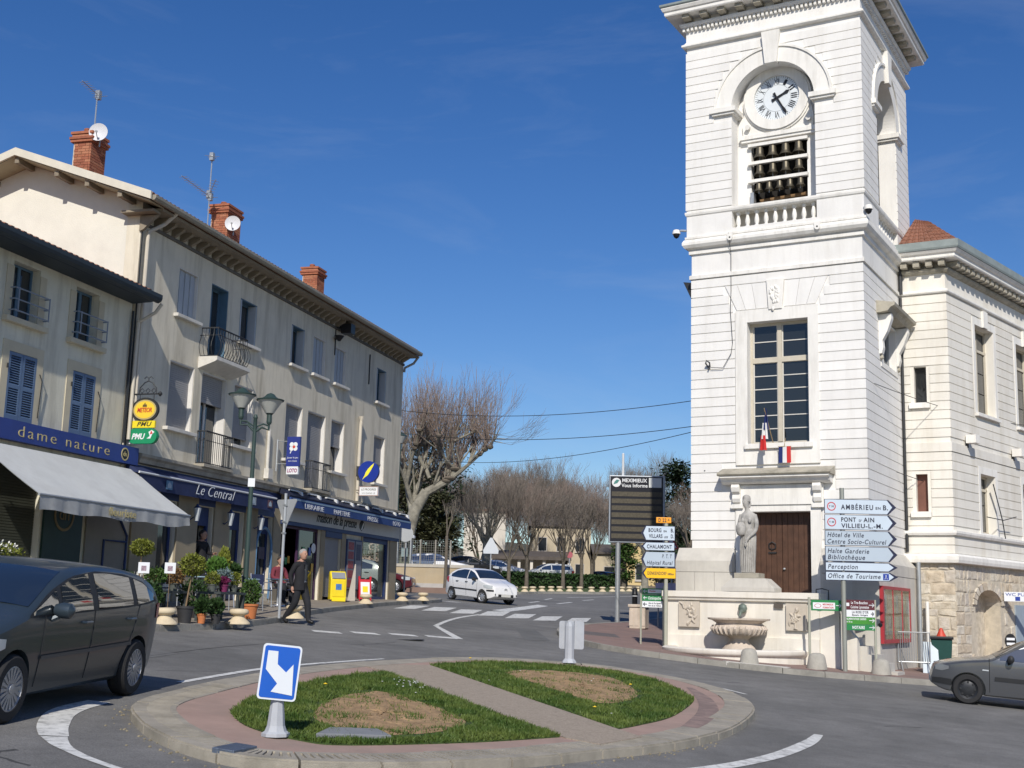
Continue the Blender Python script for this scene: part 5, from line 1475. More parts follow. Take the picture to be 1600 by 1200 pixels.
def louvre(u0,u1,z0,z1,y,root):
 mb = MB(); f_ = .065
 for c in ((u0,u0 + f_,z0,z1),(u1 - f_,u1,z0,z1),(u0 + f_,u1 - f_,z0,z0 + .09),(u0 + f_,u1 - f_,z1 - .07,z1),(u0 + f_,u1 - f_,z0 + (z1 - z0) * .46,z0 + (z1 - z0) * .46 + .08)): mb.box(c[0],c[1],y,y + .045,c[2],c[3])
 s = pb(mb,'louvred_shutter',mat('shutter_blue',(.105,.165,.27),.55,.08,3),root)
 for za,zb_ in ((z0 + .09,z0 + (z1 - z0) * .46),(z0 + (z1 - z0) * .46 + .08,z1 - .07)):
  n = int((zb_ - za) / .05); h = (zb_ - za) / n
  for i in range(n):
   z = za + i * h; mb = MB()
   mb.hexa([(u0 + f_,y,z),(u1 - f_,y,z),(u1 - f_,y + .008,z),(u0 + f_,y + .008,z),(u0 + f_,y + .034,z + h * .8),(u1 - f_,y + .034,z + h * .8),(u1 - f_,y + .042,z + h * .8),(u0 + f_,y + .042,z + h * .8)])
   mb.build('slat',mat('shutter_blue',(.1,.1,.1)),s)
for i,(a,b) in enumerate(AW_LO):
 mb = MB(); mb.wall(a - .22,b + .22,5.1,6.80,[(a,b,5.15,6.58)],-.0,.02); pb(mb,'window_surround',M_TRIMA,HA)
 um = (a + b) / 2
 louvre(a,um - .006,5.16,6.57,.0,HA); louvre(um + .006,b,5.16,6.57,.0,HA)
 mb = MB(); mb.tube([(b + .10,-.02,6.25),(b + .16,-.05,6.1),(b + .15,-.02,5.3)],.012,5); mb.tube([(a - .06,-.03,6.3),(a - .06,-.03,6.2)],.02,5); pb(mb,'shutter_stay',M_IRON,HA)
mb = MB(); mb.tube([(A1 - .03,-.04,8.45),(A1 - .02,-.04,5.2)],.03,6); pb(mb,'cable_run',M_IRON,HA)
mb = MB(); mb.tube([(A1 + .22,-.66,8.66),(A1 + .22,-.5,8.45),(A1 + .14,-.10,8.2),(A1 + .13,-.08,5.3)],.045,8); pb(mb,'drain_pipe',M_PIPE,HA)
mb = MB(); mb.box(A0,-9.03,-.18,.0,4.70,5.12); fs_ = pb(mb,'shop_fascia',mat('fascia_blue',(.022,.045,.21),.45,.08,3),HA)
text_mesh('dame nature',.34,T(-13.62,-.184,4.80),M_GOLD,fs_,.004,0,'LEFT',1.3,bold=-.004,width=3.35)
mb = MB(); mb.v = [];
fs2 = annulus((-9.62,4.91),.125,.155,-.19,-.181); fs2.build('roundel',M_GOLD,fs_)
fs2 = disc((-9.62,4.91),.125,-.186,-.181); fs2.build('roundel',M_BLACK,fs_)
text_mesh('dn',.17,T(-9.62,-.188,4.86),M_GOLD,fs_,.002,0,'CENTER',.9)
mb = MB(); mb.box(-15.9,-12.35,.2,.22,1.0,4.35); sh = pb(mb,'shop_shutter',mat('shop_shutter_green_shaded',(.055,.06,.045),.7,.1),HA)  # shutter green taken darker to paint in the awning shade
mb = MB()
for i in range(56): mb.box(-15.88,-12.37,.17,.20,1.02 + i * .06,1.068 + i * .06)
o = mb.build('shutter_slats',mat('shop_shutter_green_shaded',(.1,.1,.1)),sh); o['kind'] = 'stuff'
mb = MB(); mb.box(-12.3,-10.9,-.05,.0,1.2,3.95); gd = pb(mb,'green_panel',mat('panel_green',(.012,.035,.028),.5,.2,3),HA)
annulus((-11.6,3.32),.31,.37,-.06,-.051).build('roundel',mat('roundel_brown',(.20,.15,.07),.6),gd)
text_mesh('dn',.42,T(-11.6,-.056,3.2),mat('roundel_brown',(.2,.15,.07)),gd,.003,0,'CENTER',.9)
mb = MB(); mb.prism_y([(-10.7,1.2),(-9.1,1.2),(-9.1,3.0),(-9.45,3.42),(-10.7,3.42)],-.03,.0); pb(mb,'pale_counter_front',mat('counter_pale_shaded',(.22,.21,.19),.8,.08),HA)  # pale counter darkened in colour for the deep shade under the awning
mb = MB(); mb.tube([(-10.75,-.05,3.44),(-9.45,-.05,3.44),(-9.06,-.05,3.0),(-9.06,-.05,1.2)],.035,6); mb.tube([(-10.0,-.05,1.2),(-10.0,-.05,2.85),(-9.06,-.05,2.85)],.03,6); pb(mb,'counter_frame',M_NAVYP,HA)
# === things on and before the left-hand houses
LU = Vector((math.sin(rad(15.546)),math.cos(rad(15.546)),0)); LNv = Vector((math.cos(rad(15.546)),-math.sin(rad(15.546)),0)); LP0 = Vector((-6.8,39.2,0))
def HW(u,off,z=0.0):          # facade coordinates -> world
 p = LP0 + LU * u + LNv * off
 return (p.x,p.y,z)
def lthing(name,label,cat,u,off,z,group=None):
 return thing(name,label,cat,HW(u,off,z),LROT,group)
M_CANVAS = mat('awning_canvas',(.50,.515,.51),.85,.06,2,.12,60,dark=(.36,.36,.35),dscale=1.2,damt=.45)
M_CANVAS2 = mat('valance_canvas',(.36,.37,.37),.85,.12,3,.12,60,dark=(.24,.24,.24),dscale=2.5,damt=.5)
aw = lthing('awning','pale grey sloping canvas awning over the florist shop','awning',-12.1,.0,4.58)
W_ = 2.85; OFF = 1.80; DZ = -1.10
mb = MB(); n = 22; rows_ = 8; vs = []
for j in range(rows_ + 1):
 t = j / rows_
 for i in range(n + 1):
  x = -W_ + 2 * W_ * i / n; sag = -.035 * math.sin(math.pi * t) - .012 * math.sin(i * 1.1) * t
  vs.append((x,-.2 - (OFF - .2) * t,DZ * t + sag))
top = len(vs); vs += [(x,y,z - .012) for x,y,z in vs]
fs = []
for j in range(rows_):
 for i in range(n):
  a = j * (n + 1) + i; q = (a,a + 1,a + n + 2,a + n + 1); fs.append(q); fs.append(tuple(k + top for k in q[::-1]))
mb.add(vs,fs); mb.build('canopy',M_CANVAS,aw,smooth=True)
mb = MB(); vs = []
for i in range(61):
 x = -W_ + 2 * W_ * i / 60
 w1 = .022 * math.sin(i * .9) + .012 * math.sin(i * 2.3); bot = -.30 + .02 * math.sin(i * .35) + (.05 if i > 55 else 0) * (i - 55) / 5
 vs += [(x,-OFF - .01,DZ),(x,-OFF - .015 + w1 * .4,DZ - .15),(x,-OFF - .02 + w1,DZ + bot)]
mb.add(vs,[(3 * i + k,3 * i + 3 + k,3 * i + 4 + k,3 * i + 1 + k) for i in range(60) for k in (0,1)]); mb.build('valance',M_CANVAS2,aw,smooth=True)
mb = MB(); mb.cyl((-W_ - .02,-OFF,DZ - .005),(W_ + .02,-OFF,DZ - .005),.028,n=8); mb.build('front_bar',M_STEEL,aw)
for x in (-2.2,2.2):
 mb = MB(); mb.tube([(x,-.1,-.25),(x + .35,-1.0,-.62),(x,-OFF + .02,DZ - .03)],.022,6); mb.build('folding_arm',M_STEEL,aw)
text_mesh('fleuriste',.24,T(-.55,-OFF - .055,DZ - .235),M_GOLD,aw,.003,0,'LEFT',1.0,bold=.004,width=1.05)
ac = lthing('awning','folded navy awning with the cafe name in white script','awning',-5.6,0,4.5)
mb = MB(); mb.prism_x([(-.06,.22),(-.06,.05),(-.42,.0),(-.42,.05),(-.30,.12)],-3.75,3.72); mb.build('cassette',M_NAVY,ac)
mb = MB(); mb.cyl((-3.75,-.43,.02),(3.72,-.43,.02),.028,n=8); mb.build('front_bar',mat('bar_white',(.62,.64,.66),.4,.05),ac)
mb = MB(); vs = []
for i in range(41):
 x = -3.72 + 7.42 * i / 40; vs += [(x,-.43,0),(x,-.425 + .012 * math.sin(i * 1.3),-.36)]
mb.add(vs,[(2 * i,2 * i + 1,2 * i + 3,2 * i + 2) for i in range(40)]); mb.build('valance',M_NAVY,ac)
text_mesh('Le Central',.40,T(-1.02,-.444,-.27),M_WLET,ac,.003,.45,'LEFT',1.1,bold=-.004,width=2.15)
for x,c in ((-2.35,(.10,.20,.32)),(2.25,(.30,.34,.38)),(3.3,(.12,.06,.07))):
 mb = MB(); mb.box(x - .15,x + .15,-.447,-.44,-.28,-.06); q = mb.build('emblem',mat('emblem_%d' % int(x * 10),c,.6,.4,9),ac)
 mb = MB(); mb.prism_y([(x - .09,-.24),(x + .09,-.24),(x + .09,-.16),(x,-.09),(x - .09,-.16)],-.452,-.448); mb.build('emblem_mark',mat('emblem_pale',(.35,.42,.48),.6),q)
an_ = lthing('awning','navy awning with white arms and shop words over the newsagent','awning',4.2,0,4.8)
mb = MB(); mb.prism_x([(-.06,.16),(-.06,.0),(-.50,-.16),(-.52,-.10),(-.30,.06)],-5.35,5.30); mb.build('cassette',mat('navy_dark',(.010,.014,.035),.6,.2,4),an_)
mb = MB(); mb.box(-5.35,5.30,-.56,-.50,-.46,-.16); mb.build('valance',mat('valance_blue',(.025,.06,.20),.7,.12,3),an_)
mb = MB(); mb.box(-5.2,5.25,-.566,-.561,-.235,-.185); mb.build('valance_stripe',mat('stripe_pale',(.22,.32,.42),.6),an_)
for s,x,w in (('LIBRAIRIE',-4.35,1.45),('PAPETERIE',-2.1,1.35),('PRESSE',.85,1.0),('LOTO',3.35,.75)):
 text_mesh(s,.22,T(x,-.568,-.43),M_WLET,an_,.003,0,'LEFT',1.0,width=w)
for i in range(8):
 x = -4.6 + 1.38 * i
 mb = MB(); mb.box(x - .35,x + .25,-.34,-.26,.075,.115); mb.prism_x([(-.24,.0),(-.44,-.05),(-.42,.08),(-.24,.14)],x + .24,x + .36); mb.build('arm',mat('arm_white',(.62,.63,.64),.4,.05),an_)
def psign(name,label,u,z):       # local frame: x outward from the wall, y along facade away, z up; the lettered face looks towards -y
 o = thing(name,label,'sign',HW(u,.10,z),LROT - math.pi / 2)
 return o
s1 = psign('beer_sign','oval yellow beer sign hanging from a wrought-iron bracket beside the cafe',-9.28,5.9)
mb = MB()
mb.tube([(-.1,0,.52),(.74,0,.52)],.018,6)
mb.tube([(.12,0,.52),(.14,0,.68),(.26,0,.80),(.36,0,.84),(.46,0,.80),(.58,0,.68),(.60,0,.52)],.014,6)
mb.tube([(.36,0,.84),(.36,0,.92)],.012,6); mb.tube([(.24,0,.90),(.30,0,.95),(.36,0,.91),(.42,0,.95),(.48,0,.90)],.010,6)
for x in (.2,.36,.52): mb.tube([(x - .06,0,.60),(x,0,.66),(x + .06,0,.60),(x,0,.54),(x - .06,0,.60)],.010,5)
mb.tube([(.16,0,.5),(.16,0,.36)],.01,5); mb.tube([(.54,0,.5),(.54,0,.36)],.01,5); mb.lathe([(.02,-.06),(.06,0),(.02,.06)],(.70,0,.52),8); mb.build('bracket',M_IRON,s1)
def oval(cx,cz,rx,rz,y0,y1,n=36):
 mb = MB(); mb.prism_y([(cx + rx * math.cos(2 * math.pi * i / n),cz + rz * math.sin(2 * math.pi * i / n)) for i in range(n)],y0,y1); return mb
oval(.33,.13,.37,.30,-.03,.03).build('oval_rim',M_IRON,s1)
oval(.33,.13,.315,.245,-.034,.034).build('oval_gold',mat('sign_gold',(.45,.36,.15),.5,.1),s1)
oval(.33,.13,.275,.21,-.038,.038).build('oval_face',mat('sign_yellow',(.80,.55,.045),.45,.05),s1)
text_mesh('METEOR',.155,T(.33,-.042,.07),mat('sign_red',(.55,.05,.03),.45),s1,.003,.15,'CENTER',.95,bold=.003,width=.40)
mb = MB(); mb.prism_y([(.27,.20),(.39,.20),(.38,.27),(.36,.24),(.33,.31),(.30,.24),(.28,.27)],-.044,-.039); mb.build('crown',mat('crown_brown',(.12,.08,.03),.6),s1)
s2 = psign('betting_sign','small yellow rectangular betting sign just below the oval beer sign',-9.28,5.6)
mb = MB(); mb.box(.02,.63,-.03,.03,-.01,.16); mb.build('board',mat('sign_yellow2',(.78,.62,.03),.45,.05),s2)
text_mesh('PMU',.15,T(.33,-.034,.03),mat('letter_dark',(.06,.05,.02),.5),s2,.003,.3,'CENTER',1.1,bold=.003,width=.40)
mb = MB(); mb.cyl((-.02,0,.07),(.04,0,.07),.02,n=8); mb.build('mount',M_STEEL,s2)
s3 = psign('betting_sign','green rounded betting sign with white letters, lowest beside the cafe',-9.28,5.2)
n = 12; pl = [(.55 + .17 * math.cos(-math.pi / 2 + math.pi * i / n),.185 + .185 * math.sin(-math.pi / 2 + math.pi * i / n)) for i in range(n + 1)] + [(.11 + .17 * math.cos(math.pi / 2 + math.pi * i / n),.185 + .185 * math.sin(math.pi / 2 + math.pi * i / n)) for i in range(n + 1)]
mb = MB(); mb.prism_y(pl,-.06,.06); mb.build('board',mat('sign_green',(.012,.24,.105),.4,.05),s3)
text_mesh('PMU',.19,T(.05,-.064,.11),M_WLET,s3,.003,.25,'LEFT',1.0,bold=.006,width=.36)
mb = MB(); mb.prism_y([(.46,.12),(.54,.18),(.50,.28),(.58,.33),(.66,.28),(.60,.22),(.56,.12)],-.066,-.061); mb.build('horse_mark',M_WLET,s3)
mb = MB(); mb.prism_y([(.54,.22),(.62,.24),(.57,.32)],-.069,-.067); mb.build('horse_mark',mat('sign_red',(.5,.05,.03)),s3)
mb = MB(); mb.box(-.04,.0,-.03,.03,.0,.35); mb.build('mount',M_WLET,s3)
s4 = psign('lottery_sign','tall blue lottery sign with a white clover on two wall brackets',-1.35,5.3)
mb = MB(); mb.tube([(-.02,0,1.02),(.36,0,1.0)],.015,6); mb.tube([(0,0,.33),(.36,0,.32)],.015,6); mb.tube([(0,0,.1),(0,0,1.06)],.028,8); mb.build('bracket',M_STEEL,s4)
mb = MB(); mb.box(.34,.76,-.05,.05,.24,1.14); mb.build('panel',mat('lotto_blue',(.025,.04,.22),.4,.05),s4)
mb = MB(); mb.box(.36,.74,-.05,.05,.0,.235); mb.build('lower_panel',M_WLET,s4)
for a in (45,135,225,315):
 c = Vector((.56 + .085 * math.cos(rad(a)),.84 + .085 * math.sin(rad(a))))
 oval(c.x,c.y,.072,.072,-.056,-.051,14).build('clover_leaf',M_WLET,s4)
oval(.575,.83,.045,.045,-.060,-.057,10).build('clover_heart',mat('sign_red',(.5,.05,.03)),s4)
mb = MB(); mb.prism_y([(.50,.76),(.53,.78),(.47,.62),(.45,.64)],-.057,-.052); mb.build('clover_stem',M_WLET,s4)
text_mesh('Jouer le jeu',.07,T(.55,-.054,.48),M_WLET,s4,.002,0,'CENTER',1.0,width=.36); text_mesh('ici c\'est',.07,T(.55,-.054,.38),M_WLET,s4,.002,0,'CENTER',1.0,width=.28)
text_mesh('LOTO',.16,T(.55,-.054,.06),mat('loto_violet',(.25,.02,.12),.5),s4,.003,.15,'CENTER',1.0,bold=.004,width=.32)
s5 = psign('newspaper_sign','round blue newspaper sign with a yellow quill on the newsagent wall',5.0,5.6)
mb = MB(); mb.box(0,.12,-.06,.06,.30,.66); mb.build('mount',M_IRON,s5)
oval(.45,.46,.38,.375,-.07,.07,40).build('disc',mat('news_blue',(.012,.035,.27),.35,.05),s5)
mb = MB(); mb.prism_y([(.24,.18),(.33,.26),(.44,.34),(.52,.46),(.63,.66),(.66,.76),(.56,.68),(.44,.56),(.36,.44),(.32,.32)],-.078,-.071); mb.build('quill',mat('quill_yellow',(.85,.75,.05),.45),s5)
s6 = psign('newspaper_board','small white lettered board under the round blue newspaper sign',5.0,5.22)
mb = MB(); mb.box(.12,.84,-.03,.03,0,.33); mb.build('board',M_WLET,s6)
mb = MB(); mb.wall(.12,.84,0,.33,[(.145,.815,.025,.305)],-.034,-.031); mb.build('border',mat('border_red',(.35,.25,.22),.5),s6)
text_mesh('LE PROGRES',.10,T(.48,-.034,.19),mat('letter_dark',(.06,.05,.02)),s6,.002,0,'CENTER',1.0,width=.54); text_mesh('VU DANS LE',.085,T(.48,-.034,.065),mat('letter_grey',(.25,.25,.25),.5),s6,.002,0,'CENTER',1.0,width=.50)
mb = MB(); mb.cyl((0,0,.2),(.13,0,.2),.015,n=6); mb.build('mount',M_IRON,s6)
def wall_lantern(u,label):
 t = lthing('wall_lantern',label,'lantern',u,.0,3.55,'wall lanterns of the cafe')
 mb = MB(); mb.tube([(0,0,.1),(0,-.10,.05),(0,-.24,.15),(0,-.3,.42)],.016,6); mb.lathe([(.10,0),(.04,.05),(.02,.10)],(0,-.28,.36),8); mb.lathe([(.04,0),(.055,.02)],(0,-.28,-.02),8); mb.box(-.05,.05,-.02,.0,-.05,.25); mb.build('bracket',M_NAVYP,t)
 mb = MB(); mb.lathe([(.05,0),(.105,.34)],(0,-.28,.01),6); mb.build('lamp_glass',mat('lantern_glass',(.45,.48,.50),.2,.1,6),t)
 return t
wall_lantern(-6.2,'wall lantern left of the open cafe door'); wall_lantern(-4.35,'wall lantern between the two cafe doors'); wall_lantern(-2.5,'wall lantern at the right end of the cafe front')
def dish(u,off,z,r,label,az):
 t = thing('satellite_dish',label,'satellite dish',HW(u,off,z),0)
 t.rotation_euler = (0,0,az)
 mb = MB(); prof = [(r * k / 6,.22 * r * (k / 6) ** 2) for k in range(1,7)]
 m2 = MB(); m2.lathe([(.002,0)] + prof + [(r * 1.0,.22 * r - .012)] + [(a,b - .012) for a,b in prof[::-1][1:]],(0,0,0),22)
 tilt = Matrix.Rotation(rad(90 - 2),4,'X')
 mb.add([tuple(tilt @ Vector(v)) for v in m2.v],m2.f); mb.build('reflector',mat('dish_white',(.62,.63,.65),.5,.06,5),t,smooth=True)
 mb = MB(); e = tilt @ Vector((0,0,r * 1.0)); b0 = tilt @ Vector((0,-r * .9,.1 * r))
 mb.tube([tuple(b0),tuple(e + Vector((0,0,-r * .25)))],.012,5); mb.cyl(tuple(e + Vector((0,0,-r * .25))),tuple(e + Vector((0,.06,-r * .2))),.03,n=8); mb.build('feed_arm',M_STEEL,t)
 mb = MB(); mb.tube([(0,.02,0),(0,.14,-.02),(0,.14,-r * 1.4)],.02,6); mb.build('mount',M_STEEL,t)
dish(-9.2,-1.6,13.30,.24,'white satellite dish on the chimney nearest the gable',rad(2))
dish(-2.35,-1.35,12.95,.24,'white satellite dish on the middle chimney',rad(2))
def aerial(u,off,z0,z1,label,boom):
 t = thing('tv_aerial',label,'aerial',HW(u,off,z0),LROT)
 mb = MB(); mb.tube([(0,0,0),(0,0,z1 - z0)],.02,6); mb.build('mast',M_STEEL,t)
 for (zb,dx,dy,dz,L_,n_) in boom:
  mb = MB(); d = Vector((dx,dy,dz)).normalized(); q = Vector((-dy,dx,0)).normalized()
  a = Vector((0,0,zb)) - d * .15; mb.tube([tuple(a),tuple(a + d * L_)],.012,5)
  for i in range(n_):
   c = a + d * (L_ * (i + .3) / n_); w = .13 if i else .22
   mb.tube([tuple(c - q * w),tuple(c + q * w)],.007,4)
  c = a + d * .1; mb.box(c.x - .06,c.x + .06,c.y - .06,c.y + .06,c.z - .12,c.z + .12)
  mb.build('boom',M_STEEL,t)
aerial(-8.9,-1.95,13.2,14.6,'thin tv aerial rising above the chimney nearest the gable',[(1.30,-1,0,.12,.85,9)])
aerial(-3.0,-1.85,11.9,15.05,'tall tv aerial with several booms beside the middle chimney',[(3.0,.4,.2,0,.3,3),(1.75,-1,.1,.12,1.6,14),(1.85,-.5,-.6,.55,.7,7)])
sp = lthing('loudspeaker','black street loudspeakers fixed under the eaves of the beige house','loudspeaker',2.75,.0,10.15)
mb = MB(); mb.box(.05,.42,-.55,-.18,.42,.75); mb.build('cabinet',M_BLACK,sp)
mb = MB(); mb.lathe([(.05,0),(.17,.18),(.16,.18),(.03,.02)],(-.15,-.22,.10),14); mb.build('horn',M_BLACK,sp)
mb = MB(); mb.tube([(0,0,.6),(.2,-.3,.6)],.03,6); mb.tube([(0,0,.2),(-.15,-.22,.2)],.03,6); mb.tube([(0,-.02,.62),(0,-.02,-.35)],.02,5); mb.build('bracket',M_IRON,sp)
M_LAMPG = mat('lamp_green',(.03,.055,.05),.5,.1,5)
M_LAMPGLASS = mat('lamp_glass',(.42,.43,.40),.25,.06,6,spec=.6)
sl = thing('street_lamp','green double-headed street lamp with cone glass lanterns beside the cafe','street lamp',(-6.06,29.5,g(-6.06,29.5) + .12),rad(8))
zb = sl.location.z
mb = MB(); mb.lathe([(.16,0),(.16,.08),(.12,.10),(.10,.5),(.085,.6),(.07,.64),(.06,1.0),(.045,4.3),(.045,4.62),(.06,4.64),(.03,4.72)],(0,0,0),14); mb.build('post',M_LAMPG,sl,smooth=True)
mb = MB(); mb.box(-.08,.08,-.05,-.045,3.0,3.2); mb.build('number_plate',M_WLET,sl)
for x,h in ((-.34,.10),(.32,0.0)):
 mb = MB(); mb.tube([(0,0,4.30),(x * .5,0,4.42 + h * .5),(x,0,4.36 + h),(x,0,4.62 + h)],.03,7); mb.tube([(0,0,4.42),(x * .6,0,4.5 + h * .5),(x,0,4.46 + h)],.022,6); mb.lathe([(.05,0),(.065,.05),(.06,.22),(.09,.26)],(x,0,4.5 + h),10); mb.build('arm',M_LAMPG,sl)
 mb = MB(); mb.lathe([(.10,0),(.29,.30)],(x,0,4.76 + h),20); gl = mb.build('lantern_glass',M_LAMPGLASS,sl,smooth=True)
 mb = MB(); mb.lathe([(.32,0),(.33,.03),(.20,.06),(.14,.10),(.09,.16),(.02,.19)],(x,0,5.06 + h),22); mb.build('lantern_cap',M_LAMPG,sl,smooth=True)
yw = thing('give_way_sign','grey back of a triangular give-way sign on a pole before the newsagent','road sign',(-5.36,30.2,g(-5.36,30.2) + .12),rad(-40))
M_SIGNBACK = mat('sign_back_grey',(.40,.42,.44),.5,.05,3,metal=.3)
mb = MB(); mb.lathe([(.035,0),(.035,2.95)],(0,0,0),10); mb.build('pole',M_SIGNBACK,yw)
mb = MB(); mb.prism_y([(0,2.12),(.36,2.76),(.33,2.81),(-.33,2.81),(-.36,2.76)],.036,.055); mb.build('plate',M_SIGNBACK,yw)
mb = MB(); mb.box(-.05,.05,-.045,.04,2.25,2.29); mb.box(-.05,.05,-.045,.04,2.65,2.69); mb.box(-.045,.045,-.04,.03,1.98,2.02); mb.build('clamp',M_STEEL,yw)
rs = thing('round_road_sign','grey back of a round road sign beyond the newsagent corner','road sign',(-4.02,50.0,g(-4.02,50) + .12),rad(10))
mb = MB(); mb.lathe([(.03,0),(.03,2.85)],(0,.05,0),8); mb.build('pole',M_SIGNBACK,rs)
oval(-.05,2.55,.32,.32,-.01,.01,28).build('plate',M_SIGNBACK,rs)
M_BOLL = mat('bollard_cream',(.62,.52,.36),.85,.10,4,.3,60,dark=(.40,.33,.22),dscale=2.5,damt=.5)
bmesh_b = MB(); bmesh_b.lathe([(.33,0),(.33,.03),(.29,.07),(.21,.14),(.165,.20),(.155,.23),(.17,.25),(.23,.27),(.27,.30),(.275,.35),(.255,.40),(.20,.425),(.05,.435)],(0,0,0),24)
bm_mesh = bmesh_b.mesh('mushroom_bollard'); bm_mesh.materials.append(M_BOLL); smooth_by_angle(bm_mesh,60)
NEARB = [(-6.62,24.85,'mushroom bollard by the black plant pot, nearest the dark car'),(-5.62,26.9,'mushroom bollard beside the orange plant pot'),(-5.08,30.65,'mushroom bollard just behind the walking man'),
         (-4.66,42.3,'mushroom bollard in front of the red pavement sign'),(-3.90,47.8,'mushroom bollard at the newsagent corner, left of a pair'),(-3.28,50.2,'mushroom bollard at the pavement corner, right of a pair')]
for x,y,lb in NEARB:
 o = bpy.data.objects.new('mushroom_bollard',bm_mesh); COL.objects.link(o); o.location = (x,y,g(x,y) + .12); o.rotation_euler = (0,0,RND.uniform(0,6)); s = .74; o.scale = (s,s,s); tag(o,lb,'bollard','pale mushroom bollards')
FARB = [(.5,77.4),(1.12,78.0),(1.64,78.9),(2.25,80.3),(2.86,81.1),(3.43,81.6),(4.09,82.0),(4.78,82.4),(5.57,82.8),(6.35,83.5),(7.09,84.6),(7.88,86.1),(8.45,86.9),(9.2,87.8)]
ORD = ['first','second','third','fourth','fifth','sixth','seventh','eighth','ninth','tenth','eleventh','twelfth','thirteenth','fourteenth','fifteenth']
for i,(x,y) in enumerate(FARB):
 o = bpy.data.objects.new('mushroom_bollard',bm_mesh); COL.objects.link(o); y += .7; o.location = (x,y,g(x,y) + .12); o.scale = (.76,.76,.76); o.rotation_euler = (0,0,i * 1.3); tag(o,'far mushroom bollard along the grass verge, %s from the left' % ORD[i],'bollard','far bollards along the verge')
def leaf_mat(name,c0,c1):
 if name in MATS: return MATS[name]
 m = mat(name,tuple((a + b) / 2 for a,b in zip(c0,c1)),.6,.45,14,spec=.3); return m
LEAF = leaf_mat('leaf_green',(.03,.07,.015),(.08,.14,.03)); LEAFY = leaf_mat('leaf_yellowgreen',(.10,.13,.02),(.20,.21,.03)); LEAFD = leaf_mat('leaf_dark',(.015,.04,.012),(.04,.08,.02)); LEAFB = leaf_mat('leaf_bluegrey',(.10,.15,.15),(.2,.26,.27)); FLW = leaf_mat('flower_magenta',(.12,.015,.06),(.22,.03,.11)); LEAFL = leaf_mat('leaf_bright',(.05,.12,.015),(.10,.20,.04))
FLWHITE = leaf_mat('flower_white',(.6,.6,.55),(.75,.75,.7))
def foliage(mb,c,rx,ry,rz,n,size,rr,shell=.55,up=0.0):
 for _ in range(n):
  while True:
   v = Vector((rr.uniform(-1,1),rr.uniform(-1,1),rr.uniform(-1,1)))
   if shell < v.length < 1: break
  k = 1 + .12 * math.sin(v.x * 9) * math.sin(v.y * 8 + v.z * 7)
  p = Vector((c[0] + v.x * rx * k,c[1] + v.y * ry * k,c[2] + v.z * rz * k))
  d = (v + Vector((rr.gauss(0,.5),rr.gauss(0,.5),rr.gauss(0,.5) + up))).normalized()
  t = d.cross(Vector((rr.gauss(0,1),rr.gauss(0,1),rr.gauss(0,1)))).normalized(); s = size * rr.uniform(.6,1.3)
  a = p; b = p + d * s * .5 + t * s * .32; e = p + d * s; f_ = p + d * s * .5 - t * s * .32
  mb.add([tuple(a),tuple(b),tuple(e),tuple(f_)],[(0,1,2,3)])
def pot(mb,r,h,z=0.0,x=0.0,y=0.0):
 mb.lathe([(r * .72,0),(r * .96,h * .84),(r * 1.06,h * .86),(r * 1.06,h),(r * .9,h),(r * .88,h * .9),(.01,h * .88)],(x,y,z),16)
M_TERRA = mat('terracotta',(.50,.17,.06),.85,.12,4,.2,50); M_POTBLK = mat('pot_black',(.035,.035,.037),.6,.15,4); M_STEM = mat('stem_brown',(.22,.15,.085),.85,.2,8); M_POTRED = mat('pot_darkred',(.16,.05,.035),.8,.2,5); M_POTGRN = mat('pot_grey_green',(.09,.10,.09),.7,.2,5)
def pg(x,y): return g(x,y) + .124
def plant(name,label,x,y,potm,pr,ph,stem_h,lean,fm,rx,rz,n,size,z0=0.0,shell=.5,up=.0,cat='plant',group='potted plants before the cafe'):
 t = thing(name,label,cat,(x,y,pg(x,y) + z0),0,group); rr = random.Random(int(x * 991 + y * 77))
 mb = MB(); pot(mb,pr,ph); mb.build('pot',potm,t,smooth=True)
 zc = ph + stem_h
 mb = MB(); mb.tube([(0,0,ph * .7),(lean * .5,0,ph + stem_h * .5),(lean,0,zc)],[.018,.015,.012],6)
 for _ in range(10):
  a = rr.uniform(0,6.28); mb.tube([(lean,0,zc - rz * .3),(lean + rx * .6 * math.cos(a),rx * .6 * math.sin(a),zc + rz * rr.uniform(-.1,.8))],[.008,.004],4)
 mb.build('stem',M_STEM,t)
 mb = MB(); foliage(mb,(lean,0,zc + rz * .55),rx,rx,rz,n,size,rr,shell,up); mb.build('foliage',fm,t)
 return t
plant('topiary_tree','standard topiary with tall bare stem, furthest left, in front of the pale counter',-7.55,26.1,M_POTRED,.16,.30,1.02,0.02,LEAFY,.22,.16,1300,.05)
plant('topiary_tree','ball topiary with leaning bare stem in the black pot',-6.42,25.55,M_POTBLK,.17,.34,.70,.10,LEAFY,.25,.21,1700,.05)
plant('round_bush','dark green round bush in the big orange terracotta pot',-5.80,28.9,M_TERRA,.19,.33,.10,0,LEAF,.21,.29,1600,.055)
plant('low_shrub','dark leafy shrub in a red pot beside the rear of the dark car',-7.0,24.9,M_POTRED,.2,.32,.05,0,LEAFD,.28,.26,1400,.07)
def display_table(label,x,y,w,d,h,rz=LROT):
 t = thing('display_table',label,'table',(x,y,pg(x,y)),rz,'display tables of the florist')
 mb = MB(); mb.box(-w / 2,w / 2,-d / 2,d / 2,h - .05,h); mb.build('table_top',mat('table_dark',(.05,.06,.06),.7,.2,5),t)
 for sx in (-1,1):
  for sy in (-1,1):
   mb = MB(); mb.box(sx * (w / 2 - .06) - .03,sx * (w / 2 - .06) + .03,sy * (d / 2 - .05) - .03,sy * (d / 2 - .05) + .03,0,h - .05); mb.build('leg',mat('table_dark',(.1,.1,.1)),t)
 return t
display_table('dark plant table behind the mushroom bollards',-6.05,27.0,1.15,.6,.62)
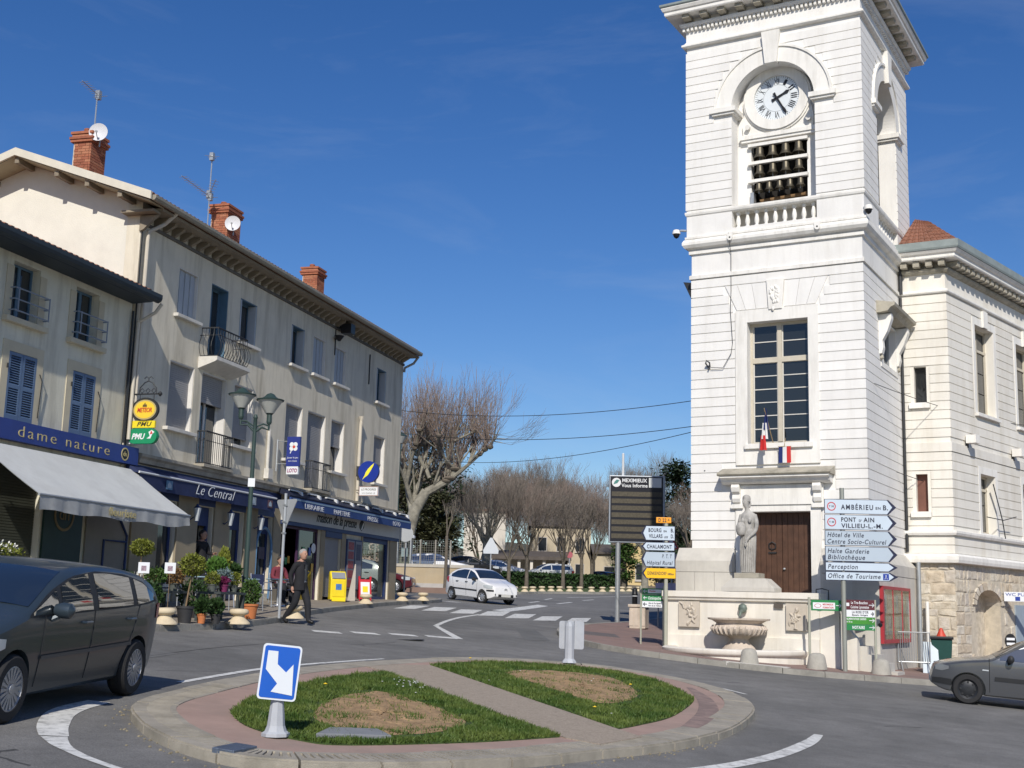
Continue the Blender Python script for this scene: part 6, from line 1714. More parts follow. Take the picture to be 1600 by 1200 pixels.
display_table('low dark plant table left of the black pot',-7.2,26.6,1.2,.6,.55)
display_table('dark plant table behind the orange pot',-6.5,28.8,1.0,.6,.66)
def wpt(bx,by,du,dv): p = Vector((bx,by,0)) + LU * du - LNv * dv; return p.x,p.y
PL = [('potted heather',(-.40,0),LEAFY,.15,.13),('potted magenta cyclamen',(-.08,-.1),FLW,.09,.07),('potted blue-grey lavender',(.18,.05),LEAFB,.18,.18),('potted golden shrub',(.45,-.05),LEAFY,.15,.14)]
for nm,(du,dv),fm,r,h in PL:
 x,y = wpt(-6.05,27.0,du,dv)
 plant(nm.replace(' ','_'),nm + ' on the dark table behind the bollards',x,y,M_POTGRN if fm is not FLW else mat('pot_magenta',(.16,.02,.08),.6,.2),.10,.16,.04,0,fm,r,h,700,.045,z0=.62)
for nm,(du,dv),fm,r,h in [('potted green fern',(-.35,0),LEAF,.20,.17),('potted pansy',(.0,.1),LEAFL,.16,.14),('potted russet shrub',(.38,-.05),leaf_mat('leaf_russet',(.14,.08,.03),(.24,.14,.05)),.20,.17)]:
 x,y = wpt(-7.2,26.6,du,dv)
 plant(nm.replace(' ','_'),nm + ' on the low table left of the black pot',x,y,M_POTGRN,.11,.16,.04,0,fm,r,h,800,.05,z0=.55)
for nm,(du,dv),fm,r,h,up in [('bamboo_plant',(-.18,0),LEAFL,.23,.22,1.4),('conifer_plant',(.24,.05),LEAFY,.13,.36,2.0),('potted_rosemary',(.42,-.1),LEAFD,.16,.14,.5)]:
 x,y = wpt(-6.5,28.8,du,dv)
 plant(nm,{'bamboo_plant': 'bright green feathery bamboo plant on the table behind the orange pot','conifer_plant': 'upright yellow-green conifer on the table behind the orange pot','potted_rosemary': 'dark rosemary on the table behind the orange pot'}[nm],x,y,M_POTGRN,.13,.2,.08,0,fm,r,h,1300,.075,z0=.66,up=up)
for i,(x,y,fm,lb,pm) in enumerate([(-6.18,25.95,LEAFD,'grassy plant in a small terracotta pot between the bollards',M_TERRA),(-5.95,26.2,LEAFD,'dark plant in a black pot between the bollards',M_POTBLK),(-6.75,27.5,LEAFD,'dark shrub under the plant tables',M_POTBLK),(-7.9,27.3,FLWHITE,'white flowering plant under the florist awning',M_POTBLK),(-8.4,28.0,LEAFD,'tall dark shrub under the florist awning',M_POTBLK),(-8.9,26.2,LEAFD,'dark shrub before the slatted shop shutter',M_POTBLK)]):
 plant('small_plant',lb,x,y,pm,.10 if i < 2 else .18,.20,.05,0,fm,.14 if i < 2 else .32,.16 if i < 2 else .36,900,.07,up=.8)
fd = thing('flower_stand','stand of pale flowers and greenery behind the dark car roof','flower stand',(-9.45,23.4,g(-9.45,23.4) + .12),LROT)
mb = MB(); mb.box(-.7,.7,-.25,.25,.0,.95); mb.build('stand',mat('table_dark',(.1,.1,.1)),fd)
rr = random.Random(5); mb = MB(); foliage(mb,(0,0,1.12),.75,.25,.16,900,.06,rr,.2,.6); mb.build('greenery',LEAFY,fd)
mb = MB(); foliage(mb,(.1,0,1.2),.55,.22,.12,160,.05,rr,.2,.6); mb.build('blossom',FLWHITE,fd)
for x,y,z,lb in ((-7.35,25.7,.92,'white price card on a stick left of the tall topiary'),(-6.95,26.2,.95,'white picture card between the two topiaries')):
 t = thing('price_card',lb,'sign card',(x,y,pg(x,y)),rad(12)); mb = MB(); mb.box(-.005,.005,0,.008,0,z); mb.build('stick',M_STEM,t); mb = MB(); mb.box(-.11,.11,-.008,0,z - .02,z + .20); mb.build('card',M_WLET,t); mb = MB(); mb.box(-.05,.05,-.012,-.009,z + .03,z + .13); mb.build('card_picture',mat('card_print',(.30,.22,.26),.6,.6,25),t)
M_TBL = mat('table_blue_top',(.30,.42,.50),.35,.08,4); M_ALU = mat('aluminium',(.55,.57,.60),.35,.06,5,metal=.7); M_CHAIRB = mat('chair_navy',(.02,.028,.07),.6,.2,6)
def bistro_table(x,y,label):
 t = thing('bistro_table',label,'table',(x,y,pg(x,y)),LROT,'bistro tables of the cafe terrace')
 mb = MB(); mb.lathe([(.02,.72),(.34,.72),(.35,.735),(.34,.75),(.02,.75)],(0,0,0),24); mb.build('table_top',M_TBL,t)
 mb = MB(); mb.lathe([(.03,.05),(.025,.4),(.03,.72)],(0,0,0),8); mb.lathe([(.22,0),(.2,.03),(.04,.06)],(0,0,0),14); mb.build('pedestal',M_ALU,t)
def bistro_chair(x,y,rz,label):
 t = thing('bistro_chair',label,'chair',(x,y,pg(x,y)),rz,'bistro chairs of the cafe terrace')
 mb = MB(); mb.box(-.21,.21,-.21,.21,.43,.46); mb.build('seat',M_CHAIRB,t,bevel=.015)
 mb = MB(); mb.prism_x([(.19,.58),(.23,.58),(.27,.86),(.23,.86)],-.2,.2); mb.build('backrest',M_CHAIRB,t)
 for sx in (-1,1):
  mb = MB(); mb.tube([(sx * .2,-.2,0),(sx * .19,-.19,.45),(sx * .2,-.14,.64),(sx * .21,.2,.65)],.013,6); mb.build('leg',M_ALU,t)
  mb = MB(); mb.tube([(sx * .2,.24,0),(sx * .19,.18,.45),(sx * .2,.25,.88)],.013,6); mb.build('leg',M_ALU,t)
bistro_table(-6.35,35.4,'pale blue bistro table just left of the sign pole'); bistro_table(-6.75,33.0,'pale blue bistro table behind the orange pot'); bistro_table(-7.6,31.2,'pale blue bistro table behind the bamboo plant')
bistro_chair(-6.05,36.4,LROT + 2.6,'bistro chair beyond the table, right of the sign pole'); bistro_chair(-6.6,34.3,LROT - .5,'bistro chair with curved metal leg left of the sign pole'); bistro_chair(-7.2,32.3,LROT + 2.7,'bistro chair behind the round bush'); bistro_chair(-7.0,30.9,LROT + 1.2,'dark bistro chair behind the conifer plant'); bistro_chair(-6.4,32.2,LROT + .8,'dark bistro chair between the round bush and the sign pole'); bistro_chair(-8.0,30.4,LROT + .3,'bistro chair below the cafe door')
yb = lthing('newspaper_dispenser','bright yellow newspaper dispenser before the shuttered shopfront','dispenser',3.0,.42,0)
yb.rotation_euler.z -= rad(55); yb.scale = (.74,.74,.74)
yb.location.z = pg(yb.location.x,yb.location.y)
M_YEL = mat('dispenser_yellow',(.80,.62,.02),.4,.05,3)
mb = MB(); mb.prism_x([(-.32,.06),(.20,.06),(.22,1.22),(.10,1.32),(-.02,1.32),(-.30,.98)],-.36,.36); mb.build('body',M_YEL,yb,bevel=.04)
mb = MB(); mb.box(-.28,.28,-.345,-.28,.20,.94); mb.build('front_panel',M_YEL,yb,bevel=.015)
mb = MB(); mb.prism_x([(-.325,.99),(-.10,1.25),(-.11,1.27),(-.335,1.01)],-.3,.3); mb.build('flap',M_STEEL,yb)
mb = MB(); mb.box(-.13,.13,-.352,-.346,.50,.76); mb.build('label_sticker',mat('sticker_blue',(.06,.18,.45),.4,.3,12),yb)
mb = MB(); mb.prism_x([(-.30,.02),(-.46,.0),(-.46,.05),(-.30,.16)],-.30,.30); mb.build('foot_plate',M_YEL,yb)
rb2 = lthing('pavement_sign','red pavement A-board with white poster before the poster panel','sign',5.45,.40,0)
rb2.rotation_euler.z -= rad(55); rb2.scale = (.66,.66,.66)
rb2.location.z = pg(rb2.location.x,rb2.location.y)
M_REDB = mat('board_red',(.50,.015,.03),.45,.08,3)
for s,n_ in ((-1,'front_panel'),(1,'rear_panel')):
 mb = MB(); mb.prism_x([(s * .28,.10),(s * .25,.10),(s * .02,1.12),(s * .06,1.12)],-.33,.33); mb.build(n_,M_REDB,rb2)
mb = MB(); mb.prism_x([(-.255,.30),(-.262,.30),(-.10,.98),(-.093,.98)],-.24,.24); mb.build('poster',M_WLET,rb2)
mb = MB(); mb.prism_x([(-.230,.45),(-.236,.45),(-.163,.76),(-.157,.76)],-.14,.14); mb.build('poster_picture',M_YEL,rb2)
for sx in (-.3,.3):
 mb = MB(); mb.box(sx - .02,sx + .02,-.29,-.24,0,.12); mb.build('foot',M_REDB,rb2)
 mb = MB(); mb.box(sx - .05,sx + .05,-.03,.03,1.10,1.28); mb.build('handle',M_REDB,rb2)
ls = lthing('leaning_partition','tall pale triangular panel leaning beside the red A-board','panel',4.55,.30,0)
ls.rotation_euler.z -= rad(40); ls.scale = (.8,.8,.8)
ls.location.z = pg(ls.location.x,ls.location.y)
mb = MB(); mb.prism_y([(-.2,0),(.16,0),(.13,1.55),(.10,1.55)],-.03,.0); mb.build('panel',mat('panel_cream',(.55,.50,.43),.7,.08),ls)
mb = MB(); mb.prism_x([(-.0,0),(.30,0),(.02,1.1)],.06,.10); mb.build('stay',mat('panel_cream',(.5,.5,.5)),ls)
# === FOUNTAIN, STATUE, SIGNS ON THE RIGHT
TXv = Vector((math.cos(rad(29.469)),-math.sin(rad(29.469)),0)); TYv = Vector((math.sin(rad(29.469)),math.cos(rad(29.469)),0)); TP0 = Vector((TPX,TPY,0))
def TW(x,y,z=0.0):
 p = TP0 + TXv * x + TYv * y
 return (p.x,p.y,z)
M_FOUNT = mat('fountain_white',(.74,.70,.62),.8,.06,1.5,.25,50,dark=(.50,.45,.36),dscale=1.0,damt=.45,streak=True)
M_FSTONE = mat('fountain_stone',(.56,.48,.40),.85,.12,3,.4,50,dark=(.30,.25,.18),dscale=1.6,damt=.6,streak=True)
M_RELIEF = mat('relief_stone',(.52,.46,.38),.9,.10,5,.3,50)
M_STATUE = mat('statue_stone',(.42,.405,.375),.88,.16,4,.4,60,dark=(.15,.145,.135),dscale=3.2,damt=.8)
fo = thing('fountain','white wall fountain with scalloped bowl and semicircular basin under the statue','fountain',TW(0,-1.4,.25),TROT)
FZ = .25
def fb(mb,name,m=M_FOUNT,**kw):
 mb.v = [(x,y + 1.4,z - FZ) for x,y,z in mb.v]; return mb.build(name,m,fo,**kw)
mb = MB(); mb.box(-1.95,2.13,-1.4,-1.0,-.3,1.94); mb.box(-1.95,-1.6,-1.0,.0,-.3,1.94); fb(mb,'wall')
mb = MB(); mb.box(-1.95,2.13,-1.46,-1.4,-.3,.95); fb(mb,'wall_base')
mb = MB(); mb.prism_x([(-1.40,1.84),(-1.48,1.86),(-1.50,1.92),(-1.54,1.94),(-1.54,2.09),(-.95,2.10),(-.95,1.84)],-2.06,2.20); fb(mb,'coping')
mb = MB(); mb.box(-1.6,1.9,-1.0,.02,1.75,2.045); fb(mb,'terrace',M_PLINTH)
mb = MB(); mb.box(2.135,2.62,-1.38,-1.1,-.4,1.84); fb(mb,'stair_wall')
mb = MB(); mb.box(2.625,3.05,-1.36,-1.12,-.4,.95); fb(mb,'stair_wall')
mb = MB(); mb.prism_y([(2.63,.95),(3.05,.95),(3.05,1.0),(2.80,1.25),(2.70,1.55),(2.63,1.62)],-1.36,-1.12); fb(mb,'stair_scroll')
for i in range(9):
 x0 = 3.95 - i * .24
 mb = MB(); mb.box(x0 - .24,x0,-1.09,-.31,-.4,.22 + .20 * (i)); fb(mb,'step',M_PLINTH)
def relief(x0,x1,z0,z1,seed):
 mb = MB(); mb.box(x0,x1,-1.50,-1.461,z0,z1); p = fb(mb,'relief_panel',M_RELIEF)
 rr = random.Random(seed); mb = MB()
 cx_,cz_ = (x0 + x1) / 2,(z0 + z1) / 2; w,h = (x1 - x0) / 2,(z1 - z0) / 2
 for q in range(11):
  a = rr.uniform(0,6.28); px,pz = cx_ + rr.uniform(-.5,.5) * w,cz_ + rr.uniform(-.6,.6) * h
  pts = [(px,-.10,pz - FZ),(px + .5 * w * math.cos(a) * .5,-.115,pz + .35 * h * math.sin(a) - FZ),(px + .6 * w * math.cos(a + .5),-.10,pz + .6 * h * math.sin(a + .3) - FZ)]
  pts = [(min(max(u,x0 + .03),x1 - .03),v,min(max(t,z0 + .03 - FZ),z1 - .03 - FZ)) for u,v,t in pts]
  mb.tube(pts,[.03,.04,.02],6)
 mb.lathe([(.02,0),(.05,.05),(.05,.09),(.02,.13)],(cx_ + .02,-.11,z1 - .22 - FZ),8)
 mb.build('relief_figure',M_RELIEF,p,smooth=True)
relief(-1.60,-1.02,1.16,1.82,3); relief(1.30,1.84,1.15,1.82,9)
mb = MB(); mb.box(.98,1.22,-1.475,-1.462,1.70,1.82); fb(mb,'plaque',mat('plaque_dark',(.10,.085,.07),.5,.1))
mb = MB(); mb.lathe([(.02,-.12),(.09,-.08),(.125,0),(.10,.09),(.03,.13)],(.17,-1.52,1.66),12,1,.7); mb.tube([(.17,-1.58,1.62),(.17,-1.68,1.56),(.15,-1.70,1.47)],[.05,.045,.03],8); fb(mb,'spout',mat('spout_bronze',(.16,.20,.17),.6,.3,9,metal=.4),smooth=True)
mb = MB(); mb.lathe([(.05,.98),(.50,.98),(.62,1.04),(.70,1.14),(.70,1.20),(.60,1.25),(.58,1.29),(.70,1.36),(.80,1.38),(.81,1.42),(.76,1.42),(.55,1.30),(.05,1.24)],(.23,-2.0,0),40,1,.70); fb(mb,'bowl',M_FSTONE,smooth=True)
mb = MB()
for i in range(30):
 an = 2 * math.pi * i / 30; c,s = math.cos(an),math.sin(an)
 mb.tube([(.23 + .50 * c,-2.0 + .35 * s,1.0),(.23 + .64 * c,-2.0 + .448 * s,1.06),(.23 + .705 * c,-2.0 + .494 * s,1.16),(.23 + .66 * c,-2.0 + .46 * s,1.23)],[.03,.045,.045,.025],6)
fb(mb,'bowl_fluting',M_FSTONE,smooth=True)
mb = MB(); mb.lathe([(.50,.30),(.46,.62),(.36,.74),(.26,.82),(.24,.9),(.34,.99)],(.22,-1.95,0),24,1,.75); fb(mb,'bowl_foot',M_FSTONE,smooth=True)
RX,RY = 1.86,1.85
cxb = -.04
arc = [(cxb - RX * math.cos(math.pi * i / 36),-1.46 - RY * math.sin(math.pi * i / 36)) for i in range(37)]
arc_i = [(cxb - (RX - .26) * math.cos(math.pi * i / 36),-1.46 - (RY - .26) * math.sin(math.pi * i / 36)) for i in range(37)]
def arcwall(prof,name,m):
 """prof: (inset from outer, z)"""
 vs,fs = [],[]
 n = len(prof)
 for i in range(37):
  an = math.pi * i / 36
  for d,z in prof: vs.append((cxb - (RX - d) * math.cos(an),-1.46 - (RY - d) * math.sin(an),z))
 for i in range(36):
  for k_ in range(n): fs.append((i * n + k_,i * n + (k_ + 1) % n,(i + 1) * n + (k_ + 1) % n,(i + 1) * n + k_))
 fs += [tuple(range(n)),tuple(36 * n + k_ for k_ in range(n))[::-1]]
 mb = MB(); mb.add(vs,fs); fb(mb,name,m,smooth=True)
arcwall([(.06,-.4),(.06,.50),(.0,.53),(-.03,.58),(-.03,.64),(.02,.67),(.26,.67),(.30,.62),(.30,-.4)],'basin_wall',M_FOUNT)
mb = MB(); mb.prism_z([(x,y) for x,y in arc_i][::-1],.35,.50); fb(mb,'basin_water',mat('basin_water',(.10,.10,.07),.08,.2,3))
mb = MB(); mb.tube([(2.0,-1.2,2.1),(2.0,-1.2,2.19),(2.15,-1.2,2.21),(2.30,-1.15,2.17),(2.30,-1.15,1.9)],.015,6); fb(mb,'railing',M_IRON)
st = thing('statue','stone statue of a draped standing woman holding a basket on the fountain wall','statue',TW(.34,-1.24,2.10),TROT)
mb = MB(); mb.add([(-.74,-.30,0),(.68,-.30,0),(.68,.30,0),(-.74,.30,0),(-.74,-.30,.10),(.68,-.30,.10),(.68,.3,.10),(-.74,.3,.10),(-.44,-.26,.34),(.42,-.26,.34),(.42,.26,.34),(-.44,.26,.34)],
 [(3,2,1,0),(0,1,5,4),(1,2,6,5),(2,3,7,6),(3,0,4,7),(4,5,9,8),(5,6,10,9),(6,7,11,10),(7,4,8,11),(8,9,10,11)]); mb.build('pedestal',M_PLINTH,st)
mb = MB(); mb.box(-.33,.33,-.25,.25,.341,.475); mb.build('plinth',M_STAINED,st,bevel=.01)
def skin_mesh(name,verts,edges,radii,levels=2,root=0):
 me = bpy.data.meshes.new(name); me.from_pydata(verts,edges,[])
 o = bpy.data.objects.new(name,me); COL.objects.link(o)
 md = o.modifiers.new('skin','SKIN'); md.use_smooth_shade = True
 for i,r in enumerate(radii):
  rr = r if isinstance(r,tuple) else (r,r)
  me.skin_vertices[0].data[i].radius = rr
  me.skin_vertices[0].data[i].use_root = (i == root)
 sd = o.modifiers.new('sub','SUBSURF'); sd.levels = levels; sd.render_levels = levels
 dg = bpy.context.evaluated_depsgraph_get(); dg.update()
 out = bpy.data.meshes.new_from_object(o.evaluated_get(dg))
 bpy.data.objects.remove(o); bpy.data.meshes.remove(me)
 out.name = name
 return out
def lathe_body(mb,secs,n=24,folds=0.0,nf=11):
 """secs: list of (cx, cy, z, rx, ry): lofted torso and drapery"""
 vs,fs = [],[]
 for k_,(cx_,cy_,z,rx,ry) in enumerate(secs):
  for i in range(n):
   an = 2 * math.pi * i / n; f_ = 1 + (folds * math.sin(nf * an + z * 3) if z < folds * 1000 and z < 1.25 + .48 else 0)
   vs.append((cx_ + rx * f_ * math.cos(an),cy_ + ry * f_ * math.sin(an),z))
 for k_ in range(len(secs) - 1):
  for i in range(n): fs.append((k_ * n + i,k_ * n + (i + 1) % n,(k_ + 1) * n + (i + 1) % n,(k_ + 1) * n + i))
 fs += [tuple(range(n - 1,-1,-1)),tuple((len(secs) - 1) * n + i for i in range(n))]
 mb.add(vs,fs)
B0 = .475
secs = [(0,0,0,.25,.22),(0,0,.05,.255,.225),(.0,0,.35,.27,.23),(.01,0,.70,.285,.24),(.01,0,.95,.295,.24),(.01,0,1.10,.27,.225),(.01,0,1.22,.235,.20),(.01,-.01,1.36,.25,.205),(.01,-.02,1.50,.275,.20),(.01,.0,1.60,.265,.17),(.0,.01,1.66,.17,.12),(-.02,-.01,1.71,.085,.09),(-.04,-.03,1.78,.075,.08),(-.06,-.05,1.84,.095,.11),(-.065,-.055,1.92,.115,.135),(-.06,-.045,2.0,.115,.135),(-.05,-.03,2.06,.085,.10),(-.05,-.03,2.085,.03,.03)]
mb = MB(); lathe_body(mb,[(a,b,B0 + z,rx * (.86 if z < 1.5 else .93),ry * .88) for a,b,z,rx,ry in secs],32,.035,13); mb.build('body',M_STATUE,st,smooth=True)
def limb(pts,rs,name,m,root,n=10,rings=4):
 mb = MB(); p = spline([tuple(q) for q in pts],rings,False); r2 = []
 for i in range(len(p)):
  t = i / (len(p) - 1) * (len(rs) - 1); j = min(int(t),len(rs) - 2); r2.append(rs[j] + (rs[j + 1] - rs[j]) * (t - j))
 mb.tube(p,r2,n); return mb.build(name,m,root,smooth=True)
limb([(.22,-.02,B0 + 1.58),(.29,-.04,B0 + 1.36),(.28,-.14,B0 + 1.14),(.10,-.26,B0 + .96),(.02,-.28,B0 + .82)],[.075,.075,.06,.048,.035],'arm',M_STATUE,st)
limb([(-.21,-.02,B0 + 1.58),(-.27,-.06,B0 + 1.36),(-.28,-.16,B0 + 1.18),(-.12,-.26,B0 + 1.14)],[.075,.072,.06,.045],'arm',M_STATUE,st)
mb = MB()
for i,(dx,L_) in enumerate(((-.03,.10),(-.01,.125),(.012,.12),(.03,.10))): mb.tube([(.02 + dx,-.285,B0 + .83),(.015 + dx * 1.1,-.295,B0 + .83 - L_ * .6),(.01 + dx,-.285,B0 + .83 - L_)],[.014,.013,.009],6)
mb.tube([(.05,-.28,B0 + .84),(.065,-.30,B0 + .79),(.055,-.30,B0 + .75)],[.014,.013,.009],6); mb.build('hand',M_STATUE,st,smooth=True)
mb = MB(); mb.lathe([(.06,0),(.13,.04),(.165,.14),(.16,.26),(.12,.34),(.09,.37),(.1,.4)],(-.17,-.22,B0 + 1.0),16,1,.8); mb.build('basket',M_STATUE,st,smooth=True)
mb = MB(); mb.lathe([(.02,0),(.125,.02),(.14,.09),(.125,.16),(.07,.20),(.01,.21)],(-.045,-.02,B0 + 1.93),16,.95,1.05); mb.tube([(-.02,.10,B0 + 2.0),(.0,.12,B0 + 1.9),(0,.10,B0 + 1.8)],[.06,.07,.04],8); mb.build('hair',M_STATUE,st,smooth=True)
mb = MB(); mb.tube([(-.085,-.19,B0 + 1.95),(-.10,-.225,B0 + 1.90),(-.085,-.185,B0 + 1.88)],[.012,.02,.015],6); mb.tube([(-.10,-.18,B0 + 1.845),(-.06,-.185,B0 + 1.845)],.013,6); mb.tube([(-.10,-.16,B0 + 1.80),(-.08,-.15,B0 + 1.80)],.025,6)
for dx in (-.055,.03): mb.lathe([(.004,-.012),(.018,0),(.004,.012)],(-.075 + dx,-.165,B0 + 1.945),8)
mb.build('face',M_STATUE,st,smooth=True)
for s,x,y,z in ((-1,-.11,-.19,1.42),(1,.12,-.19,1.42)):
 mb = MB(); mb.lathe([(.01,-.08),(.05,-.05),(.065,0),(.05,.05),(.01,.08)],(x,y,B0 + z),12); mb.build('drapery_fold',M_STATUE,st,smooth=True)
mb = MB()
for i in range(9):
 a = -2.6 + i * .26; mb.tube([(.24 * math.cos(a),.21 * math.sin(a),B0 + .02),(.275 * math.cos(a + .04),.235 * math.sin(a + .04),B0 + .5),(.27 * math.cos(a + .12),.22 * math.sin(a + .12),B0 + 1.05)],[.022,.02,.008],6)
mb.build('drapery_fold',M_STATUE,st,smooth=True)
for c_ in st.children:
 if c_.name.split('.')[0] not in ('pedestal','plinth'): c_.scale = (.80,.86,.955); c_.location = (-.10,0,B0 * .045)
 elif c_.name.startswith('plinth'): c_.location.x = -.08
def flag(root_label,x,y,z,rz,drape_,h):
 t = thing('flag',root_label,'flag',TW(x,y,z),TROT + rz)
 cols = [mat('flag_blue',(.015,.03,.14),.8,.1),mat('flag_white',(.72,.72,.70),.8,.04),mat('flag_red',(.55,.03,.03),.8,.08)]
 return t,cols
t,cols = flag('french flag hanging furled from its pole at the tall window',.50,-.08,6.02,0,True,1)
mb = MB(); mb.tube([(.10,.05,-.08),(.0,-.35,.75),(-.03,-.46,1.0)],.014,6); mb.build('flag_pole',mat('pole_wood',(.30,.22,.12),.6,.1),t)
for k_,(z0,z1,xa) in enumerate(((.42,1.0,0),(.16,.60,-.03),(-.14,.26,-.07))):
 mb = MB(); n = 10; vs = []
 for j in range(7):
  tt = j / 6
  for i in range(n + 1):
   a = i / n; w = (.10 + .07 * tt) * (1 if k_ else .4 + .6 * tt)
   vs.append((xa + (a - .5) * w - .04 * (1 - tt) * 0,-.40 - .035 * math.sin(a * 9 + k_) - .02 * k_,z1 - (z1 - z0) * tt))
 mb.add(vs,[(j * (n + 1) + i,j * (n + 1) + i + 1,(j + 1) * (n + 1) + i + 1,(j + 1) * (n + 1) + i) for j in range(6) for i in range(n)]); mb.build('flag_stripe',cols[k_],t,smooth=True)
t,cols = flag('small french flag hanging flat below the tall window',.92,-.16,5.58,0,False,1)
mb = MB(); mb.tube([(-.18,-.03,.42),(.18,-.03,.42)],.010,6); mb.tube([(-.02,.1,.66),(-.01,-.03,.42)],.010,6); mb.build('flag_pole',mat('pole_wood',(.3,.2,.1)),t)
for k_ in range(3):
 mb = MB(); vs = []
 for j in range(7):
  for i in range(4):
   x = -.17 + .113 * k_ + .113 * i / 3; vs.append((x,-.035 - .012 * math.sin(x * 14 + j * .4),.42 - .44 * j / 6))
 mb.add(vs,[(j * 4 + i,j * 4 + i + 1,j * 4 + 5 + i,j * 4 + 4 + i) for j in range(6) for i in range(3)]); mb.build('flag_stripe',cols[k_],t,smooth=True)
def cctv(label,x,y,z,dx):
 t = thing('security_camera',label,'camera',TW(x,y,z),TROT)
 mb = MB(); mb.tube([(0,0,0),(dx * .16,-.02,.02),(dx * .26,-.02,.0)],.035,8); mb.build('bracket',M_SIGNBACK,t)
 mb = MB(); mb.lathe([(.02,.12),(.09,.10),(.12,.02),(.12,-.02)][::-1],(dx * .30,-.02,-.05),12); mb.build('housing',M_WHITE2,t,smooth=True)
 mb = MB(); mb.lathe([(.01,-.13),(.06,-.10),(.09,-.05),(.095,0)],(dx * .30,-.02,-.07),12); mb.build('dome',M_BLACK,t,smooth=True)
cctv('white dome security camera on the left tower corner',-1.95,-.1,12.42,-1)
cctv('white dome security camera on the right tower corner',3.17,-.12,12.42,.4)
M_SBLUE = mat('sign_white_blue',(.52,.60,.68),.4,.03,2); M_SBLUE2 = mat('sign_grey_blue',(.42,.49,.56),.4,.03,2)
M_SDARK = mat('sign_navy',(.015,.018,.05),.4,.05); M_SORANGE = mat('sign_orange',(.80,.33,.02),.4,.04); M_SYELLOW = mat('sign_amber',(.85,.48,.01),.4,.04); M_SGREEN = mat('sign_leaf_green',(.02,.20,.06),.4,.05); M_SBROWN = mat('sign_brown',(.10,.022,.03),.4,.05)
M_REDT = mat('sign_redline',(.50,.05,.06),.45); M_LINEBLK = mat('letter_navy',(.02,.025,.05),.5)
def arrow_plate(root,x0,x1,z0,z1,d,face,y=-.06,tip=.19,border=M_SDARK):
 """arrow-ended board; d = +1 points to +x"""
 zc = (z0 + z1) / 2
 def pl(i):
  if d > 0: return [(x0 + i,z0 + i),(x1 - tip - i * .3,z0 + i),(x1 - i * 2.2,zc),(x1 - tip - i * .3,z1 - i),(x0 + i,z1 - i)]
  return [(x1 - i,z1 - i),(x0 + tip + i * .3,z1 - i),(x0 + i * 2.2,zc),(x0 + tip + i * .3,z0 + i),(x1 - i,z0 + i)]
 mb = MB(); mb.prism_y(pl(0),y,y + .03); b = mb.build('arrow_board',border,root)
 def inner(i):
  if d > 0: return [(x0 + i,z0 + i),(x1 - tip - .035,z0 + i),(x1 - .10 * tip / .19,zc),(x1 - tip - .035,z1 - i),(x0 + i,z1 - i)]
  return [(x1 - i,z1 - i),(x0 + tip + .02,z1 - i),(x0 + .10 * tip / .19,zc),(x0 + tip + .02,z0 + i),(x1 - i,z0 + i)]
 mb = MB(); mb.prism_y(inner(.012),y - .004,y - .0005); mb.build('board_face',face,b)
 return b
def ttl(b,s,h,x,z,w,m=M_LINEBLK,shear=0,y=-.067,al='LEFT',bold=.002,sp=1.15): text_mesh(s,h,T(x,y,z),m,b,.0015,shear,al,sp,bold=bold,width=w)
dr = thing('direction_sign','tall post with six pale blue arrow boards pointing right','direction sign',(8.16,31.0,g(8.16,31) + .12),rad(-4))
Z0 = dr.location.z
mb = MB(); mb.lathe([(.058,-.1),(.058,4.66 - Z0)],(.06,0,0),14); mb.build('post',mat('post_greygreen',(.33,.34,.30),.5,.08,3,metal=.4),dr)
X0,X1 = -.38,1.36
zz = lambda a: a - Z0
def rboard(z0,z1,face): return arrow_plate(dr,X0,X1,zz(z0),zz(z1),1,face)
b = rboard(4.02,4.38,M_SBLUE); ttl(b,'AMB\u00c9RIEU',.17,.02,zz(4.13),.78,sp=1.3,bold=.004); ttl(b,'EN',.09,.86,zz(4.14),.12); ttl(b,'B.',.17,1.04,zz(4.13),.12,bold=.004)
annulus((-.21,zz(4.2)),.085,.107,-.070,-.065,24).build('ring',M_REDT,b); ttl(b,'T 30',.06,-.27,zz(4.18),.12)
b = rboard(3.63,4.0,M_SBLUE); ttl(b,'PONT',.15,.02,zz(3.83),.36,bold=.004); ttl(b,'D\'',.08,.45,zz(3.83),.07); ttl(b,'AIN',.15,.56,zz(3.83),.26,bold=.004); ttl(b,'VILLIEU-L.-M.',.15,.02,zz(3.68),1.0,bold=.004)
annulus((-.21,zz(3.815)),.085,.107,-.070,-.065,24).build('ring',M_REDT,b); ttl(b,'T 30',.06,-.27,zz(3.795),.12)
b = rboard(3.245,3.61,M_SBLUE2); ttl(b,'H\u00f4tel de Ville',.16,-.32,zz(3.45),.88,shear=.22); ttl(b,'Centre Socio-Culturel',.16,-.32,zz(3.29),1.42,shear=.22)
b = rboard(2.86,3.225,M_SBLUE2); ttl(b,'Halte Garderie',.16,-.32,zz(3.06),1.0,shear=.22); ttl(b,'Biblioth\u00e8que',.16,-.32,zz(2.91),.9,shear=.22)
b = rboard(2.63,2.84,M_SBLUE); ttl(b,'Perception',.16,-.32,zz(2.68),.72,shear=.22)
b = rboard(2.40,2.61,M_SBLUE); ttl(b,'Office de Tourisme',.16,-.32,zz(2.455),1.26,shear=.22)
mb = MB(); mb.box(1.0,1.14,-.068,-.065,zz(2.43),zz(2.58)); mb.build('pictogram',mat('picto_blue',(.02,.05,.30),.4),b); mb = MB(); mb.tube([(1.04,-.07,zz(2.45)),(1.07,-.07,zz(2.51)),(1.10,-.07,zz(2.45))],.008,4); mb.tube([(1.07,-.07,zz(2.51)),(1.07,-.07,zz(2.55))],.012,4); mb.build('pictogram_walker',M_WLET,b)
mb = MB()
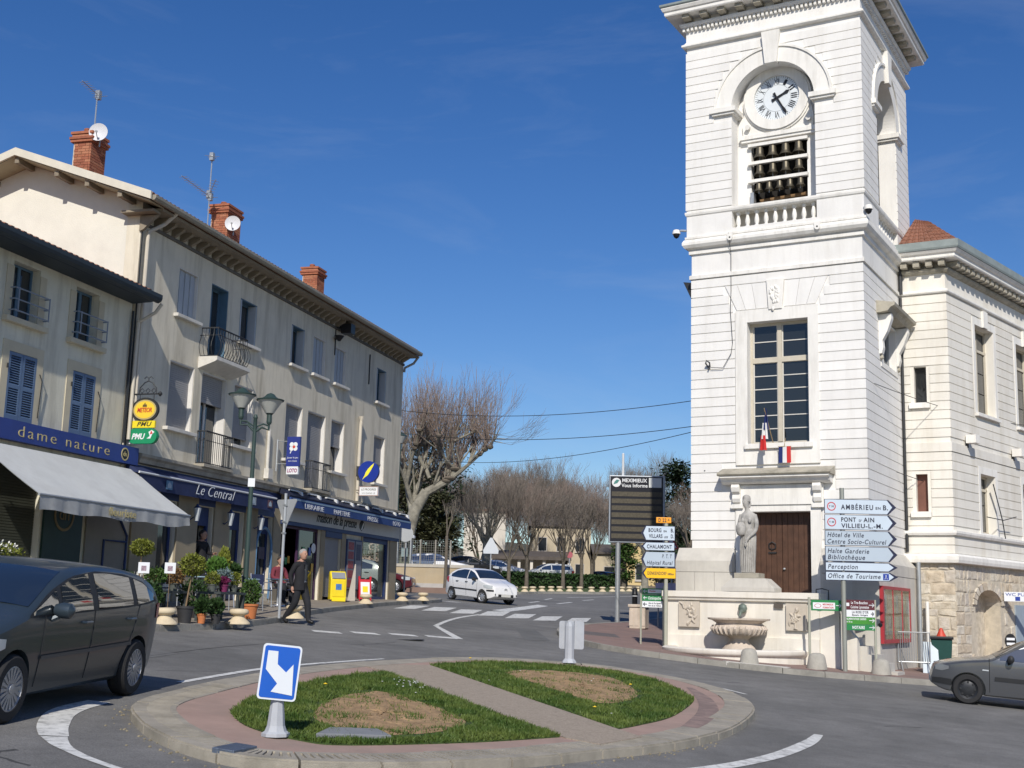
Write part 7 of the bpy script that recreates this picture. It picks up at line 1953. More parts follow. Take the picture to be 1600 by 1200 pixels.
for z in (4.2,3.8,3.43,3.04,2.73,2.5): mb.box(-.05,.17,-.03,.0,zz(z) - .03,zz(z) + .03)
mb.build('clamp',M_STEEL,dr)
gf = thing('local_sign','green, brown and white shop direction boards on thin posts below the blue arrows','direction sign',(8.25,31.35,g(8.25,31.35) + .12),rad(-3))
Z0g = gf.location.z; zg = lambda a: a - Z0g
M_POSTY = mat('post_beige',(.42,.42,.34),.5,.08,4,metal=.2)
for x in (-.78,.04,.82):
 mb = MB(); mb.lathe([(.032,-.12),(.032,zg(1.98) if x < .5 else zg(1.95))],(x,.03,0),10); mb.build('post',M_POSTY,gf)
def gboard(x0,x1,z0,z1,m): mb = MB(); mb.box(x0,x1,-.03,.0,zg(z0),zg(z1)); return mb.build('board',m,gf)
def garrow(b,x,z,m=M_WLET,s=1):
 mb = MB(); mb.tube([(x - .07 * s,-.034,zg(z)),(x + .06 * s,-.034,zg(z))],.010,4); mb.tube([(x + .01 * s,-.034,zg(z) + .045),(x + .06 * s,-.034,zg(z)),(x + .01 * s,-.034,zg(z) - .045)],.010,4); mb.build('arrow',m,b)
b = gboard(-.74,.01,1.66,1.92,M_SGREEN); mb = MB(); mb.box(-.70,-.16,-.034,-.031,zg(1.70),zg(1.86)); mb.build('inset',M_WLET,b); ttl(b,'MEXIMIEUX',.06,-.46,zg(1.795),.26,M_REDT,y=-.037); ttl(b,'FORMATION',.06,-.46,zg(1.72),.26,M_REDT,y=-.037); oval(-.58,zg(1.78),.085,.05,-.036,-.0345,20).build('logo',M_REDT,b); oval(-.58,zg(1.78),.07,.04,-.0385,-.037,20).build('logo',M_WLET,b); garrow(b,-.07,1.79)
b = gboard(.09,.80,1.705,1.945,M_SBROWN); ttl(b,'Le Tire-Bouchon',.095,.23,zg(1.845),.40,M_WLET,y=-.033); ttl(b,'Cuisine Lyonnaise',.095,.22,zg(1.74),.44,M_WLET,y=-.033); garrow(b,.73,1.82); mb = MB(); mb.box(.115,.185,-.034,-.031,zg(1.79),zg(1.87)); mb.build('pictogram',M_WLET,b)
b = gboard(.09,.80,1.53,1.70,M_WLET); ttl(b,'LA ROSE D\'OR',.085,.25,zg(1.62),.40,M_LINEBLK,y=-.033); ttl(b,'Bijouterie - Horlogerie',.055,.25,zg(1.56),.38,M_LINEBLK,y=-.033); garrow(b,.74,1.61,M_LINEBLK,.5)
b = gboard(.09,.80,1.355,1.525,mat('sign_lime',(.05,.24,.03),.4,.25,5)); ttl(b,'ALIMENTATION CASINO',.065,.11,zg(1.46),.48,M_WLET,y=-.033); ttl(b,'A 70 m',.05,.11,zg(1.395),.14,M_WLET,y=-.033); garrow(b,.73,1.45)
b = gboard(.09,.80,1.21,1.35,M_SGREEN); ttl(b,'NOTAIRE',.10,.25,zg(1.245),.30,M_WLET,y=-.033,bold=.003); garrow(b,.73,1.28)
mb = MB(); mb.lathe([(.01,-.05),(.05,-.02),(.06,.03),(.02,.06)],(.93,-.02,zg(1.34)),10); mb.build('lamp_mount',M_BLACK,gf)
dl = thing('direction_sign','post with white, grey and amber arrow boards pointing left before the fountain','direction sign',(4.30,33.6,g(4.30,33.6) + .13),rad(-4))
Z0l = dl.location.z; zl = lambda a: a - Z0l
K = 33.6 / 34.9
def zL(z): return (1.6 + (z - 1.6) * K) - Z0l
mb = MB(); mb.lathe([(.052,-.1),(.052,zL(3.95))],(-.09,0,0),12); mb.build('post',M_POSTY,dl)
xa,xb = -.76,.14
def lboard(z0,z1,face,x1=xb,x0=xa): return arrow_plate(dl,x0,x1,zL(z0),zL(z1),-1,face,tip=.12)
mb = MB(); mb.box(-.36,.04,-.06,-.03,zL(3.94),zL(4.10)); b = mb.build('number_board',M_SORANGE,dl,bevel=.01); ttl(b,'D 22',.13,-.30,zL(3.975),.21); ttl(b,'A',.07,-.05,zL(4.01),.04)
b = lboard(3.46,3.86,M_SBLUE); ttl(b,'BOURG',.14,-.56,zL(3.69),.34,bold=.004); ttl(b,'EN',.07,-.16,zL(3.69),.08); ttl(b,'B.',.14,.03,zL(3.69),.08,bold=.004); ttl(b,'VILLARS',.14,-.55,zL(3.53),.36,bold=.004); ttl(b,'LES',.07,-.15,zL(3.53),.1); ttl(b,'D.',.14,.03,zL(3.53),.08,bold=.004)
b = lboard(3.18,3.41,M_SBLUE,xb - .01); ttl(b,'CHALAMONT',.14,-.60,zL(3.24),.66,bold=.004)
b = lboard(2.74,3.15,M_SBLUE2,xb); ttl(b,'P. T. T',.14,-.20,zL(2.98),.26,shear=.22); ttl(b,'H\u00f4pital Rural',.14,-.60,zL(2.80),.68,shear=.22)
b = lboard(2.42,2.71,M_SYELLOW,xb + .03,xa + .02); ttl(b,'DENKENDORF',.12,-.58,zL(2.52),.50); ttl(b,'580km',.08,-.05,zL(2.52),.16)
gl_ = thing('local_sign','two green and one white direction boards on thin posts left of the fountain','direction sign',(3.92,34.2,g(3.92,34.2) + .13),rad(-4))
Z0k = gl_.location.z
K2 = 34.2 / 34.9
def zk(z): return (1.6 + (z - 1.6) * K2) - Z0k
for x in (-.30,.30):
 mb = MB(); mb.lathe([(.026,-.12),(.026,zk(2.22))],(x,.03,0),8); mb.build('post',M_POSTY,gl_)
def kboard(z0,z1,m): mb = MB(); mb.box(-.27,.27,-.03,.0,zk(z0),zk(z1)); return mb.build('board',m,gl_)
def karrow(b,z,m): mb = MB(); mb.tube([(-.14,-.034,zk(z)),(-.24,-.034,zk(z))],.010,4); mb.tube([(-.20,-.034,zk(z) + .04),(-.24,-.034,zk(z)),(-.20,-.034,zk(z) - .04)],.010,4); mb.build('arrow',m,b)
b = kboard(1.985,2.15,M_SGREEN); karrow(b,2.07,M_WLET); mb = MB(); mb.box(-.12,.24,-.034,-.031,zk(2.02),zk(2.12)); mb.build('inset',M_WLET,b); ttl(b,'Piscine',.05,-.08,zk(2.06),.16,M_REDT,y=-.037)
b = kboard(1.81,1.975,M_SGREEN); karrow(b,1.89,M_WLET); ttl(b,'Ost\u00e9opathe',.11,-.11,zk(1.85),.34,M_WLET,y=-.033,shear=.1)
b = kboard(1.635,1.80,M_WLET); karrow(b,1.72,M_LINEBLK); ttl(b,'Gite du Pas Agneau',.055,-.10,zk(1.73),.33,M_LINEBLK,y=-.033); ttl(b,'Parc de la Tuiliere',.055,-.10,zk(1.665),.33,M_LINEBLK,y=-.033)
ip = thing('information_panel','large black electronic information panel on a steel pole','information panel',(4.12,47.2,g(4.12,47.2) + .12),rad(-3))
Z0p = ip.location.z; zp = lambda a: a - Z0p
mb = MB(); mb.lathe([(.09,-.1),(.09,zp(4.4))],(0,.1,0),14); mb.build('pole',M_STEEL,ip,smooth=True)
mb = MB(); mb.box(-.36,1.74,0,.24,zp(4.0),zp(6.52)); mb.build('cabinet',mat('panel_casing',(.35,.38,.42),.4,.05,3,metal=.5),ip,bevel=.02)
mb = MB(); mb.box(-.31,1.66,-.012,-.001,zp(4.05),zp(6.48)); mb.build('front',mat('panel_black',(.008,.008,.014),.35,.1),ip)
for i in range(7):
 z = 4.16 + i * .262; mb = MB(); mb.box(-.26,1.61,-.022,-.013,zp(z),zp(z + .175)); mb.build('display_row',mat('led_row',(.07,.06,.04),.5,.35,18),ip)
text_mesh('MEXIMIEUX',.19,T(.13,-.018,zp(6.27)),M_WLET,ip,.003,0,'LEFT',1.0,bold=.004,width=.93); text_mesh('Vous Informe',.19,T(.10,-.018,zp(6.08)),M_WLET,ip,.003,0,'LEFT',1.0,bold=.003,width=.98)
oval(-.09,zp(6.25),.17,.17,-.02,-.013,28).build('logo_disc',M_WLET,ip)
mb = MB(); mb.prism_y([(-.2,zp(6.18)),(-.06,zp(6.22)),(.03,zp(6.34)),(-.08,zp(6.36)),(-.16,zp(6.28))],-.026,-.021); mb.build('logo_leaf',mat('logo_green',(.06,.22,.20),.5),ip)
mb = MB(); mb.box(1.13,1.60,-.020,-.013,zp(6.08),zp(6.44)); mb.build('white_field',mat('panel_white',(.66,.68,.66),.4,.05),ip)
mb = MB(); mb.lathe([(.05,0),(.045,.85),(.02,.88)],(.16,.12,zp(6.50)),10); mb.build('antenna',mat('mast_white',(.62,.64,.66),.45,.05),ip)
cb = thing('litter_bin','square stone-coloured concrete litter bin beside the panel pole','litter bin',(4.55,43.6,g(4.55,43.6) + .12),rad(-20))
mb = MB(); mb.box(-.28,.28,-.28,.28,0,.72); mb.build('body',M_FSTONE,cb,bevel=.03); mb = MB(); mb.box(-.32,.32,-.32,.32,.72,.82); mb.build('rim',M_FSTONE,cb,bevel=.02); mb = MB(); mb.box(-.2,.2,-.2,.2,.80,.825); mb.build('opening',M_BLACK,cb)
for sx in (-.2,.0,.2):
 mb = MB(); mb.box(sx - .07,sx + .07,-.30,-.281,.10,.62); mb.build('slab',M_FSTONE,cb)
bb = thing('black_bollard','black round-topped bollard behind the concrete bin','bollard',(4.80,47.6,g(4.8,47.6) + .12),0)
mb = MB(); mb.lathe([(.10,0),(.10,1.02),(.115,1.04),(.115,1.10),(.10,1.12),(.10,1.20),(.08,1.28),(.02,1.32)],(0,0,0),14); mb.build('shaft',M_BLACK,bb,smooth=True); mb = MB(); mb.lathe([(.103,1.0),(.103,1.03)],(0,0,0),14); mb.build('band',M_WLET,bb)
M_CONE = mat('cone_stone',(.40,.38,.33),.9,.15,4,.5,45,dark=(.24,.22,.19),dscale=3,damt=.5)
for x,y,lb,s in ((5.78,30.35,'squat stone bollard on a pale slab before the basin',.78),(7.48,30.75,'squat stone bollard left of the tall sign post',.84),(9.12,31.1,'squat stone bollard right of the shop boards',.82)):
 t = thing('stone_bollard',lb,'bollard',(x,y,g(x,y) + .12),RND.uniform(0,3),'squat stone bollards'); mb = MB(); mb.lathe([(.29 * s,0),(.285 * s,.05),(.235 * s,.35 * s),(.19 * s,.42 * s),(.10 * s,.455 * s),(.01,.46 * s)],(0,0,0),20); mb.build('stone',M_CONE,t,smooth=True)
mb = MB(); P_ = [(5.15,30.33),(5.2,30.13),(6.6,29.98),(6.75,30.3)]; mb.hexa([(*p,g(*p) + .05) for p in P_] + [(*p,g(*p) + .138) for p in P_]); mb.build('pale_slab',mat('pale_slab',(.52,.50,.46),.8,.1),pave_r)
nb = thing('notice_board','red-framed glass notice board on the tower side wall','notice board',TW(3.365,-.26,.88),TROT + math.pi / 2)
M_REDF = mat('frame_red',(.38,.035,.045),.45,.08,3)
Lb,Hb = 3.25,1.45
mb = MB(); mb.wall(0,Lb,0,Hb,[(.13,1.12,.10,Hb - .08),(1.17,2.20,.10,Hb - .08),(2.25,Lb - .09,.10,Hb - .08)],-.085,-.0); mb.build('frame',M_REDF,nb)
mb = MB(); mb.box(.1,Lb - .08,-.055,-.02,.08,Hb - .06); mb.build('back_board',mat('cork',(.22,.15,.08),.8,.3,8),nb)
rr = random.Random(3)
for i in range(14):
 x = .2 + (i % 7) * .43; z = .22 + (i // 7) * .55; mb = MB(); mb.box(x,x + .33,-.064,-.057,z,z + .46); mb.build('notice',mat('notice_%d' % (i % 3),[(.30,.32,.22),(.24,.26,.24),(.34,.28,.20)][i % 3],.7,.3,14),nb)
for x0,x1 in ((.13,1.10),(1.19,2.16),(2.25,Lb - .13)): mb = MB(); mb.box(x0,x1,-.078,-.074,.10,Hb - .08); mb.build('pane',clear_glass('shop_glass'),nb)
cbx,cby = TW(3.80,1.55)[:2]
br = thing('crowd_barrier','galvanised crowd barrier leaning by the notice board','barrier',(cbx,cby,g(cbx,cby) + .12),TROT + rad(20))
mb = MB(); mb.tube([(-.40,0,.25),(-.40,0,1.02),(.40,0,1.02),(.40,0,.25)],.02,8); mb.tube([(-.40,0,.25),(.40,0,.25)],.018,8); mb.build('frame',M_STEEL,br)
for i in range(13):
 mb = MB(); x = -.40 + .8 * (i + 1) / 14; mb.cyl((x,0,.25),(x,0,1.02),.008,n=6); mb.build('bar',M_STEEL,br)
for x in (-.34,.34): mb = MB(); mb.tube([(x,0,.28),(x + .02,-.25,.02)],.016,6); mb.tube([(x,0,.28),(x + .04,.25,.02)],.016,6); mb.build('foot',M_STEEL,br)
gx,gy = TW(4.38,2.2)[:2]
db = thing('wheeled_bin','dark green rubbish bin with a red cone on its lid against the rubble wall','bin',(gx,gy,g(gx,gy) + .1),TROT + rad(12))
mb = MB(); mb.add([(-.21,-.2,.06),(.21,-.2,.06),(.21,.2,.06),(-.21,.2,.06),(-.27,-.26,.92),(.27,-.26,.92),(.27,.26,.92),(-.27,.26,.92)],[(3,2,1,0),(4,5,6,7),(0,1,5,4),(1,2,6,5),(2,3,7,6),(3,0,4,7)]); mb.build('body',mat('bin_green',(.012,.06,.05),.5,.1,3),db,bevel=.02)
mb = MB(); mb.box(-.30,.30,-.30,.30,.92,1.0); mb.build('lid',M_BLACK,db,bevel=.02)
for sx in (-.2,.2): mb = MB(); mb.cyl((sx - .03,.2,.09),(sx + .03,.2,.09),.09,n=14); mb.build('wheel',M_BLACK,db)
rc = thing('traffic_cone','small red cone lying on the dark green bin lid','cone',(gx,gy,g(gx,gy) + 1.1),0)
mb = MB(); mb.lathe([(.13,0),(.12,.02),(.04,.2),(.015,.22)],(0,0,0),12); mb.build('cone',mat('cone_red',(.55,.06,.03),.5,.1),rc)
wx,wy = TW(4.16,1.75)[:2]
wb_ = thing('leaning_board','white board leaning against the dark green bin','board',(wx,wy,g(wx,wy) + .11),TROT + rad(30))
mb = MB(); mb.hexa([(-.22,-.10,0),(.22,-.10,0),(.22,-.07,0),(-.22,-.07,0),(-.14,.14,.82),(.26,.14,.82),(.26,.17,.82),(-.14,.17,.82)]); mb.build('board',mat('board_pale',(.55,.62,.66),.5,.1),wb_)
hx = Vector(WF(3.1,.35,0)); hxw = TP0 + TXv * hx.x + TYv * hx.y
hz_ = thing('small_sign','small round black and white sign in the stone archway','sign',(hxw.x,hxw.y,g(hxw.x,hxw.y)),TROT + rad(30))
mb = MB(); mb.cyl((0,0,-.2),(0,0,1.15),.02,n=6); mb.build('post',M_STEEL,hz_); oval(0,1.05,.17,.22,-.03,-.0,20).build('disc',M_BLACK,hz_); mb = MB(); mb.box(-.12,.12,-.035,-.031,1.08,1.15); mb.box(-.12,.12,-.035,-.031,.94,1.01); mb.build('stripe',M_WLET,hz_)
wcp = Vector(WF(3.75,.42,0)); wcw = TP0 + TXv * wcp.x + TYv * wcp.y
wc = thing('toilet_sign','white public toilet sign projecting from the rubble wall','sign',(wcw.x,wcw.y,2.1),rad(-8))
mb = MB(); mb.box(-.42,.65,0,.04,0,.28); mb.build('board',M_WLET,wc)
text_mesh('WC PUBLICS',.13,T(-.38,-.005,.16),mat('picto_blue',(.02,.05,.3)),wc,.002,0,'LEFT',1.0,width=.98); mb = MB(); mb.box(-.10,.04,-.006,-.001,.02,.14); mb.build('pictogram',mat('picto_blue',(.02,.05,.3)),wc)
mb = MB(); mb.tube([(-.3,.02,.1),(-.6,.38,-.05)],.02,6); mb.build('bracket',M_IRON,wc)
def wire(label,p0,p1,sag,r=.011):
 t = thing('overhead_wire',label,'wire',p0,0); a,b = Vector(p0),Vector(p1); mb = MB()
 mb.tube([tuple((b - a) * (i / 24) + Vector((0,0,-sag * 4 * (i / 24) * (1 - i / 24)))) for i in range(25)],r,5); mb.build('cable',M_IRON,t)
tw = lambda z: TW(-1.85,1.2,z)
wire('uppermost overhead wire between the beige house and the tower',HW(9.4,.05,8.93),tw(7.68),.35); wire('middle overhead wire between the beige house and the tower',HW(9.4,.05,8.05),tw(6.92),.35); wire('lowest overhead wire sagging from the tower to the plane tree',(-3.6,60.0,8.35),tw(6.80),.45)
def ttw(x,y,z): return TW(x,y,z)
wire('thin cable running from the tower side along the white wing',TW(3.12,.8,7.75),TW(*WF(9,.3,7.9)[:2],8.0),.25,.010)
wire('thin cable low along the white wing',TW(3.12,3.2,5.6),TW(*WF(8,.3,0)[:2],5.1),.15,.010)
# === CARS
M_TYRE = mat('tyre_rubber',(.022,.022,.023),.85,.15,8); M_RIM = mat('wheel_rim',(.40,.41,.43),.4,.08,6,metal=.6); M_RIMD = mat('wheel_rim_dark',(.03,.032,.036),.45,.1,6,metal=.4)
M_CARGLASS = glass_mat('car_glass',(.014,.018,.02),.02,1.0); M_CARGLASS.node_tree.nodes['Principled BSDF'].inputs['IOR'].default_value = 2.0; M_PLASTIC = mat('car_plastic',(.02,.021,.023),.6,.1,6); M_HEADL = mat('headlight_glass',(.50,.53,.55),.12,.08,5,spec=.9); M_TAIL = mat('taillight_red',(.40,.012,.02),.2,.1,5); M_PLATE = mat('number_plate',(.62,.62,.58),.5,.05)
def lerp_prof(pr,x):
 if x <= pr[0][0]: return pr[0][1]
 for (a,za),(b,zb) in zip(pr,pr[1:]):
  if x <= b:
   t = (x - a) / (b - a); return za + (zb - za) * t
 return pr[-1][1]
class CarShape:
 """x runs 0 (nose) to L (tail); side surface y(x,z), top line z(x)"""
 def __init__(s,L,W,H,top,belt,sill,wb,fo,wr,roofw=.76):
  s.L,s.W,s.H,s.top,s.belt,s.sill,s.wb,s.fo,s.wr,s.roofw = L,W,H,top,belt,sill,wb,fo,wr,roofw
  pts = spline([(a,b) for a,b in top],8,False); s.tl = pts
 def zt(s,x): return lerp_prof(s.tl,x)
 def zb(s,x):
  e = min(x,s.L - x); return s.sill + (.10 * max(0,1 - e / .35) ** 2) + (.06 if e < .55 else 0) * max(0,(1 - e / .55))
 def hw(s,x,z):
  e0,e1 = x / s.L,1 - x / s.L
  k = 1 - .24 * max(0,1 - x / .75) ** 2.2 - .16 * max(0,1 - (s.L - x) / .7) ** 2.2
  w = s.W / 2 * k
  bz = lerp_prof(s.belt,x)
  if z <= bz:
   t = (z - s.sill) / max(.05,bz - s.sill); return w * (.93 + .07 * math.sin(min(1,max(0,t)) * math.pi * .62) / math.sin(math.pi * .5))
  t = (z - bz) / max(.05,s.H - bz); w0 = w * (.93 + .07 * math.sin(math.pi * .62)); return w0 * (1 - (1 - s.roofw) * min(1.1,t) ** 1.15)
 def body(s,name,paint,root):
  nx = 56; xs = [s.L * (.5 - .5 * math.cos(math.pi * i / (nx - 1))) * .25 + s.L * (i / (nx - 1)) * .75 for i in range(nx)]
  vs,secs = [],[]
  for x in xs:
   zt,zb = s.zt(x),s.zb(x)
   if zt < zb + .08: zt = zb + .08
   zs = [zb + (zt - .06 - zb) * t for t in (0,.04,.12,.25,.38,.5,.6,.7,.8,.9,1.0)]
   half = [(0,zb)] + [(s.hw(x,z) * (.94 if i == 0 else 1),z) for i,z in enumerate(zs)]
   wt = s.hw(x,zt - .02)
   half += [(wt * .975,zt - .035),(wt * .93,zt - .014),(wt * .78,zt - .001),(wt * .4,zt + .012),(0,zt + .016)]
   ring = half + [(-y,z) for y,z in half[1:-1]][::-1]
   secs.append(len(vs)); vs += [(x,y,z) for y,z in ring]; m = len(ring)
  fs = []
  for a,b in zip(secs,secs[1:]):
   for i in range(m): fs.append((a + i,b + i,b + (i + 1) % m,a + (i + 1) % m))
  fs += [tuple(range(m)),tuple(secs[-1] + i for i in range(m - 1,-1,-1))]
  mb = MB(); mb.add(vs,fs); me = mb.mesh(name)
  o = bpy.data.objects.new(name,me); COL.objects.link(o)
  cut = MB()
  for wx in (s.fo,s.fo + s.wb):
   cut.cyl((wx,-s.W,s.wr),(wx,-s.W / 2 + .26,s.wr),s.wr + .055,n=28); cut.cyl((wx,s.W / 2 - .26,s.wr),(wx,s.W,s.wr),s.wr + .055,n=28)
  cm = cut.mesh('cut'); co = bpy.data.objects.new('cut',cm); COL.objects.link(co)
  md = o.modifiers.new('b','BOOLEAN'); md.operation = 'DIFFERENCE'; md.object = co; md.solver = 'EXACT'
  dg = bpy.context.evaluated_depsgraph_get(); dg.update()
  out = bpy.data.meshes.new_from_object(o.evaluated_get(dg)); out.name = name
  bpy.data.objects.remove(o); bpy.data.objects.remove(co); bpy.data.meshes.remove(me); bpy.data.meshes.remove(cm)
  out.materials.clear(); out.materials.append(paint); smooth_by_angle(out,32)
  ob = bpy.data.objects.new(name,out); COL.objects.link(ob); ob.parent = root
  return ob
 def side_patch(s,poly,name,m,root,sides=(-1,1),lift=.006,thick=0.0,n=7):
  """poly in (x,z) with equal lower and upper chains: list of (x, zlow, zhigh)"""
  for sd in sides:
   vs,fs = [],[]; P = poly
   xs = [P[0][0] + (P[-1][0] - P[0][0]) * i / 18 for i in range(19)]
   lo = [(p[0],p[1]) for p in P]; hi = [(p[0],p[2]) for p in P]
   for x in xs:
    a,b = lerp_prof(lo,x),lerp_prof(hi,x)
    for j in range(n): z = a + (b - a) * j / (n - 1); vs.append((x,sd * (s.hw(x,z) + lift),z))
   for i in range(18):
    for j in range(n - 1): fs.append((i * n + j,(i + 1) * n + j,(i + 1) * n + j + 1,i * n + j + 1))
   mb = MB(); mb.add(vs,fs); mb.build(name,m,root,smooth=True)
 def top_patch(s,x0,x1,name,m,root,w0=.86,w1=.86,lift=.008):
  vs,fs = [],[]; n = 9; k = 12
  for i in range(k + 1):
   x = x0 + (x1 - x0) * i / k; z = s.zt(x); w = s.hw(x,z - .02) * (w0 + (w1 - w0) * i / k)
   for j in range(n):
    t = -1 + 2 * j / (n - 1); vs.append((x,w * t,z + .016 - .028 * abs(t) ** 3 + lift))
  for i in range(k):
   for j in range(n - 1): fs.append((i * n + j,(i + 1) * n + j,(i + 1) * n + j + 1,i * n + j + 1))
  mb = MB(); mb.add(vs,fs); return mb.build(name,m,root,smooth=True)
def wheel(root,x,y,r,style,w=.20,steer=0.0):
 s = 1 if y > 0 else -1
 def place(mb):
  c,sn = math.cos(steer),math.sin(steer)
  mb.v = [(x + (a - x) * c - (b - y) * sn,y + (a - x) * sn + (b - y) * c,z) for a,b,z in mb.v]; return mb
 mb = MB(); prof = [(r * .66,-w / 2),(r * .90,-w / 2),(r * .98,-w * .38),(r,-w * .2),(r,w * .2),(r * .98,w * .38),(r * .90,w / 2),(r * .67,w / 2),(r * .66,w * .3),(r * .66,-w * .3),(r * .66,-w / 2)]
 m2 = MB(); m2.lathe(prof,(0,0,0),30,caps=False); mb.add([(x + a,y + c,r + b) for a,b,c in m2.v],m2.f); t = place(mb).build('wheel',M_TYRE,root,smooth=True)
 yo = y + s * w * .38
 mb = MB()
 if style == 'spoke':
  m2 = MB(); m2.lathe([(r * .60,-.02),(r * .68,-.02),(r * .68,.015),(r * .62,.02),(r * .60,0)],(0,0,0),30); mb.add([(x + a,yo + s * c,r + b) for a,b,c in m2.v],m2.f)
  m2 = MB(); m2.lathe([(.01,.0),(r * .16,.0),(r * .14,.025),(.01,.03)],(0,0,0),16); mb.add([(x + a,yo + s * c,r + b) for a,b,c in m2.v],m2.f)
  for i in range(18):
   an = 2 * math.pi * i / 18; d = (math.cos(an),math.sin(an)); q = (-d[1],d[0]); wd = (.022,.036)
   P = []
   for yy in (yo,yo + s * .014):
    for rr_,ww in ((r * .14,-wd[0]),(r * .62,-wd[1]),(r * .62,wd[1]),(r * .14,wd[0])): P.append((x + d[0] * rr_ + q[0] * ww * .5,yy,r + d[1] * rr_ + q[1] * ww * .5))
   mb.hexa(P)
  place(mb).build('rim',M_RIM,t)
  mb = MB(); mb.cyl((x,yo - s * .05,r),(x,yo - s * .01,r),r * .66,n=24); place(mb).build('brake_disc',M_PLASTIC,t)
 else:
  m2 = MB(); m2.lathe([(.01,.0),(r * .30,.005),(r * .52,-.02),(r * .62,.0),(r * .68,.012),(r * .68,-.04),(.01,-.04)],(0,0,0),26); mb.add([(x + a,yo + s * c,r + b) for a,b,c in m2.v],m2.f); place(mb).build('rim',M_RIMD if style == 'dark' else M_RIM,t,smooth=True)
  mb = MB()
  for i in range(8):
   an = 2 * math.pi * i / 8; mb.cyl((x + r * .46 * math.cos(an),yo - s * .02,r + r * .46 * math.sin(an)),(x + r * .46 * math.cos(an),yo + s * .004,r + r * .46 * math.sin(an)),.022,n=8)
  place(mb).build('wheel_hole',M_PLASTIC,t)
def car_root(name,label,x,y,heading,L,group=None,dz=0.0,flat=False,z=None):
 """heading = unit (hx,hy); body frame x from nose to tail, recentred on its middle"""
 h = Vector((heading[0],heading[1],0)).normalized()
 if flat: nrm = Vector((0,0,1))
 else:
  e = .5; nrm = Vector((-(g(x + e,y) - g(x - e,y)),-(g(x,y + e) - g(x,y - e)),2 * e)).normalized()
 f = (h - nrm * h.dot(nrm)).normalized(); xa = -f; ya = nrm.cross(xa)
 M = Matrix((xa,ya,nrm)).transposed().to_4x4()
 zz_ = (g(x,y) if z is None else z) + dz
 o = thing(name,label,'car',(x,y,zz_),0,group)
 o.rotation_euler = M.to_euler()
 off = M @ Vector((-L / 2,0,0)); o.location = Vector((x,y,zz_)) + off
 return o
def mirror(root,cs,x,z,paint,sides=(-1,1)):
 for s in sides:
  y = s * (cs.hw(x,z) + .10)
  mb = MB(); m2 = MB(); m2.lathe([(.01,-.09),(.07,-.08),(.095,-.02),(.09,.06),(.04,.09),(.01,.095)],(0,0,0),12,1.0,.62); mb.add([(x + b * 1.15,y + s * c * 1.15,z + .05 + a * .85) for a,b,c in m2.v],m2.f); mb.tube([(x - .04,y - s * .13,z - .06),(x,y - s * .05,z - .01)],.03,6); mb.build('mirror',paint,root,smooth=True)
def handles(root,cs,xs,z,m,sides=(-1,1)):
 for x in xs:
  for s in sides:
   y = s * (cs.hw(x,z) + .012); mb = MB(); mb.tube([(x - .10,y - s * .02,z),(x - .07,y + s * .014,z),(x + .07,y + s * .014,z),(x + .10,y - s * .02,z)],.016,6); mb.build('door_handle',m,root)
def seam(root,cs,x0,z0,z1,sides=(-1,1),slope=0.0):
 for s in sides:
  mb = MB(); pts = [(x0 + slope * i / 8,s * (cs.hw(x0 + slope * i / 8,z0 + (z1 - z0) * i / 8) + .001),z0 + (z1 - z0) * i / 8) for i in range(9)]; mb.tube(pts,.006,4); mb.build('door_seam',M_PLASTIC,root)
def lamp_patch(root,cs,x0,x1,z0,z1,name,m,sides=(-1,1)):
 cs.side_patch([(x0,z0,z1),((x0 + x1) / 2,z0 - .01,z1 + .02),(x1,z0 + (z1 - z0) * .4,z1)],name,m,root,sides,.010,n=5)
def plate(root,x,z,sgn,w=.52,h=.11):
 mb = MB(); mb.box(x - .006,x + .006,-w / 2,w / 2,z - h / 2,z + h / 2); mb.build('number_plate',M_PLATE,root)
P_C4 = car_paint('paint_bluegrey',(.034,.050,.064),.25,.30)
Z4 = lambda z: z if z < .9 else .9 + (z - .9) * .80
cs = CarShape(4.55,1.80,1.48,[(a,Z4(b)) for a,b in [(0,.50),(.04,.68),(.30,.84),(.75,.98),(1.10,1.10),(1.75,1.43),(2.15,1.575),(2.6,1.625),(3.2,1.61),(3.75,1.54),(4.10,1.42),(4.30,1.18),(4.48,.98),(4.53,.70),(4.55,.45)]],[(a,Z4(b)) for a,b in [(0,.75),(.9,.98),(1.4,1.04),(3.9,1.12),(4.55,1.12)]],.21,2.85,.86,.32,.82)
c4 = car_root('people_carrier','dark blue-grey people carrier driving past the island at the left edge',-5.40,13.72,(-.115,-.993),4.55)
cs.body('body',P_C4,c4)
for x in (cs.fo,cs.fo + cs.wb):
 for s in (-1,1): wheel(c4,x,s * .80,.325,'spoke',.215)
M_C4G = M_CARGLASS
cs.side_patch([(a,Z4(b),Z4(c)) for a,b,c in [(1.03,1.0,1.03),(1.45,1.01,1.30),(2.0,1.025,1.49),(2.6,1.04,1.555),(3.3,1.06,1.52),(3.8,1.09,1.42),(4.16,1.13,1.19)]],'window_trim',M_PLASTIC,c4,(-1,1),.003)
cs.side_patch([(a,Z4(b),Z4(c)) for a,b,c in [(1.10,1.03,1.06),(1.45,1.035,1.24),(1.62,1.04,1.33)]],'quarter_window',M_C4G,c4)
cs.side_patch([(a,Z4(b),Z4(c)) for a,b,c in [(1.72,1.04,1.36),(2.0,1.05,1.46),(2.40,1.06,1.525)]],'side_window',M_C4G,c4)
cs.side_patch([(a,Z4(b),Z4(c)) for a,b,c in [(2.54,1.06,1.525),(2.9,1.075,1.525),(3.44,1.095,1.47)]],'side_window',M_C4G,c4)
cs.side_patch([(a,Z4(b),Z4(c)) for a,b,c in [(3.56,1.10,1.455),(3.80,1.12,1.39),(4.10,1.16,1.22)]],'quarter_window',M_C4G,c4)
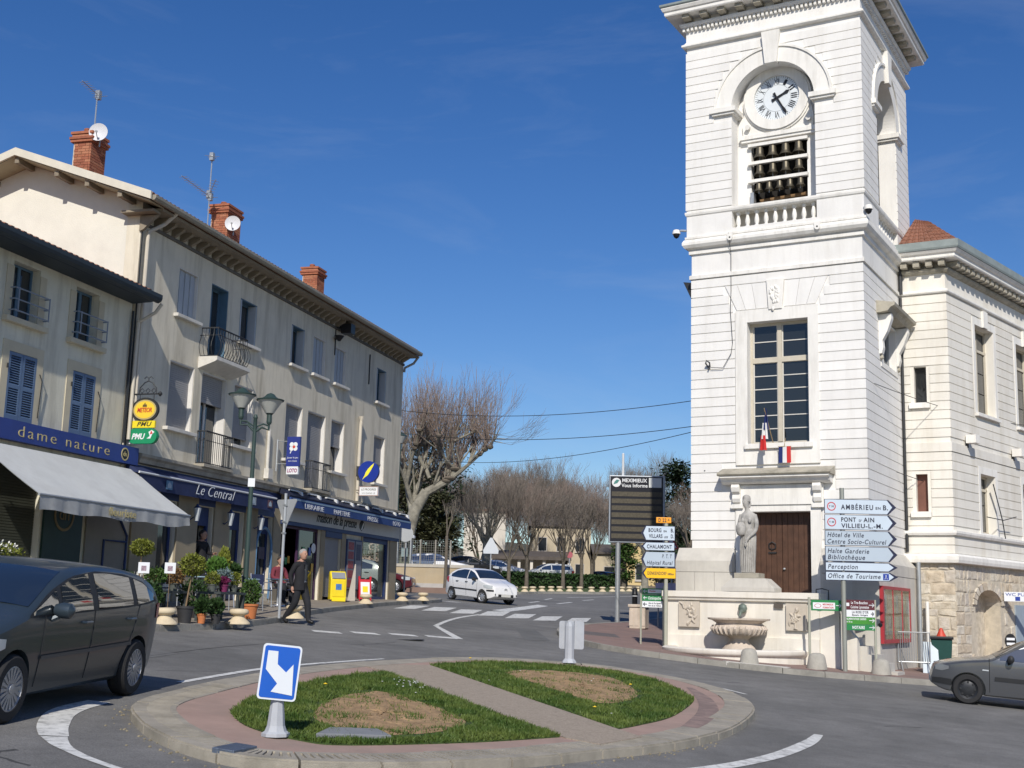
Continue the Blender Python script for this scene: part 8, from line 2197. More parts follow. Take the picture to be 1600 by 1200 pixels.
cs.top_patch(1.16,2.02,'windscreen',M_C4G,c4,.90,.84); cs.top_patch(4.13,4.30,'rear_window',M_C4G,c4,.84,.88)
lamp_patch(c4,cs,.10,.62,.66,.80,'headlight',M_HEADL); lamp_patch(c4,cs,4.20,4.48,.88,1.04,'taillight',M_TAIL)
mirror(c4,cs,1.52,1.0,P_C4); handles(c4,cs,(2.28,3.42),.90,P_C4)
cs.side_patch([(1.35,.565,.605),(2.4,.58,.62),(3.5,.60,.64)],'side_moulding',mat('moulding_bluegrey',(.06,.07,.08),.4,.05),c4,(-1,1),.016)
seam(c4,cs,1.36,.30,1.0,slope=-.02); seam(c4,cs,2.46,.30,1.04); seam(c4,cs,3.36,.34,1.06,slope=.28); plate(c4,-.005,.50,-1)
cs.side_patch([(.02,.30,.44),(.2,.28,.46),(.5,.27,.42)],'bumper_insert',M_PLASTIC,c4,(-1,1),.006)
P_W = car_paint('paint_white',(.80,.80,.80),0.0)
c3s = CarShape(3.85,1.67,1.52,[(0,.52),(.05,.74),(.35,.90),(.78,1.01),(1.05,1.10),(1.55,1.38),(1.95,1.50),(2.35,1.525),(2.8,1.485),(3.2,1.38),(3.52,1.16),(3.72,.92),(3.82,.66),(3.85,.44)],[(0,.8),(.8,.98),(3.4,1.04),(3.85,1.0)],.20,2.45,.74,.29,.78)
c3 = car_root('hatchback','white rounded hatchback turning at the zebra crossing',-1.20,58.9,(.60,-.80),3.85)
c3s.body('body',P_W,c3)
for x in (c3s.fo,c3s.fo + c3s.wb):
 for s in (-1,1): wheel(c3,x,s * .73,.295,'cap',.19,.25 if x < 2 else 0)
c3s.side_patch([(1.10,1.03,1.09),(1.5,1.035,1.32),(1.92,1.04,1.44)],'side_window',M_CARGLASS,c3); c3s.side_patch([(1.98,1.04,1.445),(2.4,1.05,1.45),(2.9,1.06,1.37),(3.25,1.08,1.20)],'side_window',M_CARGLASS,c3)
c3s.top_patch(1.06,1.74,'windscreen',M_CARGLASS,c3,.93,.86); c3s.top_patch(3.22,3.56,'rear_window',M_CARGLASS,c3,.8,.84)
lamp_patch(c3,c3s,.10,.62,.68,.82,'headlight',M_HEADL); lamp_patch(c3,c3s,3.42,3.66,.82,1.06,'taillight',M_TAIL)
mirror(c3,c3s,1.28,1.0,M_PLASTIC); handles(c3,c3s,(1.98,2.72),.90,M_PLASTIC)
c3s.side_patch([(1.12,.52,.58),(2.0,.53,.59),(3.0,.54,.60)],'side_moulding',M_PLASTIC,c3,(-1,1),.014); c3s.side_patch([(.03,.56,.63),(.2,.555,.635),(.42,.56,.62)],'bumper_strip',M_PLASTIC,c3,(-1,1),.012)
mb = MB(); mb.box(-.012,.06,-.42,.42,.33,.46); mb.build('grille',M_PLASTIC,c3); plate(c3,-.016,.40,-1)
mb = MB(); mb.prism_x([(-.09,.66),(0,.71),(.09,.66),(.09,.68),(0,.735),(-.09,.68)],.02,.045); mb.prism_x([(-.09,.61),(0,.66),(.09,.61),(.09,.63),(0,.685),(-.09,.63)],.015,.04); mb.build('emblem',M_STEEL,c3)
for s in (-1,1): mb = MB(); mb.cyl((.05,s * .58,.43),(.0,s * .56,.43),.055,n=12); mb.build('fog_lamp',M_PLASTIC,c3)
seam(c3,c3s,1.16,.3,1.02,slope=-.02); seam(c3,c3s,2.0,.3,1.04); seam(c3,c3s,2.95,.36,1.04,slope=.18)
P_G = car_paint('paint_grey',(.105,.11,.12),.5)
cls = CarShape(3.78,1.65,1.42,[(0,.50),(.04,.66),(.18,.76),(.60,.865),(1.02,.93),(1.20,.985),(1.75,1.30),(2.05,1.40),(2.45,1.425),(2.95,1.38),(3.35,1.22),(3.6,.98),(3.74,.76),(3.78,.46)],[(0,.72),(1.0,.90),(3.4,.98),(3.78,.98)],.20,2.47,.72,.29,.78)
cl = car_root('grey_hatchback','dark grey hatchback entering from the right edge',10.72,26.50,(-.955,.295),3.78)
cls.body('body',P_G,cl)
for x in (cls.fo,cls.fo + cls.wb):
 for s in (-1,1): wheel(cl,x,s * .72,.30,'dark',.19)
cls.side_patch([(1.30,.94,.99),(1.6,.945,1.17),(2.12,.95,1.33)],'side_window',M_CARGLASS,cl); cls.side_patch([(2.22,.95,1.34),(2.7,.97,1.32),(3.2,1.0,1.15)],'side_window',M_CARGLASS,cl)
cls.top_patch(1.22,1.86,'windscreen',M_CARGLASS,cl,.94,.86); cls.top_patch(3.12,3.5,'rear_window',M_CARGLASS,cl,.8,.84)
lamp_patch(cl,cls,.08,.34,.62,.72,'headlight',mat('headlight_dull',(.16,.17,.18),.15,.1,5,spec=.8)); lamp_patch(cl,cls,3.5,3.72,.72,.94,'taillight',M_TAIL)
cls.side_patch([(.03,.36,.46),(.2,.35,.47),(.40,.34,.46)],'bumper_strip',M_PLASTIC,cl,(-1,1),.010)
cls.side_patch([(1.22,.52,.60),(2.2,.53,.61),(3.0,.54,.61)],'side_moulding',M_PLASTIC,cl,(-1,1),.014)
mirror(cl,cls,1.50,.93,M_PLASTIC); handles(cl,cls,(2.2,),.82,P_G); seam(cl,cls,1.14,.28,.95,slope=-.04); seam(cl,cls,2.36,.28,.97); plate(cl,-.006,.42,-1)
cls.side_patch([(.98,.70,.725),(1.04,.70,.725),(1.10,.70,.725)],'side_repeater',M_HEADL,cl,(-1,1),.012)
def simple_car(name,label,x,y,heading,paint,kind='hatch',z=None,flat=False,group='cars parked in the background',style='cap',full=True):
 if kind == 'hatch': c = CarShape(3.95,1.68,1.44,[(0,.50),(.05,.68),(.4,.82),(1.0,.95),(1.2,1.0),(1.8,1.32),(2.15,1.42),(2.6,1.44),(3.1,1.40),(3.5,1.26),(3.75,1.0),(3.9,.75),(3.95,.45)],[(0,.72),(1.0,.93),(3.6,1.0),(3.95,.98)],.20,2.5,.78,.30,.78)
 else: c = CarShape(4.5,1.74,1.48,[(0,.50),(.05,.68),(.4,.82),(1.15,.97),(1.35,1.02),(2.0,1.36),(2.4,1.47),(3.0,1.48),(3.9,1.45),(4.2,1.32),(4.38,1.0),(4.47,.75),(4.5,.45)],[(0,.72),(1.0,.93),(4.1,1.0),(4.5,.98)],.20,2.7,.86,.31,.8)
 r = car_root(name,label,x,y,heading,c.L,group,z=z,flat=flat); c.body('body',paint,r)
 for wx in (c.fo,c.fo + c.wb):
  for s in (-1,1): wheel(r,wx,s * (c.W / 2 - .11),c.wr,style,.19)
 b1,b2 = (1.30,3.3) if kind == 'hatch' else (1.45,4.05); xm = 2.22 if kind == 'hatch' else 2.5
 tz = lambda x: min(c.zt(x) - .085,1.36)
 c.side_patch([(b1,.98,.99),((b1 + xm) / 2,.985,tz((b1 + xm) / 2)),(xm - .04,.99,tz(xm - .04))],'side_window',M_CARGLASS,r); c.side_patch([(xm + .04,.99,tz(xm)),((xm + b2) / 2,1.0,tz((xm + b2) / 2)),(b2,1.03,tz(b2) - .05)],'side_window',M_CARGLASS,r)
 a0,a1 = (1.22,1.92) if kind == 'hatch' else (1.4,2.15); c.top_patch(a0,a1,'windscreen',M_CARGLASS,r,.93,.86)
 c0,c1 = (3.25,3.66) if kind == 'hatch' else (4.12,4.36); c.top_patch(c0,c1,'rear_window',M_CARGLASS,r,.82,.86)
 lamp_patch(r,c,.10,.5,.62,.76,'headlight',M_HEADL); lamp_patch(r,c,c.L - .32,c.L - .08,.74,.95,'taillight',M_TAIL)
 if full: handles(r,c,(xm - .05,b2 - .25),.86,M_PLASTIC); c.side_patch([(1.3,.52,.59),(2.0,.53,.60),(3.0,.54,.60)],'side_moulding',M_PLASTIC,r,(-1,1),.012)
 mirror(r,c,b1 + .1,.97,paint); plate(r,-.006,.45,-1)
 return r
P_S = car_paint('paint_silver',(.60,.62,.61),.05); P_R = car_paint('paint_darkred',(.10,.010,.018),.2); P_N = car_paint('paint_navy',(.015,.02,.045),.3); P_TEAL = car_paint('paint_teal',(.02,.16,.18),.1); P_BLK = car_paint('paint_black',(.012,.012,.014),.3)
simple_car('parked_car','silver hatchback behind the newsagent corner window, standing in for a reflection in its glass',-8.45,65.0,(-1,.10),car_paint('paint_palegrey',(.36,.38,.37),.1)).scale = (1.12,1.12,1.12)  # car added behind the glass in place of a mirrored sunlit one
simple_car('parked_car','dark red car nosing out from behind the newsagent corner',-7.0,69.2,(1,-.10),P_R).scale = (1.1,1.1,1.1)
simple_car('parked_car','white car with dark windows parked behind the low wall near the phone box',-4.55,86,(.98,-.2),P_W,'estate',z=3.4,flat=True)
simple_car('parked_van','teal car parked behind the white one near the phone box',-5.2,92,(.98,-.2),P_TEAL,'estate',z=3.4,flat=True)
simple_car('parked_car','dark car parked behind the white hatchback roof',-2.35,87.5,(.98,-.1),P_BLK,'hatch',z=3.4,flat=True)
simple_car('parked_car','white estate parked beside the triangular sign',-.35,95,(.95,-.3),P_W,'estate',z=3.4,flat=True)
simple_car('parked_car','silver estate parked behind the hedge',3.0,100,(-.95,-.3),P_S,'estate',z=3.4,flat=True)
simple_car('parked_car','dark blue car parked at the right end of the hedge',8.3,116,(-.75,.65),P_N,'hatch',z=3.4,flat=True)
# === ISLAND SIGNS AND PEOPLE
M_SIGNBLUE = mat('keep_right_blue',(.012,.10,.48),.35,.04,3); M_SIGNWHITE = mat('sign_white',(.66,.70,.74),.4,.03); M_CONEG = mat('base_grey_plastic',(.40,.42,.45),.6,.08,4,.1)
def rrect(w,h,r,n=5):
 out = []
 for cx_,cz_,a0 in ((w / 2 - r,-h / 2 + r,-90),(w / 2 - r,h / 2 - r,0),(-w / 2 + r,h / 2 - r,90),(-w / 2 + r,-h / 2 + r,180)):
  for i in range(n + 1): a = rad(a0 + 90 * i / n); out.append((cx_ + r * math.cos(a),cz_ + r * math.sin(a)))
 return out
def shift(pl,dx,dz): return [(x + dx,z + dz) for x,z in pl]
ks_ = thing('keep_right_sign','blue sign with white diagonal arrow on a grey base, nearest the camera','road sign',(-2.17,12.40,g(-2.17,12.40) + HI),rad(14))
mb = MB(); mb.lathe([(.135,0),(.135,.03),(.105,.05),(.085,.10),(.06,.34),(.045,.42)],(0,0,0),8); mb.build('base',M_CONEG,ks_)
tl = Matrix.Rotation(rad(5),4,'Y')
def tilt(mb,c=(0,0,.60)):
 mb.v = [tuple(Vector(c) + tl @ (Vector(v) - Vector(c))) for v in mb.v]; return mb
mb = MB(); mb.prism_y(shift(rrect(.37,.52,.035),0,.60),-.085,-.06); pl_ = tilt(mb).build('plate',M_SIGNWHITE,ks_)
mb = MB(); mb.prism_y(shift(rrect(.335,.485,.025),0,.60),-.089,-.0855); tilt(mb).build('blue_field',M_SIGNBLUE,pl_)
AR = [(-.135,.195),(-.135,.02),(-.01,-.105),(-.06,-.185),(.145,-.205),(.12,.085),(.06,.005),(-.03,.075),(-.04,.195)]
mb = MB(); mb.prism_y(shift(AR,0,.60),-.093,-.0895); tilt(mb).build('arrow',M_SIGNWHITE,pl_)
mb = MB(); mb.box(-.05,.05,-.06,.0,.40,.48); mb.box(-.05,.05,-.06,.0,.66,.74); mb.build('mount',M_STEEL,ks_)
bs_ = thing('keep_right_sign','pale grey back of the sign on the far edge of the island','road sign',(1.26,25.15,g(1.26,25.15) + .12),rad(-16))
mb = MB(); mb.lathe([(.15,0),(.13,.04),(.095,.08),(.085,.70),(.06,.78)],(0,0,0),8); mb.build('base',M_CONEG,bs_)
mb = MB(); mb.prism_y(shift(rrect(.50,.54,.04),.02,.53),.09,.115); mb.build('plate',M_CONEG,bs_)
mb = MB(); mb.prism_z([(-.03,.09),(-.10,.0),(-.02,-.06),(.08,.0),(.08,.09)][::-1],.26,.80); mb.build('mount',M_CONEG,bs_)
def head_part(root,c,yaw,skin,hair,s=1.0,beard=None):
 """head with face, ears and hair; faces -y turned by yaw"""
 R = Matrix.Rotation(yaw,4,'Z'); c = Vector(c)
 def pl(mb): mb.v = [tuple(c + R @ (Vector(v) * s)) for v in mb.v]; return mb
 mb = MB(); lathe_body(mb,[(0,.005,-.115,.03,.03),(0,-.012,-.105,.050,.058),(0,-.012,-.07,.066,.082),(0,-.004,-.02,.074,.094),(0,.0,.03,.077,.098),(0,.006,.075,.070,.088),(0,.01,.105,.045,.058),(0,.01,.118,.01,.01)],20)
 mb.lathe([(.006,-.012),(.016,0),(.006,.012)],(-.03,-.088,.018),8); mb.lathe([(.006,-.012),(.016,0),(.006,.012)],(.03,-.088,.018),8)
 mb.tube([(0,-.094,.022),(0,-.118,-.018),(0,-.098,-.028)],[.009,.015,.010],7)
 for sx in (-1,1): mb.tube([(sx * .076,.0,.025),(sx * .086,.012,.005),(sx * .078,.004,-.028)],[.012,.016,.010],6)
 h = pl(mb).build('head',skin,root,smooth=True)
 mb = MB(); mb.tube([(-.026,-.090,-.056),(0,-.097,-.054),(.026,-.090,-.056)],.007,6); pl(mb).build('mouth',mat('lips',(.32,.13,.10),.6),h)
 for sx in (-1,1): mb = MB(); mb.lathe([(.002,-.006),(.009,0),(.002,.006)],(sx * .03,-.098,.018),8); pl(mb).build('eye',M_BLACK,h)
 mb = MB(); lathe_body(mb,[(0,.035,-.05,.070,.070),(0,.032,.0,.085,.088),(0,.022,.06,.086,.098),(0,.012,.105,.066,.080),(0,.01,.132,.016,.018)],18); pl(mb).build('hair',hair,root,smooth=True)
 return h
def hand_part(root,c,d,side,skin,s=1.0,curl=.35):
 """palm, four unequal fingers and a thumb; d points along the hand"""
 d = Vector(d).normalized(); up_ = Vector((0,0,1)) if abs(d.z) < .9 else Vector((0,1,0)); w = d.cross(up_).normalized() * side; n = w.cross(d).normalized()
 c = Vector(c); mb = MB()
 mb.tube([tuple(c),tuple(c + d * .045 * s),tuple(c + d * .085 * s)],[.022 * s,.036 * s,.034 * s],8)
 for off,L_ in ((-.027,.066),(-.009,.078),(.009,.074),(.026,.058)):
  b = c + d * .08 * s + w * off * s; mb.tube([tuple(b),tuple(b + (d + n * curl * .6).normalized() * L_ * .5 * s),tuple(b + (d + n * curl).normalized() * L_ * s * .95 + n * curl * .01)],[.010 * s,.0095 * s,.007 * s],6)
 b = c + d * .03 * s - w * .032 * s; mb.tube([tuple(b),tuple(b + (d * .7 - w * .7).normalized() * .035 * s),tuple(b + (d * .9 - w * .45).normalized() * .066 * s)],[.012 * s,.011 * s,.008 * s],6)
 mb.build('hand',skin,root,smooth=True)
SKIN = mat('skin',(.42,.24,.17),.6,.08,6); GREYH = mat('hair_grey',(.32,.31,.30),.8,.15,20); DARKH = mat('hair_dark',(.04,.03,.025),.8,.2,20); SUIT = mat('suit_black',(.014,.014,.017),.85,.2,6,.2,60); SHIRT = mat('shirt_grey',(.27,.28,.31),.85,.08,6); TROU = mat('trousers_dark',(.017,.018,.022),.85,.2,6,.2,60); SHOE = mat('shoe_black',(.01,.01,.01),.4,.1); VEST = mat('pullover_dark',(.05,.055,.06),.9,.1)
def person(label,x,y,z,rz,pose):
 p = thing('person',label,'person',(x,y,z),rz)
 J = pose['J']; R_ = pose['R']
 names = list(J); verts = [J[k_] for k_ in names]; idx = {k_: i for i,k_ in enumerate(names)}
 edges = [(idx[a],idx[b]) for a,b in pose['E']]
 me = skin_mesh('body',verts,edges,[R_[k_] for k_ in names],2,idx['pelvis'])
 mats = pose['mats']
 for m_ in mats: me.materials.append(m_)
 pick = pose['pick']
 for f_ in me.polygons: f_.material_index = pick(f_.center)
 smooth_by_angle(me,80)
 o = bpy.data.objects.new('body',me); COL.objects.link(o); o.parent = p
 return p
Jw = {'pelvis': (0,0,.93),'waist': (0,.0,1.08),'chest': (0,.01,1.28),'upper': (0,.02,1.42),'neck': (0,.01,1.50),'headb': (0,-.02,1.56),
      'hipL': (.09,-.01,.88),'kneeL': (.10,-.16,.49),'ankL': (.10,-.20,.09),'toeL': (.11,-.36,.04),
      'hipR': (-.09,.01,.88),'kneeR': (-.10,.06,.49),'ankR': (-.10,.36,.13),'toeR': (-.10,.26,.03),
      'shL': (.19,.03,1.40),'elL': (.25,.10,1.14),'wrL': (.24,.02,.90),'shR': (-.19,.03,1.40),'elR': (-.26,.13,1.14),'wrR': (-.23,.08,.90)}
Rw = {'pelvis': (.17,.125),'waist': (.165,.125),'chest': (.175,.125),'upper': (.13,.10),'neck': .058,'headb': .055,'hipL': .12,'kneeL': .088,'ankL': .068,'toeL': .04,'hipR': .12,'kneeR': .088,'ankR': .068,'toeR': .04,'shL': .075,'elL': .062,'wrL': .045,'shR': .075,'elR': .062,'wrR': .045}
Ew = [('pelvis','waist'),('waist','chest'),('chest','upper'),('upper','neck'),('neck','headb'),('pelvis','hipL'),('hipL','kneeL'),('kneeL','ankL'),('ankL','toeL'),('pelvis','hipR'),('hipR','kneeR'),('kneeR','ankR'),('ankR','toeR'),('upper','shL'),('shL','elL'),('elL','wrL'),('upper','shR'),('shR','elR'),('elR','wrR')]
def pickw(c):
 if c.z > 1.475: return 3
 if c.z < .075 or (c.z < .10 and (c.y < -.24)): return 4
 if c.z < .86 and abs(c.x) < .2: return 1
 if c.y < -.085 and abs(c.x) < .085 and c.z > 1.0: return 2
 return 0
man = person('man in a black suit walking off the kerb, grey hair',-4.93,30.45,g(-4.93,30.45) + .01,rad(62),dict(J=Jw,R=Rw,E=Ew,mats=[SUIT,TROU,SHIRT,SKIN,SHOE],pick=pickw))
head_part(man,(0,-.035,1.645),rad(-12),SKIN,GREYH,1.05)
hand_part(man,(.24,.01,.88),(0,-.12,-1),1,SKIN); hand_part(man,(-.23,.07,.88),(0,-.1,-1),-1,SKIN)
mb = MB(); lathe_body(mb,[(0,.01,.80,.205,.165),(0,.01,.95,.195,.155),(0,.0,1.10,.178,.140),(0,.01,1.28,.192,.142),(0,.02,1.40,.17,.125),(0,.015,1.47,.085,.075)],28)
mb.f = [f_ for f_ in mb.f if not (len(f_) > 6) and not (sum(mb.v[i][1] for i in f_) / len(f_) < -.10 and abs(sum(mb.v[i][0] for i in f_) / len(f_)) < .055)]
mb.build('jacket',SUIT,man,smooth=True)
mb = MB(); mb.prism_y([(-.035,1.05),(.035,1.05),(.03,1.40),(-.03,1.40)],-.150,-.135); mb.build('pullover',VEST,man)
Jd = dict(Jw); Jd.update({'kneeL': (.10,-.02,.49),'ankL': (.11,.0,.09),'toeL': (.12,-.16,.04),'kneeR': (-.10,-.02,.49),'ankR': (-.11,.0,.09),'toeR': (-.13,-.16,.04),'elL': (.25,.0,1.16),'wrL': (.18,-.26,1.14),'elR': (-.25,.04,1.14),'wrR': (-.24,.0,.90)})
dx_,dy_,_ = HW(-5.30,-.02)
man2 = person('man in dark clothes standing in the open cafe doorway',dx_,dy_,1.60,LROT - rad(20),dict(J=Jd,R=Rw,E=Ew,mats=[SUIT,TROU,SUIT,SKIN,SHOE],pick=pickw))
head_part(man2,(0,-.035,1.645),rad(15),SKIN,DARKH,1.05); hand_part(man2,(.18,-.27,1.14),(-.2,-1,.1),1,SKIN); hand_part(man2,(-.24,.0,.88),(0,-.1,-1),-1,SKIN)
Js = {'pelvis': (0,0,.52),'waist': (0,.03,.66),'chest': (0,.05,.86),'upper': (0,.05,1.0),'neck': (0,.03,1.08),'headb': (0,.0,1.14),'hipL': (.09,-.05,.52),'kneeL': (.12,-.45,.52),'ankL': (.12,-.46,.09),'toeL': (.13,-.62,.04),'hipR': (-.09,-.05,.52),'kneeR': (-.12,-.45,.52),'ankR': (-.12,-.42,.09),'toeR': (-.13,-.58,.04),'shL': (.19,.05,.98),'elL': (.25,-.02,.74),'wrL': (.14,-.24,.70),'shR': (-.19,.05,.98),'elR': (-.25,-.02,.74),'wrR': (-.14,-.24,.70)}
def picks(c):
 if c.z > 1.06: return 3
 if c.z < .075: return 4
 if c.z < .60: return 1
 return 0
gx_,gy_ = -6.55,36.6
man3 = person('seated guest at the cafe terrace half hidden by the sign pole',gx_,gy_,g(gx_,gy_) + .124,LROT - rad(30),dict(J=Js,R=Rw,E=Ew,mats=[mat('jumper_red',(.16,.03,.045),.9,.1),TROU,SUIT,SKIN,SHOE],pick=picks))
head_part(man3,(0,-.02,1.225),0,SKIN,DARKH,1.0); hand_part(man3,(.14,-.25,.70),(-.5,-1,0),1,SKIN,.95); hand_part(man3,(-.14,-.25,.70),(.5,-1,0),-1,SKIN,.95)
sc_ = bistro_chair(gx_ + .02,gy_ + .02,LROT - rad(30),'bistro chair under the seated guest')
# === BACKGROUND: walls, houses, trees
M_LOWW = mat('low_wall_tan',(.42,.34,.22),.9,.10,1.2,.3,40,dark=(.34,.31,.26),dscale=.5,damt=.5)
M_BARK = mat('plane_bark',(.25,.232,.185),.9,.35,4,.6,20,dark=(.11,.10,.075),dscale=1.8,damt=.9)
M_TWIG = mat('twig_brown',(.165,.142,.12),.9,.25,3); M_TWIGR = mat('twig_reddish',(.20,.155,.13),.9,.25,3); M_BARKD = mat('bark_dark',(.13,.11,.085),.9,.3,6,.4,30)
lw = thing('low_wall','low tan rendered wall before the car park','wall',(-5,74.2,2.1),0)
mb = MB(); mb.box(-14,3.0,0,.35,.2,1.55); mb.build('wall',M_LOWW,lw); mb = MB(); mb.box(-14.05,3.05,-.05,.40,1.55,1.72); mb.build('coping',mat('coping_grey',(.44,.41,.35),.9,.1),lw); mb = MB(); mb.box(-14,3.0,-.04,.0,.0,.62); mb.build('base',mat('wall_base_grey',(.42,.40,.37),.9,.12),lw)
mb = MB(); P_ = [(-22,71.6),(-2.6,71.6),(-1.6,73.0),(-1.9,74.3),(-22,74.3)]
mb.prism_z(P_,1.0,2.45); o = mb.build('pavement_far',mat('pavement_far',(.22,.15,.12),.9,.15,1)); tag(o,'reddish pavement at the foot of the low wall',kind='structure')
pb_ = thing('phone_box','glass phone box with white roof behind the low wall','phone box',(-6.45,79.0,3.4),0)
for x in (-.42,.42):
 for y in (-.42,.42): mb = MB(); mb.box(x - .04,x + .04,y - .04,y + .04,0,2.15); mb.build('post',M_STEEL,pb_)
mb = MB(); mb.lathe([(.66,0),(.66,.12),(.5,.22),(.02,.3)],(0,0,2.15),16); mb.build('roof',M_WLET,pb_)
for y in (-.42,.42): mb = MB(); mb.box(-.38,.38,y - .01,y + .01,.1,2.1); mb.build('pane',clear_glass('shop_glass'),pb_)
mb = MB(); mb.box(-.2,.2,.2,.35,1.0,1.6); mb.build('telephone',mat('phone_grey',(.3,.36,.38),.5),pb_)
fe = thing('fence','wire mesh fence with posts behind the low wall','fence',(-8.0,77.2,3.4),0)
for i in range(7): mb = MB(); mb.cyl((-2 + i * 1.5 if False else i * .92 - 1.0,0,0),(i * .92 - 1.0,0,2.0),.05,n=6); mb.build('post',mat('fence_post',(.30,.28,.24),.9,.15),fe)
mb = MB()
for i in range(40): x = -1.0 + i * .14; mb.box(x - .006,x + .006,-.01,.0,.05,1.9)
for j in range(14): mb.box(-1.0,4.5,-.012,-.002,.1 + j * .14,.11 + j * .14)
o = mb.build('wire_mesh',mat('fence_wire',(.22,.22,.20),.7,.1),fe); o['kind'] = 'stuff'
ts_ = thing('triangular_sign','white back of a triangular road sign behind the white hatchback','road sign',(-.95,72.0,g(-.95,72)),0)
mb = MB(); mb.cyl((0,.05,0),(0,.05,3.2),.04,n=8); mb.build('pole',M_SIGNBACK,ts_); mb = MB(); mb.prism_y([(-.42,2.35),(.42,2.35),(.44,2.55),(.06,3.25),(-.06,3.25),(-.44,2.55)],-.02,.02); mb.build('plate',mat('sign_pale',(.55,.58,.60),.5,.04),ts_)
ne = thing('round_sign','small round red road sign on a pole beyond the hedge','road sign',(5.0,102,3.4),0)
mb = MB(); mb.cyl((0,.05,0),(0,.05,2.6),.04,n=8); mb.build('pole',M_SIGNBACK,ne); oval(0,2.3,.26,.26,-.02,.02,22).build('plate',mat('sign_redpale',(.38,.10,.12),.5),ne)
l2 = thing('street_lamp','green street lamp in front of the plane tree crown','street lamp',(-5.65,64.0,g(-5.65,64)),0)
mb = MB(); mb.lathe([(.10,0),(.06,1),(.05,7.3)],(0,0,0),10); mb.build('post',M_LAMPG,l2); mb = MB(); mb.lathe([(.12,0),(.34,.36)],(0,0,7.6),16); mb.build('lantern_glass',M_LAMPGLASS,l2); mb = MB(); mb.lathe([(.36,0),(.30,.06),(.08,.2),(.02,.24)],(0,0,7.97),16); mb.build('lantern_cap',M_LAMPG,l2); mb = MB(); mb.tube([(0,0,7.2),(0,0,7.6)],.07,8); mb.build('collar',M_LAMPG,l2)
hd = thing('hedge','long clipped dark green hedge behind the verge','hedge',(4.0,89.0,g(4,89) + .14),0)
rr = random.Random(8); mb = MB()
for i in range(5200):
 t = rr.random(); x = -4.4 + 8.6 * t; y = -.2 + 5.4 * t + rr.uniform(-.5,.5); z = rr.uniform(.05,1.05) if rr.random() < .7 else rr.uniform(.9,1.12); s = rr.uniform(.10,.2)
 d = Vector((rr.gauss(0,1),rr.gauss(0,1),rr.gauss(0,1))).normalized(); q = d.cross(Vector((rr.gauss(0,1),rr.gauss(0,1),rr.gauss(0,1)))).normalized()
 p = Vector((x,y,z)); mb.add([tuple(p - q * s * .4),tuple(p + d * s),tuple(p + q * s * .4),tuple(p - d * s * .6)],[(0,1,2,3)])
mb.build('foliage',LEAFD,hd)
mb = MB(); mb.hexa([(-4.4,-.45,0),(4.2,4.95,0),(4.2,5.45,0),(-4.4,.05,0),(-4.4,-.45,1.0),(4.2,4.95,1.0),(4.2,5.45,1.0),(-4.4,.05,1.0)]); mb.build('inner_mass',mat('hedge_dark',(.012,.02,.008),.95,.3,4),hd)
mb = MB(); vs,fs = [],[]
rr = random.Random(90)
for i in range(81):
 a = rad(-62 + 124 * i / 80); base = 235 - 60 * abs(math.sin(a)); hh = 12 + 3 * math.sin(i * .5) + rr.uniform(-1.2,1.2)
 for r_,z in ((base - 25,3.0),(base,hh * .75),(base + 30,hh),(base + 90,hh * 1.05)): vs.append((r_ * math.sin(a) * 1.1,r_ * math.cos(a),z + rr.uniform(-.6,.6)))
for i in range(80):
 for k_ in range(3): fs.append((i * 4 + k_,(i + 1) * 4 + k_,(i + 1) * 4 + k_ + 1,i * 4 + k_ + 1))
mb.add(vs,fs); o = mb.build('reflection_hill',mat('reflection_hill_olive',(.075,.07,.045),.95,.5,.35,.8,1.5,dark=(.03,.035,.02),dscale=.15,damt=.7)); tag(o,'unseen dark rise added behind the trees to darken the shop window reflections',kind='structure')  # unseen dark ridge added so shop glass mirrors it instead of low sky
def far_house(label,x,y,z,w,d,h,rz,wall,roofm,rise,wins,ridge_x=True,name='far_house',over=.3):
 t = thing(name,label,'house',(x,y,z),rz)
 mb = MB(); mb.box(-w / 2,w / 2,0,d,-1.5,h); mb.build('wall',wall,t)
 mb = MB()
 if ridge_x: mb.prism_x([(-over,h - .05),(d / 2,h + rise),(d + over,h - .05),(d + over,h + .12),(d / 2,h + rise + .18),(-over,h + .12)],-w / 2 - over,w / 2 + over)
 else: mb.prism_y([(-w / 2 - over,h - .05),(0,h + rise),(w / 2 + over,h - .05),(w / 2 + over,h + .12),(0,h + rise + .18),(-w / 2 - over,h + .12)][::1],-over,d + over)
 mb.build('roof',roofm,t)
 if rise > .4:
  mb = MB()
  if ridge_x: mb.prism_x([(0,h),(d,h),(d / 2,h + rise)],-w / 2 + .01,w / 2 - .01)
  else: mb.prism_y([(-w / 2 + .01,h),(w / 2 - .01,h),(0,h + rise)],.01,d - .01)
  mb.build('gable',wall,t)
 for (a,b,c,e) in wins:
  mb = MB(); mb.wall(a - .08,b + .08,c - .08,e + .08,[(a,b,c,e)],-.05,-.002); f_ = mb.build('window',mat('far_frame',(.45,.42,.38),.7,.1),t); mb = MB(); mb.box(a,b,-.02,-.004,c,e); mb.build('pane',M_GLASSH,f_); mb = MB(); mb.box(a - .12,b + .12,-.12,-.003,c - .16,c - .08); mb.build('sill',mat('far_frame',(.4,.4,.4)),f_)
 return t
M_FW = mat('far_white',(.66,.62,.55),.9,.06,.6,.2,20,dark=(.5,.46,.4),dscale=.4,damt=.4); M_FC = mat('far_cream',(.50,.43,.31),.9,.08,.6); M_FY = mat('far_yellow',(.60,.47,.24),.9,.07,.6,dark=(.45,.36,.2),dscale=.5,damt=.4); M_ROOFD = mat('far_roof_dark',(.10,.085,.075),.9,.2,2)
far_house('plain white house wall behind the smaller plane tree',-2.30,124,3.4,4.1,9,7.3,0,M_FW,M_TILE,.10,[(-.9,-.3,1.2,2.3)])
